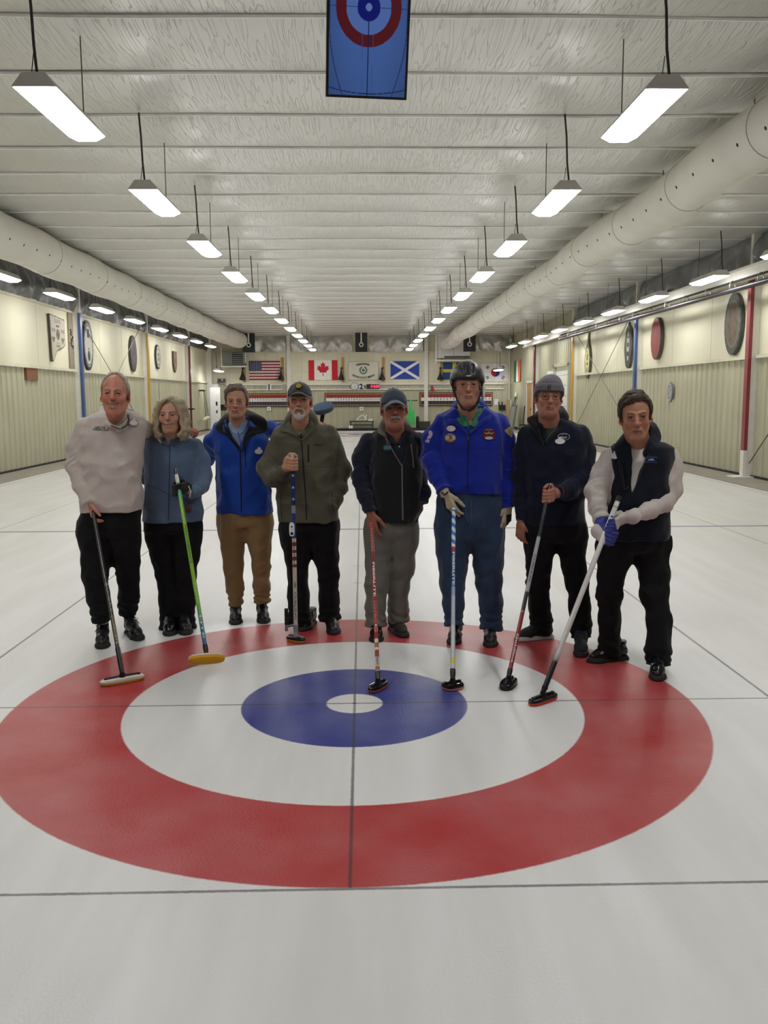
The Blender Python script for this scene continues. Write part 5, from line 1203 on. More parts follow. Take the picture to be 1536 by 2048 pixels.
def shoe(F, toe, ang, L=.295, m=None, sole=None, laces=True, wd=1.0, lace_c='#141414', high=0.0, strap=False, name='shoe'):
    p = at(toe[0], toe[1], Z=0.0); a = math.radians(ang)-math.atan2(p[0]-CAMP[0], p[1]-CAMP[1]); d = np.array([math.sin(a), -math.cos(a), 0.]); x = np.array([math.cos(a), math.sin(a), 0.]); z = np.array([0, 0, 1.]); o = p-d*L
    G = lambda f, s_, h: o+d*(f*L)+x*s_*wd+z*h
    so = [rc(G(.13, 0, .0), G(.5, 0, .0), .036, .036, .03), rc(G(.5, 0, .0), G(.74, .003, .0), .038, .046, .03), rc(G(.74, .003, .0), G(.87, .0, .0), .046, .036, .03)]
    S = [group_prim(so, 0, 'u', [((0, 0, .032), (0, 0, 1)), ((0, 0, .001), (0, 0, -1))])]
    V, Q = surface(S, .005, None, .015, slack=.03); so_m = sole or mat('shoe sole', '#1b1b1c', .75)
    up = [rc(G(.16, 0, .055), G(.40, 0, .075), .034, .036, .03), rc(G(.40, 0, .075), G(.68, 0, .045), .036, .036, .03), rc(G(.66, .002, .036), G(.82, .0, .028), .040, .031, .03), rc(G(.24, 0, .07), G(.22, 0, .13+high), .038, .040, .02), rc(G(.3, 0, .1), G(.52, 0, .075), .03, .028, .02)]
    U = [group_prim(up, 0, 'u', [((0, 0, .024), (0, 0, -1)), ((0, 0, .125+high), (0, 0, 1))])]
    Vu, Qu = surface(U, .0045, lambda P: (.0012*vnoise(P*80)).astype(F32), .015, slack=.03)
    om = m or mat('black shoe leather', '#101012', .4, bump=.1, bscale=120)
    sh = add_soft(name, Vu, Qu, om, F.t); add_soft('sole', V, Q, so_m, sh)
    if laces:
        mb = MB()
        for f, h in ((.40, .117), (.47, .106), (.54, .096), (.61, .086)):
            mb.tube([G(f, -.024, h-.012), G(f+.01, 0, h+.001), G(f, .024, h-.012)], .0028, 5)
        for g in (-1, 1): mb.tube([G(.40, 0, .121), G(.42, g*.022, .132), G(.45, g*.040, .118), G(.42, g*.03, .112), G(.40, 0, .119)], .0022, 5); mb.tube([G(.40, 0, .121), G(.44, g*.03, .112), G(.5, g*.046, .085)], .0022, 5)
        mb.build('laces', mat('laces '+lace_c, lace_c, .7), sh, True)
    if strap:
        mb = MB(); mb.tube([G(.5, -.045, .045), G(.5, -.03, .085), G(.5, 0, .097), G(.5, .03, .085), G(.5, .045, .045)], .007, 6); mb.build('strap', om, sh, True)
    return sh
def glasses(H, m, parent, w=.0225, h=.0155, rnd=2.0, z=.001, y=.104, temple=True):
    mb = MB()
    for g in (-1, 1):
        pts = []
        for a in np.linspace(0, 2*PI, 29):
            c, s = math.cos(a), math.sin(a); e = 2/rnd; pts.append(H.w((g*.0325+w*math.copysign(abs(c)**e, c), y-.28*abs(g*.0325+w*c-0)**1.15*.5, z-.004+h*math.copysign(abs(s)**e, s))))
        mb.tube(pts, .0011*H.s, 6)
        mb.tube([H.w((g*(.0325+w), y-.014, z)), H.w((g*.072, y-.025, z+.002)), H.w((g*.078, .02, z)), H.w((g*.079, -.015, z-.006))], .0013*H.s, 6)
    mb.tube([H.w((-.0105, y-.001, z)), H.w((0, y+.003, z+.003)), H.w((.0105, y-.001, z))], .0013*H.s, 6)
    return mb.build('glasses', m, parent, True)
def cap(H, parent, m, mb_, tilt=8, button=True, brimz=.050, low=0.0, slope=.33, arch=9.):
    # crown
    def below(P): return (.030-P[..., 2]+(P[..., 1])*.10-low*np.clip(-P[..., 1], 0, 1)).astype(F32)
    shell = group_prim([ell((0, -.012, .036), (.0855, .105, .096), 0), ell((0, .035, .045), (.070, .063, .072), .03)], 0)
    seam = lambda P: (.0012*np.abs(np.sin(3*np.arctan2(P[..., 0], P[..., 1]+.012)))+.002*vnoise(P*45)).astype(F32)
    V, Q = surface([shell, Prim(below, (0, 0, 0), .3, .002, 'i')], .003, seam, .012); c = add_soft('cap', H.w(V), Q, m, parent)
    def br(P):
        x, y, z = P[..., 0], P[..., 1], P[..., 2]; zc = brimz-arch*x*x-slope*(y-.075); return np.maximum(np.abs(z-zc)-.0032, (np.sqrt((x/.078)**2+((y-.06)/.105)**2)-1)*.075).astype(F32)
    V, Q = surface([Prim(br, (0, .1, .03), .12, 0), Prim(lambda P: (.06-P[..., 1]).astype(F32), (0, 0, 0), .3, .0, 'i')], .0028, None, .012, lo=(-.1, .04, -.04), hi=(.1, .19, .10)); add_soft('brim', H.w(V), Q, mb_ or m, c)
    if button: b = MB(); b.lathe([(.008, 0), (.006, .006), (.001, .008)], H.w((0, -.012, .130)), H.R[:, 2], 10); b.build('button', m, c, True)
    return c
def name_tag(tree, cx, cy, w, h, parent, c='#d8d2cf', rot=0.0, name='name_badge', off=.006):
    o = badge(tree, name, cx, cy, w, h, mat('badge plastic '+c, c, .35), parent, None, off, rot)
    if o:
        badge(tree, 'badge_handle', cx+w*.1, cy-h*1.25, w*.42, h*.42, mat('badge plastic '+c, c, .35), o, None, off, rot, 14)
    return o
# ================================================================== the eight curlers, left to right
W_CAP = cloth('charcoal cap cloth', '#45464a'); m_blackcl = cloth('black trouser cloth', '#0b0b0d', .85, .1, 220, .06); m_metal = mat('zip metal', '#6d6d70', .35, .8); m_gold = mat('thin metal frames', '#8a6a4a', .3, .7)
def hairm(n, c): return mat('hair '+n, c, .55, var=.28, vscale=60, stretch=(5, 1, 1), bump=.3, bscale=160, spec=.4)
def shoulder_core(F, rows, neck):
    return [profile_prim(F.rows(rows), .03, 'u', -.03)]
# ---------- 1: light hooded top
def person_1():
    F = Fig(1.36, 'smiling person in a pale grey hooded top, arm around the shoulders beside', (-1.60, 1.4))
    H = Head((234, 788), (233, 833), (228, 747), 1.24, yaw=7, pitch=4, roll=-2, smile=1.0, open=.9, cheek=.9, lid=.0015, skin='#bd806a', blush=.45, brow='#8c7466', browh=.001, jw=.97, neck=.052, age=.5, teeth='#a39686', lips='#8e5148', nose=1.05, wid=.89, nz=.016, mz=.010)
    nb = F.A(231, 848, .03); F.body.append(H.build(nb))
    H.hair([(0, 66), (22, 62), (38, 50), (52, 34), (64, 10), (76, -14), (92, -10), (110, -18), (135, -40), (180, -46)], .0085, 'hair', hairm('silver', '#a7a191'), F.t, (60, 22, 60), .004)
    rows = [(820, 207, 256, .075), (826, 190, 268, .095), (834, 174, 280, .11), (848, 163, 287, .12), (866, 163, 287, .13), (892, 164, 284, .135), (940, 167, 281.5, .15), (990, 163, 283, .155), (1021, 160, 283.5, .15)]
    aL = [(170, 852, .0, 20), (155, 895, .0, 19.5), (151, 932, -.02, 17), (164, 975, -.07, 15.5), (180, 1006, -.11, 13)]
    aR = [(268, 846, .02, 19), (286, 856, .16, 17), (306, 870, .36, 16), (345, 869, .44, 14), (374, 866, .42, 11.5)]
    body = [profile_prim(F.rows(rows), .03), F.limb(aL, 0, .026, True, True), F.limb(aR, 0, .026, True, True)]
    m = cloth('pale grey knit', '#c2b9b1', .9)
    top = F.garment('hooded_top', body, m, .007, (9, 9, 6), seed=1)
    cow = [F.A(x, y, dy) for x, y, dy in ((236, 857, -.165), (216, 848, -.14), (203, 834, -.07), (202, 821, .02), (212, 813, .11), (234, 810, .15), (254, 814, .11), (262, 824, .02), (257, 838, -.08), (248, 850, -.14), (236, 857, -.165))]
    V, Q = surface(chain(cow, [.014, .015, .018, .021, .022, .023, .022, .021, .018, .015, .014], .008)+chain([c+np.array([0, .016, -.014-.012*min(1, max(0, (c[1]-1.28)/.1))]) for c in cow], [.012, .014, .020, .026, .026, .026, .026, .026, .020, .014, .012], .014), .005, lambda P: (.005*vnoise(P*26)+.003*np.abs(vnoise(P*np.array([50, 50, 20], dtype=F32)))).astype(F32), .02); hood = add_soft('hood', V, Q, m, top)
    tr = bvh(top)
    mb = MB(); mb.tube([F.A(256, 830, -.075), F.A(258.5, 842, -.12), F.A(253, 852, -.165), F.A(243, 857, -.186)], .0065, 8); mb.tube([F.A(222, 851, -.172), F.A(230, 855, -.182), F.A(240, 857.5, -.186)], .004, 6); mb.build('drawstring', cloth('dark grey cord', '#4a4a4c'), hood, True)
    badge(tr, 'badge_rim', 267, 845.5, 10, 7.1, mat('dark badge rim', '#4a4244', .5), top, None, .02, -.25); name_tag(bvh(top), 267, 845.5, 8.8, 6.0, top, '#d8cfce', -.25, 'name_badge', .026)
    dk = mat('dark grey print', '#3b3a3c', .8)
    print_text(tr, 'lettering', 'CAPE COD', 200, 855, 5.6, dk, top, -.03, .004, .02, 0, 22); print_text(tr, 'lettering', 'CURLING CLUB', 201, 859.6, 5.6, dk, top, -.05, .004, .02, 0, 32)
    F.trousers('trousers', [(1010, 163, 280, .13), (1040, 159, 281, .135), (1070, 158, 282, .14), (1098, 158, 281, .13)], [[(190, 1080, 0, 31.5), (191, 1120, -.02, 27.5), (191, 1150, -.04, 24.5), (197, 1195, -.07, 21), (201, 1226, -.09, 18), (201, 1244, -.09, 14)], [(252, 1080, 0, 29), (254, 1120, .05, 24.5), (256, 1150, .08, 21.5), (257, 1195, .12, 20.5), (256, 1214, .14, 18), (256, 1232, .14, 14)]], m_blackcl, .006)
    shoe(F, (203, 1299.5), -4, .30); shoe(F, (281, 1283), 17, .30)
    # right hand hanging over the broom end
    w = F.A(180.5, 1003, -.115); F.add_flesh(F.bare([(164, 975, -.07, 9), (181, 1004, -.11, 8.2)])+hand(w, (.16, -.25, -1), (.75, .3, .1), (.35, -1, .2), (28, 30, 30, 34), 1.05, 20), '#b87d66')
    # left hand over the neighbour's far shoulder
    w = F.A(372, 864, .42); F.add_flesh(F.bare([(345, 868, .44, 9), (371, 865, .42, 8.5)])+hand(w, (.75, -.62, .18), (-.25, -.35, -1), (-.55, -.8, .2), (34, 40, 42, 44), 1.0, 10, 8), '#b2725d')
    F.core([profile_prim(F.rows(rows), .03, 'u', -.035)]+F.corelegs+F.bare2([(176, 862, 0, 9), (155, 905, 0, 9), (150, 938, -.02, 8), (164, 975, -.07, 7)])+F.bare2([(266, 856, .02, 9), (306, 870, .36, 8), (345, 869, .44, 7)]), '#b87d66'); F.finish()
# ---------- 2: woman in blue fleece
def person_2():
    F = Fig(1.62, 'person with shoulder length blond hair in a slate blue zipped fleece and black trousers', (-1.26, 1.65))
    H = Head((340, 829), (340, 866), (343, 797), 1.52, yaw=-2, pitch=2, roll=1, smile=.95, open=.75, cheek=.7, lid=.003, skin='#bb8f76', blush=.3, brow='#57463a', jw=.90, neck=.044, nose=.78, lips='#8c5048', wid=1.0, teeth='#a89a8c', nz=.019, mz=.005)
    nb = F.A(340, 884, .03); F.body.append(H.build(nb))
    # hair: crown shell plus long locks down both sides
    hm = hairm('blond', '#a3947a')
    pr = []
    for g in (-1, 1):
        for k, (x0, y0, x1, r, z1) in enumerate(((.066, .046, .076, .013, -.150), (.078, .022, .090, .017, -.165), (.084, -.01, .094, .02, -.165), (.074, -.045, .086, .024, -.165), (.045, -.08, .06, .03, -.165))):
            sw = .007*(-1)**k
            pr += chain([(g*(.014+.012*k)+.012, y0*.7+.02, .116-.006*k), (g*(x0*.86)+.004, y0+.012, .088), (g*(x0+.008), y0+.004, .045), (g*(x1+sw), y0*.9, .0), (g*(x1+.010-sw), y0*.8+.004, -.045), (g*(x1+.010+sw), y0*.8+.008, -.095), (g*(x1-.004-sw), y0*.8+.014, -.13), (g*(x1-.016+sw), y0*.8+.012, z1-.012*(g < 0)*(k % 2))], [.012, r*.9, r, r*1.1, r, r*1.08, r*.9, r*.35], .013)
    pr += chain([(.020, .052, .108), (-.012, .078, .105), (-.042, .080, .085), (-.064, .066, .05), (-.074, .05, .0)], [.009, .012, .013, .012, .012], .004)
    pr += chain([(.020, .05, .105), (.044, .066, .090), (.062, .062, .06), (.072, .05, .01)], [.008, .011, .011, .012], .004)
    pr += [ell((0, -.025, .048), (.080, .098, .088), .015)]
    face = ell((.002, .10, -.018), (.058, .085, .104), .006, 's')
    def lockn(P):
        q = P.copy(); q[..., 0] = q[..., 0]+.006*np.sin(q[..., 2]*70+q[..., 1]*30)
        return (.0026*vnoise((q*np.array([110, 110, 7])).astype(F32))+.0028*np.abs(vnoise((q*np.array([48, 48, 8])).astype(F32)+3))-.001).astype(F32)
    V, Q = surface(pr+[face], .0028, lockn, .02, lo=(-.14, -.15, -.21), hi=(.14, .14, .16)); add_soft('hair', H.w(V), Q, hm, F.t)
    rows = [(868, 316, 364, .07), (876, 304, 378, .09), (884, 292, 391, .10), (900, 289, 398, .11), (930, 291, 397, .125), (962, 292, 399, .125), (1000, 289, 402, .13), (1041, 286, 405, .135)]
    aL = [(304, 888, .02, 17), (292, 915, .10, 17), (284, 945, .2, 14), (279, 962, .22, 12)]
    aR = [(391, 890, .0, 16), (404, 920, .0, 16.5), (409, 950, -.02, 16.5), (403, 974, -.09, 15), (388, 985, -.16, 12.5), (378, 985, -.19, 11)]
    m = cloth('slate blue fleece', '#53657e', .95, .2, 260, .3)
    top = F.garment('fleece_jacket', [profile_prim(F.rows(rows), .03), F.limb(aL, 0, .026, True, True), F.limb(aR, 0, .026, True, True), F.vcut((340, 868), (340, 886), 15, .03)], m, .005, (9, 9, 7), seed=2)
    tr = bvh(top)
    dz = mat('dark navy trim', '#2c394e', .6)
    F.ribbon('collar', tr, [(338, 889), (328, 880, -.07), (320, 866, -.01), (326, 860, .07), (340, 858, .09), (356, 860, .07), (362, 867, -.01), (356, 878, -.06), (341, 889)], [(336, 892), (322, 884), (312, 870, -.01), (318, 861, .09), (340, 857, .12), (362, 861, .09), (369, 870, -.01), (362, 882), (344, 892)], m, top, .005)
    strip(tr, 'zip', [(340, 888), (339, 940), (338, 990), (337, 1041)], 2.2, dz, top, .002); strip(tr, 'waist_seam', [(297, 970), (318, 979), (345, 992), (360, 999), (380, 1000)], 1.6, dz, top, .002); strip(tr, 'pocket_welt', [(292, 978), (290, 1000), (289, 1020)], 2, dz, top, .002)
    o = badge(tr, 'stopwatch', 377.5, 1017, 6.8, 8, mat('black stopwatch', '#1a1718', .4), top, None, .02); badge(tr, 'dial', 378, 1017.5, 5.2, 5.8, mat('dark red dial', '#6a2420', .5), o, None, .025); badge(tr, 'dial_centre', 378, 1017.5, 2.6, 3, mat('black dial centre', '#1d1412', .5), o, None, .028)
    F.trousers('trousers', [(1030, 291, 402, .12), (1060, 292, 402, .125), (1085, 296, 401, .12)], [[(320, 1075, 0, 27), (325, 1110, 0, 22), (331, 1150, 0, 17.5), (337, 1200, 0, 18), (339, 1258, 0, 18)], [(376, 1075, 0, 26), (375, 1110, 0, 23), (373, 1150, 0, 19), (371, 1200, 0, 19), (371.5, 1254, .02, 18.5)]], m_blackcl, .005)
    shoe(F, (338, 1273.5), -4, .27, mat('black patent', '#131316', .2), None, False); shoe(F, (373, 1271.5), 6, .27, None, None, False)
    m_gl = cloth('black knit glove', '#131214', .9)
    S = at(358.5, 978, Y=1.40); P, wr, _ = grip(S, (-.06, .13, 1), (-.35, -.9, -.1), (.95, -.2, .1), 1.02, .0125); P += chain([F.A(384, 985, -.16), wr, S+np.array([.03, 0, -.01])], [.030, .028, .02], .02)
    V, Q = surface(P, .0032, None, .012); gl = add_soft('glove', V, Q, m_gl, F.t)
    b = MB(); b.tube([F.A(377, 972, -.21), F.A(382, 984, -.225), F.A(379, 994, -.21)], .004, 6); b.build('cuff_edge', mat('white trim', '#c9c9c9', .7), gl, True)
    F.core([profile_prim(F.rows(rows), .03, 'u', -.035)]+F.corelegs+F.bare2([(391, 890, 0, 8), (404, 920, 0, 8), (409, 950, -.02, 8), (390, 984, -.14, 7), (378, 984, -.19, 6.5)])+F.bare2([(304, 888, .02, 8), (284, 945, .2, 7), (279, 962, .22, 6)]), '#bb8f76'); F.finish()
# ---------- 3: royal blue jacket
def person_3():
    F = Fig(1.86, 'grey haired person in an open collared royal blue jacket and tan trousers', (-.80, 1.9))
    H = Head((473, 805), (474, 836), (473, 772), 1.78, yaw=1, pitch=1, roll=-1, smile=.25, lid=.0025, skin='#b2846b', blush=.45, brow='#6d5a4a', jw=.96, neck=.050, age=1, nose=1.08, wid=1.0, lips='#7d4c42')
    nb = F.A(474, 852, .02); F.body.append(H.build(nb))
    H.hair([(0, 40), (18, 36), (34, 36), (48, 28), (60, 6), (72, -14), (90, -8), (108, -16), (135, -40), (180, -46)], .0125, 'hair', hairm('grey', '#75695a'), F.t, (9, 80, 80), .004, extra=[rc((.03, .045, .112), (-.015, .078, .100), .014, .016, .012), rc((-.015, .078, .100), (-.058, .068, .070), .016, .012, .010), rc((.03, .02, .118), (-.04, .05, .108), .016, .018, .012), rc((-.04, .05, .108), (-.075, .03, .07), .018, .014, .012), rc((.034, .06, .103), (.062, .045, .075), .010, .011, .008)], asym=8)
    rows = [(836, 452, 496, .07), (843, 441, 512, .09), (852, 430, 524, .105), (866, 426, 530, .115), (900, 431, 541, .125), (960, 433, 541, .13), (1000, 435, 543, .135), (1025, 436, 544, .13)]
    aL = [(440, 858, .0, 17), (426, 885, .05, 17), (420, 906, .12, 15), (412, 920, .22, 13)]
    aR = [(516, 856, .0, 17), (540, 858, .06, 16), (575, 862, .10, 14), (612, 860, .10, 12), (634, 852, .06, 10)]
    m = cloth('royal blue shell', '#123f9a', .55, .06, 200, .1); mk = cloth('black fleece lining', '#0d0e12', .95)
    jk = F.garment('jacket', [profile_prim(F.rows(rows), .03), F.limb(aL, 0, .026, True, True), F.limb(aR, 0, .026, True, True), F.vcut((477, 838), (482, 900), 24, .02)], m, .007, (10, 10, 5), seed=3)
    sh = F.garment('shirt', [profile_prim(F.rows([(840, 455, 494, .07), (848, 448, 506, .09), (870, 436, 520, .095), (905, 440, 530, .105), (930, 440, 530, .11)]), .02, 'u', -.006), F.vcut((474, 838), (476, 862), 12, .02)], cloth('pale blue shirt', '#7f97b5', .8), .003, (14, 14, 8), seed=4)
    ts = bvh(sh); strip(ts, 'shirt_zip', [(476, 864), (480, 880), (482.5, 896)], 1.6, mat('blue zip', '#31549c', .5), sh, .002)
    tr = bvh(jk)
    
    F.ribbon('collar', tr, [(480, 900), (470, 883), (459, 853, -.07), (458, 834, -.02), (464, 826, .07), (474, 822, .09), (488, 822, .07), (497, 832, -.02), (499, 852, -.07), (487, 880), (482, 900)], [(479, 902), (458, 873), (432, 859), (439, 842), (452, 830, .08), (474, 821, .125), (505, 826, .08), (532, 841), (531, 864), (501, 873), (483, 902)], mk, jk, .012)
    patch_px(tr, 'lining', [(458, 836), (447, 846), (450, 866), (464, 884), (479, 899), (470, 880), (460, 856)], mk, jk, .004); patch_px(tr, 'lining', [(498, 838), (515, 846), (520, 864), (505, 870), (490, 886), (484, 899), (489, 876), (497, 856)], mk, jk, .004)
    F.ribbon('shirt_collar', ts, [(476, 864, -.085), (465, 851, -.06), (458, 836, .0), (474, 827, .08), (490, 834, .0), (486, 850, -.06), (477, 864, -.085)], [(474, 869, -.095), (462, 862, -.085), (456, 846, -.03), (474, 832, .10), (495, 842, -.03), (489, 860, -.085), (479, 869, -.095)], MATS['pale blue shirt'], sh, .004)
    z = mat('black zip', '#0e1016', .5); strip(tr, 'zip', [(480.5, 902), (481.5, 940), (482.5, 990), (483, 1024)], 3, z, jk, .002); strip(tr, 'chest_pocket', [(491, 893), (491.5, 935)], 2.2, z, jk, .001); strip(tr, 'side_panel', [(541, 965), (542, 1008)], 3, z, jk, .001)
    print_text(tr, 'lettering', 'LANDS END', 508, 873.5, 5, mat('dull blue print', '#3c4d7a', .7), jk, 0, .003, .01, .1, 18)
    name_tag(tr, 517.5, 903, 8, 5.2, jk, '#cfc4c4')
    F.trousers('trousers', [(1016, 438, 543, .12), (1045, 437, 543, .125), (1072, 439, 543, .12)], [[(464, 1065, 0, 25.5), (465, 1095, 0, 22), (467, 1135, 0, 18.5), (470, 1175, 0, 16.5), (472, 1209, .02, 14)], [(517, 1065, 0, 25.5), (520, 1095, 0, 20.5), (524, 1135, 0, 17), (524, 1170, 0, 16.5), (524, 1203, .02, 15)]], cloth('tan cotton', '#917650', .85, .1), .007)
    shoe(F, (470, 1251), -3, .29); shoe(F, (528, 1248.5), 4, .29)
    w = F.A(636, 851, .06); F.add_flesh(F.bare([(612, 859, .1, 8.5), (636, 851, .06, 8)])+hand(w, (.82, -.5, -.1), (-.3, -.5, -.8), (-.4, -.6, .7), (36, 40, 40, 42), .95, 30, 8), '#b2846b')
    F.core([profile_prim(F.rows(rows), .03, 'u', -.035)]+F.corelegs+F.bare2([(516, 856, 0, 8), (575, 862, .1, 7.5), (612, 860, .1, 7)])+F.bare2([(440, 858, 0, 8), (420, 906, .12, 8), (412, 918, .2, 7)]), '#b2846b'); F.finish()
# ---------- 4: olive jacket
def person_4():
    F = Fig(1.58, 'bearded person in a charcoal cap and olive jacket, fist on a starry broom', (-.29, 1.6))
    H = Head((599, 798), (600, 838), (599, 768), 1.47, yaw=0, pitch=6, roll=0, smile=0, lid=.0025, skin='#b6846b', blush=.35, brow='#8a7a6c', jw=.95, neck=.050, nose=1.05, lips='#6e4038', age=.5, wid=.98, stubble=.12)
    nb = F.A(601, 856, .03); F.body.append(H.build(nb))
    H.hair([(0, 80), (50, 50), (62, 10), (74, -16), (92, -8), (112, -16), (135, -34), (180, -38)], .007, 'hair', hairm('white', '#a39b8c'), F.t, (60, 30, 60), .003, cutz=.06)
    # goatee and moustache
    bm = hairm('beard', '#aca59a'); pb = chain([(-.030, .078, -.100), (-.018, .088, -.112), (0, .094, -.118), (.018, .088, -.112), (.030, .078, -.100)], [.008, .014, .018, .014, .008], .01)+chain([(-.031, .082, -.066), (-.034, .078, -.085), (-.03, .078, -.1)], [.004, .006, .008], .006)+chain([(.031, .082, -.066), (.034, .078, -.085), (.03, .078, -.1)], [.004, .006, .008], .006)+[rc((0, .094, -.088), (0, .094, -.11), .009, .014, .01), rc((0, .086, -.115), (0, .08, -.135), .014, .006, .01)]
    pb += chain([(-.030, .083, -.066), (-.016, .095, -.057), (0, .1, -.0545), (.016, .095, -.057), (.030, .083, -.066)], [.0045, .0062, .0055, .0062, .0045], .004)
    V, Q = surface(pb, .0024, lambda P: (.0022*vnoise((P*np.array([160, 160, 50])).astype(F32))).astype(F32), .012); add_soft('beard', H.w(V), Q, bm, F.t)
    c = cap(H, F.t, W_CAP, None, slope=.20, brimz=.055, arch=8)
    b = MB(); cc, nn = H.w((0, .094, .093)), unit(H.R @ np.array([0, .87, .5])); b.lathe([(.0245, -.004), (.0245, .002), (.0, .0025)], cc, nn, 24); b.build('badge', mat('black cap badge', '#22221c', .6), c, True); b = MB(); b.lathe([(.0195, .0), (.0195, .0035), (.0, .004)], cc, nn, 24); b.build('badge_centre', mat('gold badge', '#a98f2e', .5, var=.3, vscale=120), c, True)
    rows = [(840, 578, 624, .08), (850, 562, 640, .10), (858, 552, 656, .11), (872, 548, 672, .125), (905, 549, 676, .14), (950, 551, 676, .15), (1000, 557, 677, .155), (1041, 559, 678, .15)]
    aL = [(564, 868, .0, 18), (549, 905, -.01, 18.5), (534, 936, -.03, 20), (543, 955, -.10, 17), (560, 948, -.17, 14), (573, 936, -.23, 12.5)]
    aR = [(656, 866, .0, 18), (670, 905, .0, 18), (683, 940, .0, 19), (678, 975, -.03, 16.5), (668, 1002, -.08, 15), (662, 1014, -.10, 13)]
    m = cloth('olive softshell', '#545243', .75, .1, 240, .15); z = mat('black zip', '#0e1016', .5)
    jk = F.garment('jacket', [profile_prim(F.rows(rows), .03), F.limb(aL, 0, .026, True, True), F.limb(aR, 0, .026, True, True), F.vcut((601, 838), (603, 880), 22, .02)], m, .007, (9, 9, 5.5), seed=6)
    sh = F.garment('shirt', [profile_prim(F.rows([(846, 578, 626, .085), (856, 566, 640, .10), (890, 560, 650, .12), (915, 560, 650, .125)]), .02, 'u', -.004), F.vcut((600, 846), (601, 862), 9, .02)], cloth('sage shirt', '#6b6a55', .9), .003, (14, 14, 8), seed=5)
    tr = bvh(jk)
    F.ribbon('collar', tr, [(602, 879), (590, 868), (577, 850, -.06), (579, 832, -.01), (586, 822, .07), (600, 818, .09), (614, 820, .07), (623, 829, -.01), (627, 848, -.06), (612, 868), (604, 880)], [(601, 881), (582, 868), (559, 860), (570, 838, -.01), (580, 821, .10), (600, 815, .13), (622, 819, .10), (634, 834, .0), (636, 851), (620, 868), (606, 881)], m, jk, .007)
    F.ribbon('shirt_collar', bvh(sh), [(601, 866, -.12), (586, 856, -.09), (580, 838, -.02), (600, 826, .07), (621, 836, -.02), (617, 853, -.09), (603, 866, -.12)], [(600, 873, -.135), (582, 866, -.115), (575, 852, -.06), (600, 830, .09), (626, 850, -.06), (622, 862, -.115), (605, 873, -.135)], cloth('dull green collar', '#4b5340', .9), sh, .005)
    strip(tr, 'zip', [(603, 882), (605.5, 915), (609, 960), (611.5, 1000), (613, 1040)], 3, z, jk, .002); strip(tr, 'chest_pocket', [(616.5, 889), (617, 924)], 3.6, z, jk, .002)
    sm_ = mat('olive seam', '#3a392d', .9); strip(tr, 'yoke_seam', [(612, 932), (640, 934), (666, 935)], 1, sm_, jk, .0005); strip(tr, 'pocket_welt', [(564, 980), (561, 1005), (564, 1036)], 1.6, z, jk, .001); strip(tr, 'pocket_welt', [(664, 985), (665, 1010), (668, 1024)], 1.6, z, jk, .001)
    print_text(tr, 'lettering', 'Columbia', 637.5, 889.5, 5.4, mat('black print', '#141414', .7), jk, 0, .003, .02, 0, 20)
    F.trousers('trousers', [(1032, 559, 677, .13), (1060, 558, 678, .14), (1082, 561, 677, .13)], [[(591, 1078, 0, 31), (593, 1115, 0, 24.5), (595, 1150, 0, 21), (597, 1195, 0, 22), (599, 1245, .02, 24)], [(647, 1078, 0, 29), (652, 1115, 0, 23), (656, 1150, 0, 20.5), (659, 1195, 0, 20), (660, 1240, 0, 20.5)]], m_blackcl, .007)
    shoe(F, (602, 1264), -20, .29, None, None, True); shoe(F, (669, 1271), 6, .30, mat('black leather loafer', '#1c1c1d', .35), None, False, strap=True)
    S = at(584.5, 926, Y=1.335); P, wr, mid = grip(S, (0, .10, 1), (.10, -.98, -.12), (-.97, -.15, 0), 1.08, .0135)
    F.add_flesh(P+chain([F.A(556, 950, -.16), F.A(573, 936, -.22), wr, mid], [.032, .028, .026, .02], .02), '#b6846b')
    F.core([profile_prim(F.rows(rows), .03, 'u', -.04)]+F.corelegs+F.bare2([(562, 870, 0, 9), (544, 905, 0, 9), (537, 936, -.04, 8.5), (560, 948, -.17, 8)])+F.bare2([(660, 872, 0, 9), (676, 905, 0, 9), (681, 940, 0, 8.5), (668, 1000, -.08, 7)]), '#b6846b'); F.finish()
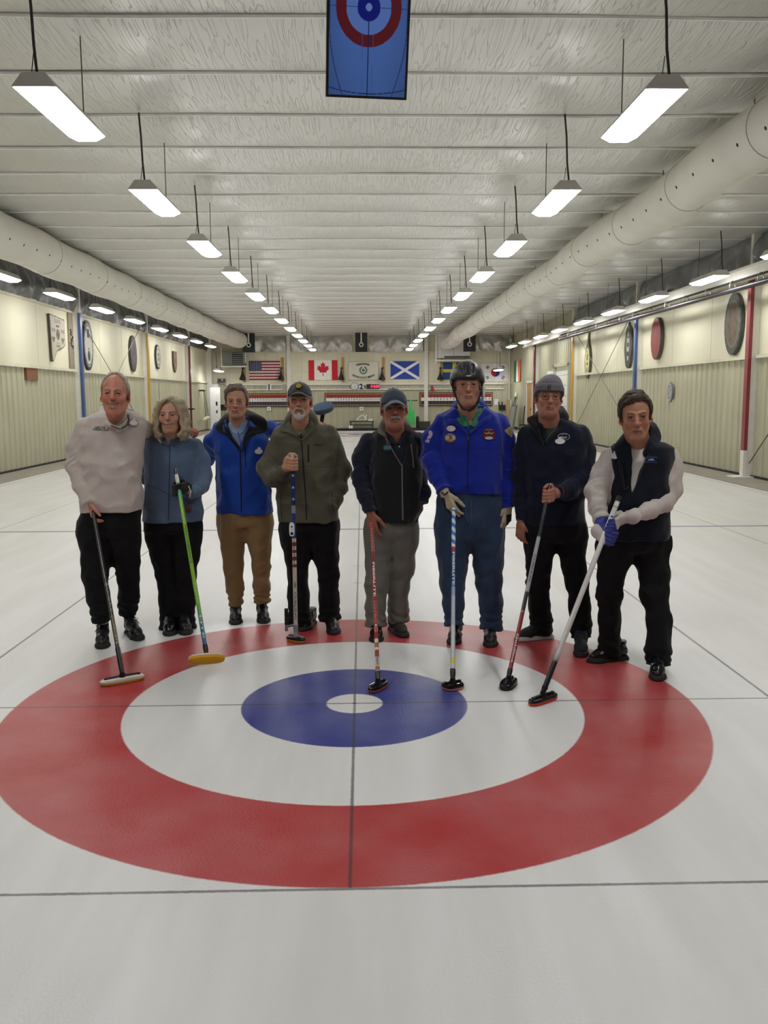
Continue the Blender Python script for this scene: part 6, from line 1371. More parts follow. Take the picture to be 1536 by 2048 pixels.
# ---------- 5: black fleece vest
def person_5():
    F = Fig(1.42, 'smiling person with a grey moustache in a blue cap and black fleece vest', (.19, 1.45))
    H = Head((790, 812), (790, 855), (786, 781), 1.32, yaw=2, pitch=3, roll=2, smile=.8, open=.55, cheek=.8, lid=.0022, skin='#9f6a56', blush=.6, brow='#5d4c42', jw=.98, neck=.054, nose=1.15, lips='#7a453c', wid=1.0, jowl=.6, teeth='#a59782', nz=.012)
    nb = F.A(791, 872, .03); F.body.append(H.build(nb))
    H.hair([(0, 80), (50, 50), (62, 10), (74, -20), (92, -8), (112, -18), (135, -38), (180, -42)], .0095, 'hair', hairm('steel', '#77726a'), F.t, (60, 30, 60), .004, cutz=.06)
    V, Q = surface(chain([(-.033, .085, -.068), (-.018, .0985, -.056), (0, .1035, -.0545), (.018, .0985, -.056), (.033, .085, -.068)], [.0045, .0075, .006, .0075, .0045], .004), .0022, lambda P: (.002*vnoise((P*np.array([170, 170, 50])).astype(F32))).astype(F32), .012); add_soft('moustache', H.w(V), Q, hairm('moustache', '#8f887c'), F.t)
    cap(H, F.t, cloth('slate blue cap cloth', '#3c4653'), cloth('faded cap brim', '#566069'), slope=.30, brimz=.058, arch=10)
    rows = [(858, 764, 818, .08), (866, 742, 834, .10), (876, 730, 845, .115), (900, 731, 846, .13), (950, 733, 846, .14), (1000, 734, 845, .145), (1040, 742, 838, .14)]
    vr = [(856, 764, 818, .082), (864, 746, 832, .105), (874, 738, 838, .125), (900, 737, 842, .143), (950, 737, 845, .155), (990, 739, 848, .16), (1020, 744, 846, .16), (1041, 748, 834, .155)]
    aL = [(736, 880, .0, 18), (722, 915, -.01, 17.5), (720, 955, -.03, 16), (730, 990, -.08, 14), (741, 1024, -.12, 12)]
    aR = [(838, 880, .02, 17), (836, 915, .05, 16), (838, 950, .03, 15), (846, 985, -.04, 13), (843, 1004, -.07, 11)]
    ms = cloth('navy knit', '#141a2a', .9); mv = cloth('black fleece', '#151517', .95, .25, 200, .3); mg = cloth('grey fleece trim', '#6d6861', .95, .25, 200, .3)
    sh = F.garment('shirt', [profile_prim(F.rows(rows), .03, 'u', -.01), F.limb(aL, 0, .026, True, True), F.limb(aR, 0, .026, True, True), F.vcut((790, 856), (796, 890), 13, .02)], ms, .005, (11, 11, 7), seed=8)
    vt = F.garment('vest', [profile_prim(F.rows(vr), .03), F.vcut((791, 856), (802, 930), 29, .015)], mv, .006, (8, 8, 5), seed=9)
    tv = bvh(vt); ts = bvh(sh)
    F.ribbon('collar', tv, [(786, 892), (776, 869), (767, 848, -.04), (768, 838, .0), (776, 830, .08), (790, 828, .10), (803, 831, .08), (809, 840, .0), (812, 852, -.05), (808, 872), (805, 892)], [(784, 894), (770, 874), (756, 864), (760, 846, -.01), (772, 832, .11), (790, 827, .13), (808, 834, .11), (818, 847, -.01), (823, 861), (813, 876), (807, 894)], mg, vt, .006)
    F.ribbon('shirt_collar', ts, [(793, 884, -.11), (780, 872, -.09), (771, 852, -.01), (790, 840, .08), (808, 852, -.01), (803, 872, -.09), (797, 884, -.11)], [(790, 890, -.125), (775, 880, -.11), (767, 862, -.05), (790, 843, .09), (812, 862, -.05), (807, 880, -.11), (799, 890, -.125)], ms, sh, .005)
    strip(tv, 'zip_trim', [(768, 870), (780, 893), (793, 915), (803, 932)], 3.4, mg, vt, .001); strip(tv, 'zip_trim', [(820, 868), (809, 885), (808, 910), (804, 932)], 3, mg, vt, .001); strip(tv, 'zip', [(804, 932), (804.5, 970), (805, 1010), (805.5, 1040)], 3.4, mg, vt, .002); strip(tv, 'chest_pocket', [(821.5, 888), (825, 912), (827, 935)], 4, mg, vt, .001)
    badge(ts, 'button', 798.5, 893, 1.6, 1.6, mat('white button', '#b9b5ae', .4), sh, None, .004, 0, 10); badge(ts, 'button', 796, 880, 1.6, 1.6, mat('white button', '#b9b5ae', .4), sh, None, .004, 0, 10)
    name_tag(tv, 774.5, 895, 9.5, 6.8, vt, '#1f3d3c', .08)
    for k, w_ in ((-1.5, 12), (1.8, 13)): print_text(tv, 'lettering', 'CAPE COD' if k < 0 else 'CURLING CLUB', 774.5, 895+k, 3.2, mat('pale green print', '#7fa79c', .7), vt, .05, .011, .02, 0, w_)
    F.trousers('trousers', [(1030, 732, 836, .13), (1058, 730, 837, .135), (1082, 730, 836, .13), (1105, 730, 835, .12)], [[(757, 1085, 0, 27), (756, 1130, 0, 24), (753, 1170, -.02, 22), (751, 1215, -.04, 20.5), (752, 1252, -.05, 19.5)], [(808, 1085, 0, 28), (806, 1130, .02, 25), (798, 1170, .04, 21), (796, 1215, .05, 20), (796, 1242, .05, 20.5)]], cloth('grey cotton', '#6e6a63', .85, .1), .007)
    mo = mat('dark brown patent', '#241a14', .18); shoe(F, (752, 1287), 0, .30, mo, None, False); shoe(F, (812, 1277), 22, .30, mat('dark brown suede', '#29201b', .7), None, True, lace_c='#2a2019')
    w = F.A(741.5, 1025, -.125); F.add_flesh(F.bare([(731, 992, -.08, 9), (742, 1026, -.12, 8.6)])+hand(w, (.12, -.12, -1), (.45, .6, .05), (.75, -.6, .1), (16, 22, 34, 44), 1.08, 22), '#9c6551')
    F.core([profile_prim(F.rows(rows), .03, 'u', -.04)]+F.corelegs+F.bare2([(736, 880, 0, 9), (722, 915, 0, 9), (720, 955, -.03, 8), (731, 992, -.08, 7)])+F.bare2([(838, 880, .02, 9), (838, 950, .03, 8), (845, 1000, -.06, 7)]), '#9c6551'); F.finish()
# ---------- 6: helmet and bright blue jacket
def person_6():
    F = Fig(1.26, 'tall person in a black helmet and bright blue fleece jacket with club patches', (.76, 1.25))
    H = Head((934, 773), (935, 811), (934, 733), 1.14, yaw=-2, pitch=3, roll=0, smile=0, lid=.004, skin='#b1816b', blush=.45, brow='#8a7a70', jw=1.02, neck=.052, nose=1.05, lips='#8a584c', age=0, wid=.97, jowl=1, lift=-.001)
    nb = F.A(937, 832, .02); F.body.append(H.build(nb))
    H.hair([(0, 80), (52, 45), (62, 12), (72, -10), (90, -6), (112, -16), (135, -36), (180, -40)], .006, 'hair', hairm('pepper', '#7a736a'), F.t, (60, 30, 60), .003, cutz=.05)
    def rim(P): return (.036-.34*np.clip(.04-P[..., 1], 0, .08)*1.2-P[..., 2]).astype(F32)
    dome = [group_prim([ell((0, -.01, .038), (.108, .128, .112), 0)], 0), Prim(rim, (0, 0, 0), .4, .006, 'i')]
    for g in (-1, 1): dome += [rc((g*.026, .094, .100), (g*.026, .062, .127), .011, .011, .003, 's'), rc((g*.026, .110, .076), (g*.026, .103, .088), .009, .009, .003, 's'), rc((g*.03, -.02, .148), (g*.03, -.07, .136), .011, .011, .003, 's')]
    V, Q = surface(dome, .0034, None, .012, lo=(-.12, -.15, -.05), hi=(.12, .14, .17)); he = add_soft('helmet', H.w(V), Q, mat('matt black helmet shell', '#1f2022', .42), F.t)
    mb = MB(); V2, F2 = np.array([(-.017, -.004), (-.015, .004), (.006, .004), (.018, .006), (.011, -.003), (.008, -.004)]), [(0, 1, 2, 3, 4, 5)]; fr = lambda x, z: H.w((x, .1195-.5*x*x+(.052-z)*.25, z)); mb.add([fr(a, .052+b) for a, b in V2], F2); mb.build('emblem', mat('silver print', '#b5b5b4', .4), he)
    st = MB()
    for g in (-1, 1):
        st.tube([H.w((g*.092, .03, .012)), H.w((g*.081, .045, -.03)), H.w((g*.067, .05, -.085)), H.w((g*.035, .062, -.140)), H.w((0.012, .07, -.150))], .0042*H.s, 6); st.tube([H.w((g*.094, -.03, .01)), H.w((g*.084, .02, -.045)), H.w((g*.067, .05, -.085))], .004*H.s, 6)
    st.build('chin_strap', mat('black webbing', '#131313', .8), he, True); st = MB(); st.tube([H.w((.065, .052, -.095)), H.w((.03, .068, -.138)), H.w((.0, .074, -.152))], .0085*H.s, 8); st.build('strap_pad', mat('black webbing', '#131313', .8), he, True)
    V, Q = surface([ell((.098, .0, -.045), (.014, .028, .042), .01), ell((.108, .0, -.02), (.01, .02, .016), .01)], .003, lambda P: (.003*vnoise(P*60)).astype(F32), .012); add_soft('ear_pad', H.w(V), Q, mat('white padding', '#d3d1cc', .8), he)
    for g in (-1, 1): b = MB(); b.lathe([(.009, 0), (.009, .004), (.0, .005)], H.w((g*.1, .045, .022)), H.R[:, 0]*g, 12); b.build('rivet', m_steel, he, True)
    glasses(H, m_gold, F.t, .0235, .0165, 2.2, .001, .106)
    rows = [(812, 908, 966, .09), (822, 892, 986, .11), (832, 878, 1000, .125), (848, 872, 1008, .14), (880, 874, 1007, .155), (930, 878, 1006, .165), (965, 884, 1004, .165), (985, 893, 1003, .16)]
    aL = [(884, 848, .0, 20), (866, 880, -.01, 21.5), (862, 920, -.03, 20), (873, 952, -.07, 17), (888, 982, -.12, 13.5)]
    aR = [(1000, 846, .0, 20), (1010, 880, .0, 21), (1016, 930, -.01, 20), (1017, 975, -.03, 17.5), (1016, 1015, -.05, 15)]
    m = cloth('bright blue fleece', '#06218f', .9, .2, 240, .35); zb = mat('navy zip', '#0a0d33', .5)
    jk = F.garment('fleece_jacket', [profile_prim(F.rows(rows), .035), F.limb(aL, 0, .026, True, True), F.limb(aR, 0, .026, True, True), F.vcut((937, 814), (937, 864), 31, .015)], m, .007, (9, 9, 5), seed=11)
    mp_ = cloth('green polo knit', '#2f7358', .9)
    sh = F.garment('polo_shirt', [profile_prim(F.rows([(820, 908, 966, .09), (832, 892, 984, .115), (870, 885, 995, .135), (900, 885, 995, .14)]), .02, 'u', -.004), F.vcut((937, 818), (938, 850), 13, .02)], mp_, .003, (14, 14, 8), seed=12)
    tr = bvh(jk); ts = bvh(sh)
    F.ribbon('collar', tr, [(936, 866), (920, 846), (911, 829, -.06), (910, 812, .0), (920, 800, .09), (938, 796, .11), (955, 798, .09), (966, 809, .0), (968, 826, -.06), (956, 846), (939, 866)], [(935, 868), (915, 852), (896, 842), (902, 817, .0), (914, 800, .12), (938, 794, .15), (962, 798, .12), (974, 812, .0), (982, 834), (964, 850), (941, 868)], m, jk, .008)
    F.ribbon('shirt_collar', ts, [(936, 850, -.135), (927, 839, -.115), (920, 823, -.04), (921, 808, .05), (938, 802, .08), (955, 806, .05), (957, 821, -.04), (950, 839, -.115), (940, 850, -.135)], [(930, 854, -.155), (918, 845, -.145), (912, 828, -.07), (914, 810, .06), (938, 803, .10), (962, 808, .06), (965, 826, -.07), (959, 844, -.145), (947, 854, -.155)], mp_, sh, .006)
    strip(tr, 'zip', [(937, 864), (936, 900), (935, 950), (935, 990)], 2.6, zb, jk, .002); strip(tr, 'zip_pull', [(936.5, 868), (936, 880)], 3.2, mat('bronze pull', '#5a4a3a', .4, .6), jk, .006); strip(tr, 'yoke_seam', [(885, 898), (932, 896)], 1, mat('blue seam', '#0a1678', .9), jk, .0005); strip(tr, 'yoke_seam', [(940, 896), (998, 898)], 1, mat('blue seam', '#0a1678', .9), jk, .0005)
    P = lambda n, c: mat(n, c, .8)
    badge(tr, 'name_badge', 902, 857, 9, 5.8, P('white badge', '#cfcac8'), jk, None, .006)
    o = badge(tr, 'round_patch', 900.5, 876, 11.6, 9.8, P('brown patch edge', '#6a4a34'), jk, None, .004); badge(tr, 'patch_face', 900.5, 875.6, 10.2, 8.4, P('cream patch', '#b8ab98'), o, None, .006); patch_px(tr, 'patch_band', [(891, 879), (896, 882.5), (905, 882.5), (910, 879), (906, 883.6), (900.5, 885), (895, 883.6)], P('orange patch', '#a85a2c'), o, .008); patch_px(tr, 'patch_figure', [(898, 872), (901, 871), (904, 875), (905, 880), (902, 877), (899, 880), (896, 880), (900, 876)], P('grey figure', '#5c5650'), o, .008); print_text(tr, 'lettering', 'BONSPIEL', 900.5, 870.2, 4, P('brown lettering', '#4a3626'), o, 0, .009, .02, 0, 13)
    o = badge(tr, 'club_patch', 978, 868, 13.2, 11.6, P('dark red patch', '#6e1822'), jk, [(1, -.2), (.92, .4), (.6, .85), (0, 1), (-.6, .85), (-.92, .4), (-1, -.2), (-.75, -.85), (0, -1), (.75, -.85)], .004); badge(tr, 'patch_face', 978, 865.5, 10.6, 5.6, P('navy patch', '#1a2050'), o, None, .006); patch_px(tr, 'patch_bird', [(967.5, 864.5), (974, 866), (978, 862.5), (982, 866), (989, 864), (984, 869), (978, 868), (972, 869)], P('gold patch', '#b3822a'), o, .008); badge(tr, 'patch_stone', 978, 876, 8, 3, P('pale patch', '#bdb2b4'), o, None, .008)
    print_text(tr, 'lettering', 'CURLING', 978, 859.6, 3.6, P('gold lettering', '#c0953c'), o, 0, .009, .02, 0, 14)
    o = patch_px(tr, 'sleeve_patch', [(1009, 861), (1021, 852), (1025, 862), (1024.5, 876), (1016, 869)], P('tan patch', '#a89a78'), jk, .004)
    if o: patch_px(tr, 'patch_centre', [(1015, 861), (1020, 858), (1023, 864), (1021.5, 870), (1017, 866)], P('yellow patch', '#a8932c'), o, .007)
    badge(tr, 'sleeve_patch', 861, 867, 4, 6.4, P('pale sleeve patch', '#aaa3b5'), jk, None, .004, .2); patch_px(tr, 'sleeve_patch', [(855, 872), (863, 870), (862, 877), (854, 878)], P('pale sleeve patch', '#aaa3b5'), jk, .004); patch_px(tr, 'sleeve_patch', [(852, 879), (860, 879), (858, 886), (850, 884)], P('pale sleeve patch', '#aaa3b5'), jk, .004)
    jd = cloth('blue denim', '#2b3d58', .9, .3, 260, .2, .1)
    jn = F.trousers('jeans', [(975, 884, 1004, .14), (1000, 876, 1004.5, .15), (1040, 874, 1005, .155), (1080, 874, 1005, .145), (1100, 875, 1004, .13)], [[(906, 1090, 0, 33), (905, 1130, -.01, 29), (904, 1165, -.02, 26), (907, 1205, -.04, 21), (908, 1250, -.05, 18.5)], [(974, 1090, 0, 31), (976, 1130, 0, 28.5), (978, 1165, 0, 26.5), (981, 1205, -.01, 23.5), (981.5, 1259, -.03, 20.5)]], jd, .009)
    tj = bvh(jn); ss = mat('denim stitching', '#4a5d78', .9); strip(tj, 'fly_seam', [(932, 1000), (931.5, 1030), (936, 1046)], 1, ss, jn, .001); strip(tj, 'fly_seam', [(942, 1000), (943, 1040), (940, 1058)], 1, ss, jn, .001); strip(tj, 'pocket_seam', [(978, 994), (987, 1000), (1000, 996)], 1, ss, jn, .001)
    shoe(F, (904, 1292), -8, .31); shoe(F, (981, 1296.5), 2, .31)
    mgl = mat('cream leather glove', '#b5a98e', .6, var=.06, vscale=40); mbk = mat('black glove panel', '#17161a', .7)
    w = F.A(889.5, 986, -.13); P1 = chain([F.A(886, 978, -.11), w], [.038, .031], .02)+hand(w, (.36, -.28, -.9), (.45, .55, -.1), (.75, -.6, .3), (26, 26, 32, 38), 1.15, 24)
    V, Q = surface(P1, .0034, None, .012); fm = np.where((V[Q].mean(1)[:, 1] > w[1]-.022) & (V[Q].mean(1)[:, 2] < w[2]-.03), 1, 0); g = mesh_obj('glove', V, Q, [mgl, mbk], F.t, True, None, fm)
    b = MB(); b.tube([F.A(884, 985, -.15), F.A(889, 990, -.175), F.A(896, 984, -.16)], .006, 6); b.build('cuff_strap', mbk, g, True)
    w = F.A(1015, 1012, -.055); P2 = chain([F.A(1016, 1002, -.05), w], [.042, .033], .02)+hand(w, (-.08, -.10, -1), (-.55, .6, 0), (-.75, -.6, 0), (22, 26, 30, 36), 1.15, 24)
    V, Q = surface(P2, .0034, None, .012); cen = V[Q].mean(1); fm = np.where((cen[:, 0] > w[0]-.012) & (cen[:, 2] < w[2]-.055), 1, 0); mesh_obj('glove', V, Q, [mgl, mbk], F.t, True, None, fm)
    F.core([profile_prim(F.rows(rows), .03, 'u', -.04)]+F.corelegs+F.bare2([(884, 848, 0, 9), (866, 880, 0, 9), (862, 920, -.03, 8), (889, 984, -.12, 7)])+F.bare2([(1000, 846, 0, 9), (1012, 880, 0, 9), (1017, 930, 0, 8), (1016, 1008, -.05, 7)]), '#b1816b'); F.finish()
# ---------- 7: grey beanie and navy pullover
def person_7():
    F = Fig(1.16, 'person in a grey knit beanie, glasses and a navy quarter zip pullover', (1.35, 1.1))
    H = Head((1096, 792), (1096, 832), (1099, 759), 1.05, yaw=-5, pitch=3, roll=-2, smile=0, lid=.003, skin='#ac7762', blush=.5, brow='#6b5548', jw=.98, neck=.056, nose=1.05, lips='#7d4a40', age=0, wid=1.02, jowl=.6, lift=-.002)
    nb = F.A(1101, 850, .02); F.body.append(H.build(nb))
    mgry = cloth('grey knit', '#636166', .95, .3, 180, .3)
    def cuff(P): return (.030+.42*np.clip(.05-P[..., 1], 0, .2)*-1*.62+.012-P[..., 2]).astype(F32)
    shell = [group_prim([ell((0, -.012, .042), (.092, .112, .098), 0), ell((.02, -.03, .095), (.05, .06, .055), .04), ell((0, .03, .04), (.078, .072, .075), .03)], 0), Prim(lambda P: (.044-.42*np.clip(.07-P[..., 1], 0, .17)-P[..., 2]).astype(F32), (0, 0, 0), .4, .004, 'i')]
    def knit(P):
        a = np.arctan2(P[..., 0], P[..., 1]+.012); zr = P[..., 2]-(.044-.42*np.clip(.07-P[..., 1], 0, .17)); return (-.004*((zr < .042)).astype(F32)+.0016*np.exp(-((zr-.042)/.004)**2)*2+.0012*np.exp(-((zr-.012)/.003)**2)*2+.003*vnoise(P*24)+.0006*np.sin(a*110)).astype(F32)
    V, Q = surface(shell, .003, knit, .014, lo=(-.12, -.15, -.08), hi=(.12, .13, .17)); be = add_soft('beanie', H.w(V), Q, mgry, F.t)
    tb = bvh(be); dk = mat('black tab', '#16181a', .7); patch_px(tb, 'tab', [(1096.4, 770), (1102.2, 770), (1101, 778.6), (1095, 778.6)], dk, be, .004); patch_px(tb, 'tab_centre', [(1098.4, 770.4), (1100.4, 770.4), (1099.2, 778.2), (1097.2, 778.2)], mat('grey tab', '#4a5556', .7), be, .007)
    glasses(H, mat('dark wire frames', '#2c2624', .35, .5), F.t, .0225, .0145, 3.0, .002, .105)
    rows = [(838, 1076, 1130, .08), (846, 1060, 1150, .10), (854, 1048, 1164, .115), (868, 1043, 1174, .13), (900, 1044, 1176, .145), (950, 1046, 1172, .15), (1000, 1047, 1170, .15), (1046, 1046, 1170, .145)]
    aL = [(1054, 868, .0, 19), (1046, 905, .02, 19), (1042, 950, .02, 17.5), (1041, 1000, .0, 15), (1042, 1044, -.03, 12)]
    aR = [(1162, 868, .0, 19.5), (1172, 905, .0, 20.5), (1172, 940, -.03, 20.5), (1158, 966, -.10, 18), (1134, 982, -.19, 15), (1114, 986, -.25, 12.5)]
    m = cloth('navy fleece', '#0d1328', .9, .2, 240, .15)
    pu = F.garment('pullover', [profile_prim(F.rows(rows), .035), F.limb(aL, 0, .026, True, True), F.limb(aR, 0, .026, True, True), F.vcut((1098, 840), (1087, 882), 19, .015)], m, .006, (9, 9, 6), seed=14)
    F.garment('tee_shirt', [profile_prim(F.rows([(847, 1076, 1128, .075), (856, 1062, 1146, .10), (890, 1055, 1160, .125), (905, 1055, 1160, .13)]), .02, 'u', -.004)], cloth('dark green jersey', '#26352f', .9), .002, (14, 14, 8), seed=15)
    tr = bvh(pu)
    F.ribbon('collar', tr, [(1087, 884), (1080, 866), (1077, 846, -.06), (1079, 830, -.01), (1088, 820, .08), (1101, 817, .10), (1113, 816, .07), (1120, 824, -.01), (1121, 840, -.06), (1106, 862), (1090, 884)], [(1085, 886), (1070, 864), (1054, 840), (1064, 832, .0), (1080, 820, .11), (1101, 813, .14), (1122, 812, .11), (1133, 824, .0), (1137, 840), (1118, 862), (1093, 886)], cloth('black collar fleece', '#0c0d14', .95), pu, .009)
    strip(tr, 'zip', [(1087, 884), (1087, 890)], 2, MATS['black zip'], pu, .001)
    o = badge(tr, 'club_emblem', 1127.5, 873.5, 12.4, 7.6, mat('white embroidery', '#8f93a0', .8), pu, None, .003); badge(tr, 'emblem_ring', 1127.5, 873.5, 11, 6.4, m, o, None, .005); badge(tr, 'emblem_stone', 1128, 874.5, 6, 3, mat('white embroidery', '#8f93a0', .8), o, None, .007); badge(tr, 'emblem_handle', 1129, 872, 2.4, 1.6, m, o, None, .009); print_text(tr, 'lettering', 'CURLING CLUB', 1127.5, 868.6, 2.8, mat('white embroidery', '#8f93a0', .8), o, 0, .008, .02, 0, 17)
    name_tag(tr, 1120, 882.5, 10, 5.6, pu, '#d3cccb')
    F.trousers('trousers', [(1036, 1047, 1170, .135), (1065, 1047, 1171, .14), (1095, 1050, 1171, .135)], [[(1080, 1090, 0, 31), (1078, 1130, .03, 24.5), (1077, 1165, .05, 22), (1079, 1210, .07, 21), (1083, 1240, .09, 21), (1084, 1268, .10, 19)], [(1142, 1090, 0, 30), (1147, 1130, -.03, 26), (1153, 1165, -.06, 23.5), (1158, 1210, -.09, 21.5), (1162, 1250, -.11, 21), (1163, 1276, -.12, 19)]], m_blackcl, .007)
    ws = mat('white shoe sole', '#b9b7b4', .6); shoe(F, (1026, 1282), -66, .31, mat('black mesh shoe', '#16181e', .7), ws, True, lace_c='#2b4780'); shoe(F, (1161, 1316.5), 0, .30, mat('black mesh shoe', '#16181e', .7), mat('shoe sole', '#1b1b1c', .75), True, lace_c='#22407c')
    S = at(1097, 989, Y=.90); P, wr, mid = grip(S, (.10, .14, 1), (-.2, -.97, -.1), (.95, -.2, .1), 1.08, .0135)
    F.add_flesh(P+chain([F.A(1124, 985, -.22), F.A(1113, 986, -.25), wr, mid], [.032, .028, .026, .02], .02), '#ac7762')
    w = F.A(1041.5, 1046, -.035); F.add_flesh(F.bare([(1041, 985, 0, 9), (1042, 1047, -.03, 8)])+hand(w, (-.03, -.12, -1), (.6, .5, 0), (.7, -.7, 0), (26, 34, 38, 42), 1.0, 24), '#9f6b57')
    F.core([profile_prim(F.rows(rows), .03, 'u', -.04)]+F.corelegs+F.bare2([(1054, 868, 0, 9), (1046, 905, .02, 9), (1042, 950, .02, 8), (1041, 1010, 0, 7)])+F.bare2([(1162, 868, 0, 9), (1172, 905, 0, 9), (1170, 940, -.04, 8.5), (1125, 984, -.22, 7)]), '#ac7762'); F.finish()
# ---------- 8: navy vest over white sweatshirt
def person_8():
    F = Fig(.70, 'brown haired person in a navy vest and white sleeves, both gloved hands on broom', (1.58, .6))
    H = Head((1265, 830), (1271, 879), (1271, 786), .60, yaw=-13, pitch=-4, roll=4, smile=0, lid=.0045, skin='#ae7e64', blush=.35, brow='#54412f', jw=.92, neck=.056, nose=1.12, lips='#7a4a40', age=1, wid=.95, lift=-.001, gaze=.001)
    nb = F.A(1277, 896, .03); F.body.append(H.build(nb))
    H.hair([(0, 35), (20, 33), (36, 30), (50, 24), (62, 0), (74, -18), (90, -6), (106, -18), (135, -42), (180, -48)], .0165, 'hair', hairm('brown', '#45362a'), F.t, (9, 80, 80), .0048, extra=[rc((.03, .045, .112), (-.015, .078, .100), .014, .016, .012), rc((-.015, .078, .100), (-.058, .068, .070), .016, .012, .010), rc((.03, .02, .118), (-.04, .05, .108), .016, .018, .012), rc((-.04, .05, .108), (-.075, .03, .07), .018, .014, .012), rc((.034, .06, .103), (.062, .045, .075), .010, .011, .008)], asym=9)
    rows = [(884, 1252, 1306, .08), (892, 1238, 1322, .10), (902, 1224, 1340, .115), (918, 1214, 1350, .13), (950, 1212, 1345, .14), (1000, 1210, 1335, .15), (1060, 1205, 1335, .15)]
    vr = [(880, 1252, 1308, .085), (886, 1230, 1334, .112), (895, 1217, 1352, .135), (914, 1213, 1350, .155), (950, 1216, 1340, .155), (1000, 1212, 1337, .165), (1045, 1202, 1337, .165), (1075, 1196, 1339, .16)]
    aL = [(1221, 910, .0, 18.5), (1204, 945, -.01, 21), (1192, 982, -.04, 20), (1194, 1015, -.10, 17.5), (1204, 1040, -.16, 14)]
    aR = [(1341, 910, .0, 18.5), (1343, 945, .0, 21.5), (1342, 978, -.03, 22), (1328, 1006, -.10, 18), (1296, 1022, -.20, 14.5), (1262, 1034, -.28, 12.5)]
    ms = cloth('white sweatshirt', '#c6bdb6', .92, .2, 200); mv = cloth('navy fleece vest', '#0d1320', .95, .25, 200, .15)
    sh = F.garment('sweatshirt', [profile_prim(F.rows(rows), .03, 'u', -.008), F.limb(aL, 0, .026, True, True), F.limb(aR, 0, .026, True, True)], ms, .007, (10, 10, 7), seed=17)
    F.collar('neck_band', (1276, 893), 22, 21, 902, 884, -1, -1, ms, .005, .25, .85, 0, .02, parent=sh, vox=.0036)
    vt = F.garment('vest', [profile_prim(F.rows(vr), .03), F.vcut((1272, 884), (1250, 982), 22, .01)], mv, .006, (8, 8, 5), seed=18)
    tv = bvh(vt); 
    F.ribbon('collar', tv, [(1250, 978), (1245, 928), (1249, 895, -.10), (1254, 872, -.03), (1264, 860, .06), (1280, 852, .09), (1296, 848, .06), (1305, 855, -.02), (1303, 868, -.07), (1292, 892, -.12), (1272, 930), (1252, 978)], [(1248, 980), (1237, 926), (1229, 896), (1240, 876, -.02), (1258, 858, .09), (1280, 848, .13), (1304, 844, .10), (1316, 856, .0), (1321, 880), (1299, 902), (1275, 937), (1254, 980)], mv, vt, .008)
    name_tag(tv, 1229, 912, 8.2, 6, vt, '#cfcac8')
    bl = mat('blue embroidery', '#24407f', .8); print_text(tv, 'lettering', 'LOON', 1302.5, 915, 7, bl, vt, 0, .004, .03, 0, 22); print_text(tv, 'lettering', 'MOUNTAIN', 1302, 924.5, 4.6, bl, vt, 0, .004, .03, 0, 24); patch_px(tv, 'mountain_emblem', [(1295, 921), (1299, 917.5), (1301.5, 919), (1304, 916), (1310, 921)], mat('white embroidery', '#8f93a0', .8), vt, .004)
    F.trousers('trousers', [(1062, 1199, 1337, .145), (1090, 1196, 1337, .15), (1120, 1194, 1335, .145)], [[(1230, 1112, 0, 36), (1222, 1150, .0, 27), (1219, 1190, .0, 24), (1218, 1240, .01, 22), (1219, 1290, .03, 22), (1219, 1308, .04, 20.5)], [(1300, 1112, 0, 35), (1308, 1150, -.05, 28.5), (1310, 1190, -.09, 26.5), (1315, 1240, -.14, 25), (1317, 1300, -.19, 25), (1317, 1330, -.20, 23)]], m_blackcl, .008)
    shoe(F, (1172, 1325), -62, .30, mat('shiny black leather', '#121214', .2), None, False); shoe(F, (1315, 1364.5), 2, .31, mat('shiny black leather', '#121214', .2), None, True)
    mwg = mat('white glove back', '#b9b2ab', .7); mbg = mat('blue glove palm', '#23307e', .65)
    for S, n_, e_, fr, nm in ((at(1227.5, 1046, Y=.40), (-.35, -.9, -.1), (.93, -.25, .25), [(1282, 1027, -.24), (1262, 1034, -.28)], 0), (at(1214.5, 1071, Y=.385), (.25, -.93, -.2), (-.95, -.2, .1), [(1200, 1028, -.14), (1204, 1042, -.17)], 1)):
        P, wr, mid = grip(S, (.42, .12, .9), n_, e_, 1.12, .015, 1); P += chain([F.A(*fr[0]), F.A(*fr[1]), wr, mid], [.034, .032, .030, .02], .02)
        V, Q = surface(P, .0034, None, .012); cen = V[Q].mean(1); q = (cen-S)@unit(e_); fm = np.where(q < .010, 1, 0) if nm == 0 else np.where((q < .034), 1, 0); mesh_obj('glove', V, Q, [mwg, mbg], F.t, True, None, fm)
    F.core([profile_prim(F.rows(rows), .03, 'u', -.04)]+F.corelegs+F.bare2([(1224, 912, 0, 9), (1204, 945, 0, 9), (1193, 982, -.04, 8), (1203, 1036, -.15, 7)])+F.bare2([(1336, 912, 0, 9), (1343, 945, 0, 9), (1341, 978, -.04, 8.5), (1296, 1022, -.2, 7)]), '#ae7e64'); F.finish()
for fn in (person_1, person_2, person_3, person_4, person_5, person_6, person_7, person_8): fn()
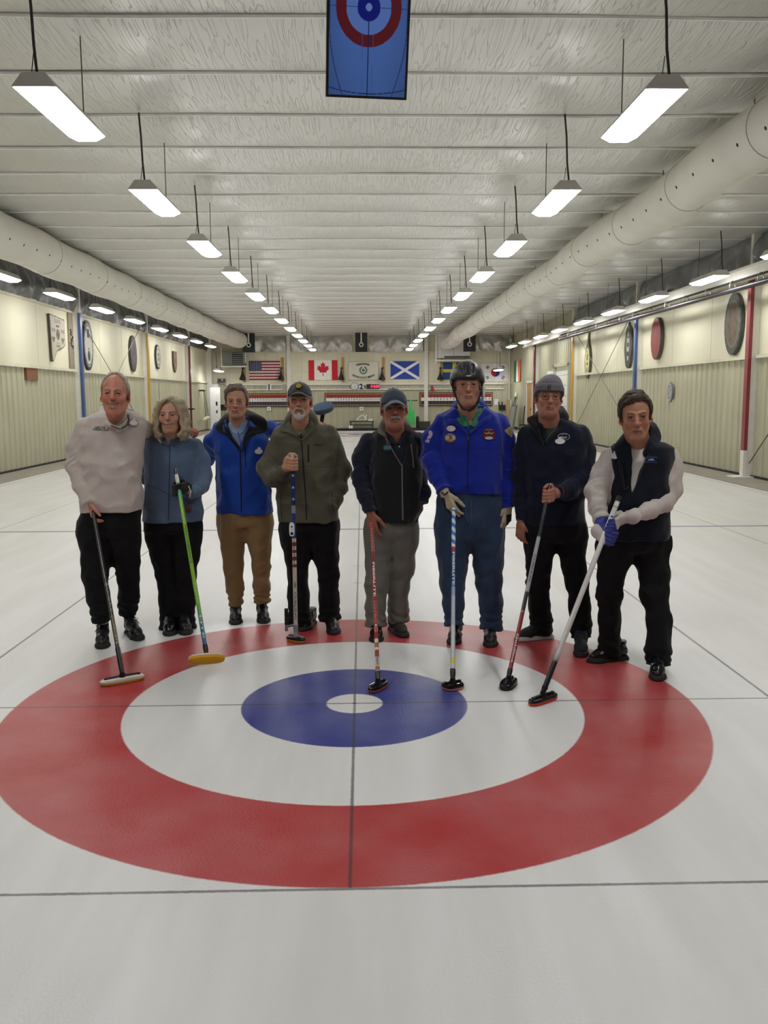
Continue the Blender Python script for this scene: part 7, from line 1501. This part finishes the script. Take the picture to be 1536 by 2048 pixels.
# ================================================================== brooms
def shaft(t, p, q, r, fn, n=14, m_=180, name='handle', cap=True):
    p, q = np.array(p), np.array(q); ax = unit(q-p); view = unit(CAMP-(p+q)/2); fr = unit(view-ax*(view@ax)); sd = np.cross(ax, fr)       # angle 0 faces the front
    T = np.linspace(0, 1, m_); A2 = np.linspace(0, 2*PI, n, endpoint=False); tt, aa = np.meshgrid(T, A2, indexing='ij')
    V = p+tt[..., None]*(q-p)+r*(np.cos(aa)[..., None]*fr+np.sin(aa)[..., None]*sd); C = fn(tt.ravel(), aa.ravel())
    i, k = np.meshgrid(np.arange(m_-1), np.arange(n), indexing='ij'); a = (i*n+k).ravel(); b = (i*n+(k+1) % n).ravel(); F = np.stack([a, b, b+n, a+n], 1).tolist()
    F += [list(range(n))[::-1], [(m_-1)*n+k for k in range(n)]]
    return sm(mesh_obj(name, V.reshape(-1, 3), F, mat('glossy broom tube', '#ffffff', .28, var=.02, attr='Col', coat=.3), t, True, C), 60), (p, q, ax, fr, sd, r)
def shaft_text(t, S, body, t0, t1, c, hfrac=1.1, bold=.02, shear=0.0, off=0.0, upright=False, ang=0.0):
    p, q, ax, fr, sd, r = S; L = np.linalg.norm(q-p); mb = MB()
    if upright:                                    # letters stacked one under the other
        n = len(body)
        for i, ch in enumerate(body):
            V, F = text2d(ch, 1.0, bold); s = r*hfrac*1.4; tc = t0+(t1-t0)*(i+.5)/n; V = V*s
            P = [p+ax*(tc*L-b)+(r+.0009)*(math.cos(a/r+ang)*fr-math.sin(a/r+ang)*sd*-1*(-1)) for a, b in V]; mb.add(P, F)
    else:
        V, F = text2d(body, 1.0, bold, shear); V = V*np.array([(t1-t0)*L/np.ptp(V[:, 0]), 2*r*hfrac*.72]); tc = (t0+t1)/2*L
        rt = np.cross(-fr, np.array([0, 0, 1.])); s = 1 if sd@rt > 0 else -1
        V, F = slice2d(V, F, np.linspace(V[:, 1].min(), V[:, 1].max(), 8)[1:-1])
        P = [p+ax*(tc+a)+(r+.0012)*(math.cos(b/r+ang)*fr+math.sin(b/r+ang)*sd*s) for a, b in V]; mb.add(P, F)
    return mb.build('lettering', mat('broom print '+c, c, .5), t)
def slice2d(V, F, ys):                             # cut flat lettering into strips so that it can wrap round a tube
    bm = bmesh.new(); vs = [bm.verts.new((x, y, 0)) for x, y in V]
    for f in F:
        try: bm.faces.new([vs[i] for i in f])
        except ValueError: pass
    for y in ys: bmesh.ops.bisect_plane(bm, geom=bm.verts[:]+bm.edges[:]+bm.faces[:], plane_co=(0, y, 0), plane_no=(0, 1, 0))
    bm.verts.index_update(); W = np.array([v.co[:2] for v in bm.verts]); G = [[v.index for v in f.verts] for f in bm.faces]; bm.free(); return W, G
def bands(L):                                     # L = [(t_end, colour)], smooth=False
    ends = np.array([a for a, c in L]); cs = np.array([lin(c) for a, c in L])
    return lambda t, a: cs[np.clip(np.searchsorted(ends, t), 0, len(L)-1)]
def grad(L):
    ts = np.array([a for a, c in L]); cs = np.array([lin(c) for a, c in L])
    return lambda t, a: np.stack([np.interp(t, ts, cs[:, i]) for i in range(3)], 1)
def head(t, c, d, nrm, L=.20, W=.062, plate='#17171a', pad='#c9a24a', pth=.016, hth=.018, bracket='#141416', tipped=False, rough=.25):
    d, nrm = unit(d), unit(nrm); d = unit(d-nrm*(d@nrm)); w = np.cross(nrm, d); ol = []
    for k in range(44): a = 2*PI*k/44; e = .62; ol.append((L/2*math.copysign(abs(math.cos(a))**e, math.cos(a)), W/2*math.copysign(abs(math.sin(a))**.85, math.sin(a))))
    pd = MB(); V = []; rows = [(0, .90), (.003, .97), (pth*.5, 1.0), (pth, .98)]
    for h, s in rows: V += [c+d*a*s+w*b*s+nrm*h for a, b in ol]
    n = len(ol); F = [(i*n+k, i*n+(k+1) % n, (i+1)*n+(k+1) % n, (i+1)*n+k) for i in range(3) for k in range(n)]+[tuple(range(n))[::-1], tuple(3*n+k for k in range(n))]; pd.add(V, F); pd.build('pad', mat('brush pad '+pad, pad, .8, bump=.2, bscale=200), t, True)
    hd = MB(); V = []
    for h, s in [(pth, 1.0), (pth+hth*.5, 1.0), (pth+hth*.9, .93), (pth+hth, .84)]: V += [c+d*a*s+w*b*s+nrm*h for a, b in ol]
    hd.add(V, F); h = hd.build('brush_head', mat('broom head '+plate, plate, rough), t, True)
    br = MB(); b0 = c+nrm*(pth+hth)
    for sgn in (-1, 1): br.tube([b0+d*sgn*L*.36+nrm*.004, b0+d*sgn*L*.12+nrm*.006, b0+nrm*.012], .0065, 8); br.lathe([(.011, 0), (.011, .008), (.004, .011)], b0+d*sgn*L*.37, nrm, 12)
    br.lathe([(.02, 0), (.018, .012), (.013, .03)], b0, nrm, 14); br.build('hinge', mat('broom hinge '+bracket, bracket, .3), h, True)
    return b0+nrm*.022
def broom(label, top, hc, d, nrm, fn, r=.0125, neck='#141416', nl=.10, grp=None, **kw):
    g = np.array(hc, float); t = thing('broom', label, 'broom', tuple(g), 0, 'curling brooms held by the group'); j = head(t, g+np.array([0, 0, .001]), d, nrm, **kw); top = np.array(top, float); ax = unit(top-j); b = j+ax*nl
    nk = MB(); nk.tube([j-ax*.004, j+ax*.03, b+ax*.01], [.012, r+.003, r+.0025], 12); nk.build('ferrule', mat('broom ferrule '+neck, neck, .3), t, True)
    o, S = shaft(t, top, b, r, fn); return t, S
UP = (0, 0, 1)
def gdir(a, b): return at(b[0], b[1], Z=0)-at(a[0], a[1], Z=0)
def make_brooms():
    # 1
    c = at(245, 1365, Z=0); t, S = broom('black broom with a white oval head and yellow pad, held by the leftmost person', at(186.5, 1022, Y=1.205), c, gdir((207, 1372), (284, 1358)), UP, bands([(.0, '#8d8d90'), (.55, '#1a1a1c'), (.565, '#5a5a5c'), (1, '#141416')]), .0125, '#131315', .16, L=.26, W=.075, plate='#d6d2c8', pad='#c9a028', rough=.4)
    shaft_text(t, S, 'BALANCE PLUS', .56, .75, '#8d8580', .9); shaft_text(t, S, 'COMPOSITE', .78, .97, '#b08a4a', .9)
    mb = MB(); p, q, ax, fr, sd, r = S; mb.tube([p+ax*.02+fr*(r+.0005)+sd*.004, p+ax*.55+fr*(r+.0005)+sd*.004], .0012, 5); mb.build('stripe', mat('silver stripe', '#9a9a9c', .3, .5), t)
    # 2
    c = at(413.5, 1322, Z=.035); v = unit(CAMP-c); nrm = unit(-v*.80+np.array([0, 0, .62])); dd = gdir((382, 1322), (446, 1318))
    t, S = broom('lime green broom fading to blue, its yellow pad turned to the camera', at(351, 938, Y=1.455), c, dd, nrm, grad([(0, '#17181a'), (.035, '#17181a'), (.04, '#cfd0c4'), (.085, '#cfd0c4'), (.09, '#2f8a8a'), (.15, '#3f9d6a'), (.22, '#86bb22'), (.55, '#86bb22'), (.78, '#6fae3a'), (.9, '#2c7a80'), (1, '#1d55a0')]), .0135, '#141416', .05, L=.225, W=.066, plate='#d9d5c8', pad='#d99a10', pth=.022)
    shaft_text(t, S, 'PERFORMANCE', .34, .56, '#2a5a48', .8); shaft_text(t, S, 'ooo', .66, .78, '#a9cf5a', 1.0); shaft_text(t, S, 'LITE', .84, .96, '#c7d8cf', .9)
    # 4
    c = at(592, 1283, Z=0); t, S = broom('broom with stars and stripes on its handle, held by the person in olive', at(585, 907, Y=1.34), c, gdir((570, 1279), (613, 1288)), UP,
        lambda tt, a: np.where((tt > .03)[:, None], np.where((tt < .30)[:, None], np.array(lin('#1d2b66')), np.where((tt < .345)[:, None], np.array(lin('#8c8c94')), np.where((tt < .49)[:, None], np.array(lin('#24356f'))*(1+.6*(np.sin(tt*300+a*2) > .3))[:, None], np.where((tt < .655)[:, None], np.where((np.sin((tt-.49)*150) > -.1)[:, None], np.array(lin('#cfc5ba')), np.array(lin('#7e1f28'))), np.array(lin('#c5b8a6')))))), np.array(lin('#c9c5c0'))), .0145, '#7d7f84', .05, L=.155, W=.07, plate='#17181a', pad='#c9901e', bracket='#8d8f94')
    p, q, ax, fr, sd, r = S; L = np.linalg.norm(q-p); rt = sd if sd[0] > 0 else -sd; mb = MB()
    star = [((.0125 if k % 2 == 0 else .005)*math.sin(k*PI/5), (.0125 if k % 2 == 0 else .005)*math.cos(k*PI/5)) for k in range(10)]
    for ts in (.125, .195, .262):
        V = [p+ax*(ts*L-b)+(r+.0008)*(math.cos(a/r)*fr+math.sin(a/r)*rt) for a, b in [(0, 0)]+star]; mb.add(V, [(0, 1+k, 1+(k+1) % 10) for k in range(10)])
    mb.build('stars', mat('pale blue star print', '#a9bcc9', .5), t); shaft_text(t, S, 'USA', .74, .775, '#1c1c1e', .9); shaft_text(t, S, 'CURLING', .80, .96, '#5b6a70', .9); shaft_text(t, S, 'Hardline', .50, .64, '#2a1d20', .7, .01, .3)
    g = MB(); a1, a2 = p+ax*.40*L, p+ax*.47*L; cc = (a1+a2)/2+fr*.024-rt*.014; ol = []
    for k in range(24): th = 2*PI*k/24; ol.append((.018*math.copysign(abs(math.cos(th))**.6, math.cos(th)), .047*math.copysign(abs(math.sin(th))**.6, math.sin(th))))
    g.prism(ol, cc, rt, -ax, fr, .012); dev = g.build('gauge', mat('white plastic', '#e6e5e0', .4), t); g = MB(); g.prism([(a*.55, b*.2-.028) for a, b in ol], cc+fr*.0125, rt, -ax, fr, .001); g.prism([(a*.3, b*.12+.018) for a, b in ol], cc+fr*.0125, rt, -ax, fr, .001); g.build('display', m_black, dev); g = MB(); g.lathe([(.003, 0), (.003, .002)], cc+fr*.012, fr, 8); g.build('red_button', mat('red button', '#a02a22', .4), dev)
    g = MB(); e0 = q-ax*.01; e1 = e0-rt*.062+np.array([0, 0, -.012]); g.tube([e0, e1], .009, 8); g.tube([e1+np.array([0, 0, -.03]), e1+np.array([0, 0, .02])], .011, 8); g.build('side_arm', mat('brushed metal', '#84858a', .3, .7), t, True); g = MB(); g.tube([e1+np.array([0, 0, .015]), e1+np.array([0, 0, .125])], .013, 10); g.build('side_grip', mat('black foam grip', '#161618', .8), t, True)
    # 5
    c = at(756, 1378, Z=0)
    def f5(tt, a):
        C = np.zeros((len(tt), 3)); C[:] = lin('#a02020'); hexm = (np.sin(tt*420)*np.cos(a*4) > .35) & (((tt > .0) & (tt < .22)) | ((tt > .56) & (tt < .70))); C[hexm] = lin('#c9a8a4'); C[(tt > .22) & (tt < .34)] = lin('#7d1416')
        for u0, u1, cc in ((.80, .825, '#d9d5cf'), (.825, .845, '#b5652c'), (.85, .87, '#d9d5cf'), (.91, .965, '#d6d2cc'), (.965, .985, '#b0622a'), (.985, 1, '#cfccc8')): C[(tt > u0) & (tt <= u1)] = lin(cc)
        return C
    t, S = broom('red broom with white lettering, held by the person in the black fleece vest', at(743.5, 1046, Y=1.235), c, gdir((741, 1386), (772, 1368)), UP, f5, .0125, '#141416', .04, L=.175, W=.07, plate='#101012', pad='#c9584e', rough=.12)
    shaft_text(t, S, 'FIBERLITE', .30, .535, '#e0dcd8', 1.0, .03); shaft_text(t, S, 'C', .71, .76, '#d9d5d0', 1.1, .02); shaft_text(t, S, 'FIBER', .905, .96, '#8a3a34', .8)
    # 6
    c = at(905.5, 1377, Z=0)
    def f6(tt, a):
        C = np.zeros((len(tt), 3)); C[:] = lin('#c9cace'); sp = np.sin(tt*115+a*1.0) > 0; C[(tt < .265) & sp] = lin('#2f6fc4'); C[(tt < .265) & ~sp] = lin('#e0e4ea'); C[(tt > .265) & (tt < .295)] = lin('#a32a2a'); C[(tt > .295) & (tt < .515)] = lin('#2a4a86')
        dots = (np.sin(tt*560) > -.2) & (np.cos(a*6) > -.3) & (tt > .515) & (tt < .75); C[dots] = lin('#3a5fa0'); C[(tt > .515) & (tt < .57)] *= np.array([.55, .7, .95]); C[(tt > .93) & (tt < .965)] = lin('#d9c81e'); C[tt < .012] = lin('#e6e6e8'); return C
    t, S = broom('blue and silver broom with a spiral striped top, held by the person in the helmet', at(907.5, 1017, Y=1.085), c, gdir((893, 1379), (918, 1374)), UP, f6, .0135, '#141416', .05, L=.125, W=.105, plate='#101012', pad='#d07a72', rough=.12)
    shaft_text(t, S, 'FIBERLITE', .30, .51, '#c9d3df', 1.0, .03)
    # 7
    c = at(1017, 1373, Z=0)
    t, S = broom('broom with a black, silver and red handle held by the person in grey beanie', at(1099.5, 971, Y=.925), c, gdir((1005, 1382), (1030, 1356)), UP, bands([(.02, '#151517'), (.03, '#9a2028'), (.10, '#8a1a22'), (.30, '#1a1a1d'), (.305, '#7d7d82'), (.60, '#a9aaae'), (.70, '#2a2226'), (.705, '#8a8a8e'), (1, '#8f1420')]), .0125, '#141416', .04, L=.18, W=.085, plate='#101012', pad='#2a1214', rough=.12)
    shaft_text(t, S, 'Goldline', .82, .965, '#d9d0d0', 1.0, .02); shaft_text(t, S, 'CURLING', .40, .55, '#4a4a52', .7)
    # 8
    c = at(1086, 1404, Z=0)
    t, S = broom('white broom with black ends and a red pad, held by the rightmost person', at(1239, 993, Y=.462), c, gdir((1060, 1410), (1114, 1392)), UP, grad([(0, '#151517'), (.03, '#151517'), (.033, '#d9d6d2'), (.06, '#d9d6d2'), (.062, '#3a3a3c'), (.066, '#d6d3cf'), (.83, '#cfccc6'), (.86, '#9a968f'), (.87, '#141416'), (1, '#121214')]), .0150, '#121214', .02, L=.215, W=.07, plate='#17171a', pad='#d9402a')
    # 3: brush over the shoulder
    t = thing('broom', 'broom with a steel blue head raised behind the shoulder of the person in olive', 'broom', tuple(at(640, 980, Y=1.99)), 0, 'curling brooms held by the group')
    hc = at(646, 817, Y=1.93); nrm = unit(np.array([.12, .55, -.55])); head(t, hc+np.array([0, -.03, .02]), np.array([1, .1, .16]), nrm, L=.15, W=.085, plate='#1a1b1f', pad='#5a7088', pth=.03, hth=.02)
    mb = MB(); mb.tube([hc+np.array([0, .02, -.02]), at(643.5, 842, Y=1.95), at(642, 850, Y=1.955)], [.016, .0155, .014], 12); mb.build('ferrule', mat('broom ferrule #141416', '#141416', .3), t, True)
    shaft(t, at(642, 850, Y=1.955), at(628, 1020, Y=2.02), .0125, bands([(1, '#1d1d20')]))
make_brooms()
# ================================================================== world and view
w = bpy.data.worlds.new('hall air'); SC.world = w; w.use_nodes = True
w.node_tree.nodes['Background'].inputs[0].default_value = (.5, .5, .48, 1); w.node_tree.nodes['Background'].inputs[1].default_value = 0.02
vs = SC.view_settings; SC.display_settings.display_device = 'sRGB'; vs.view_transform = 'Standard'; vs.look = 'None'; vs.gamma = 1.0; vs.use_curve_mapping = False; vs.exposure = 0.5
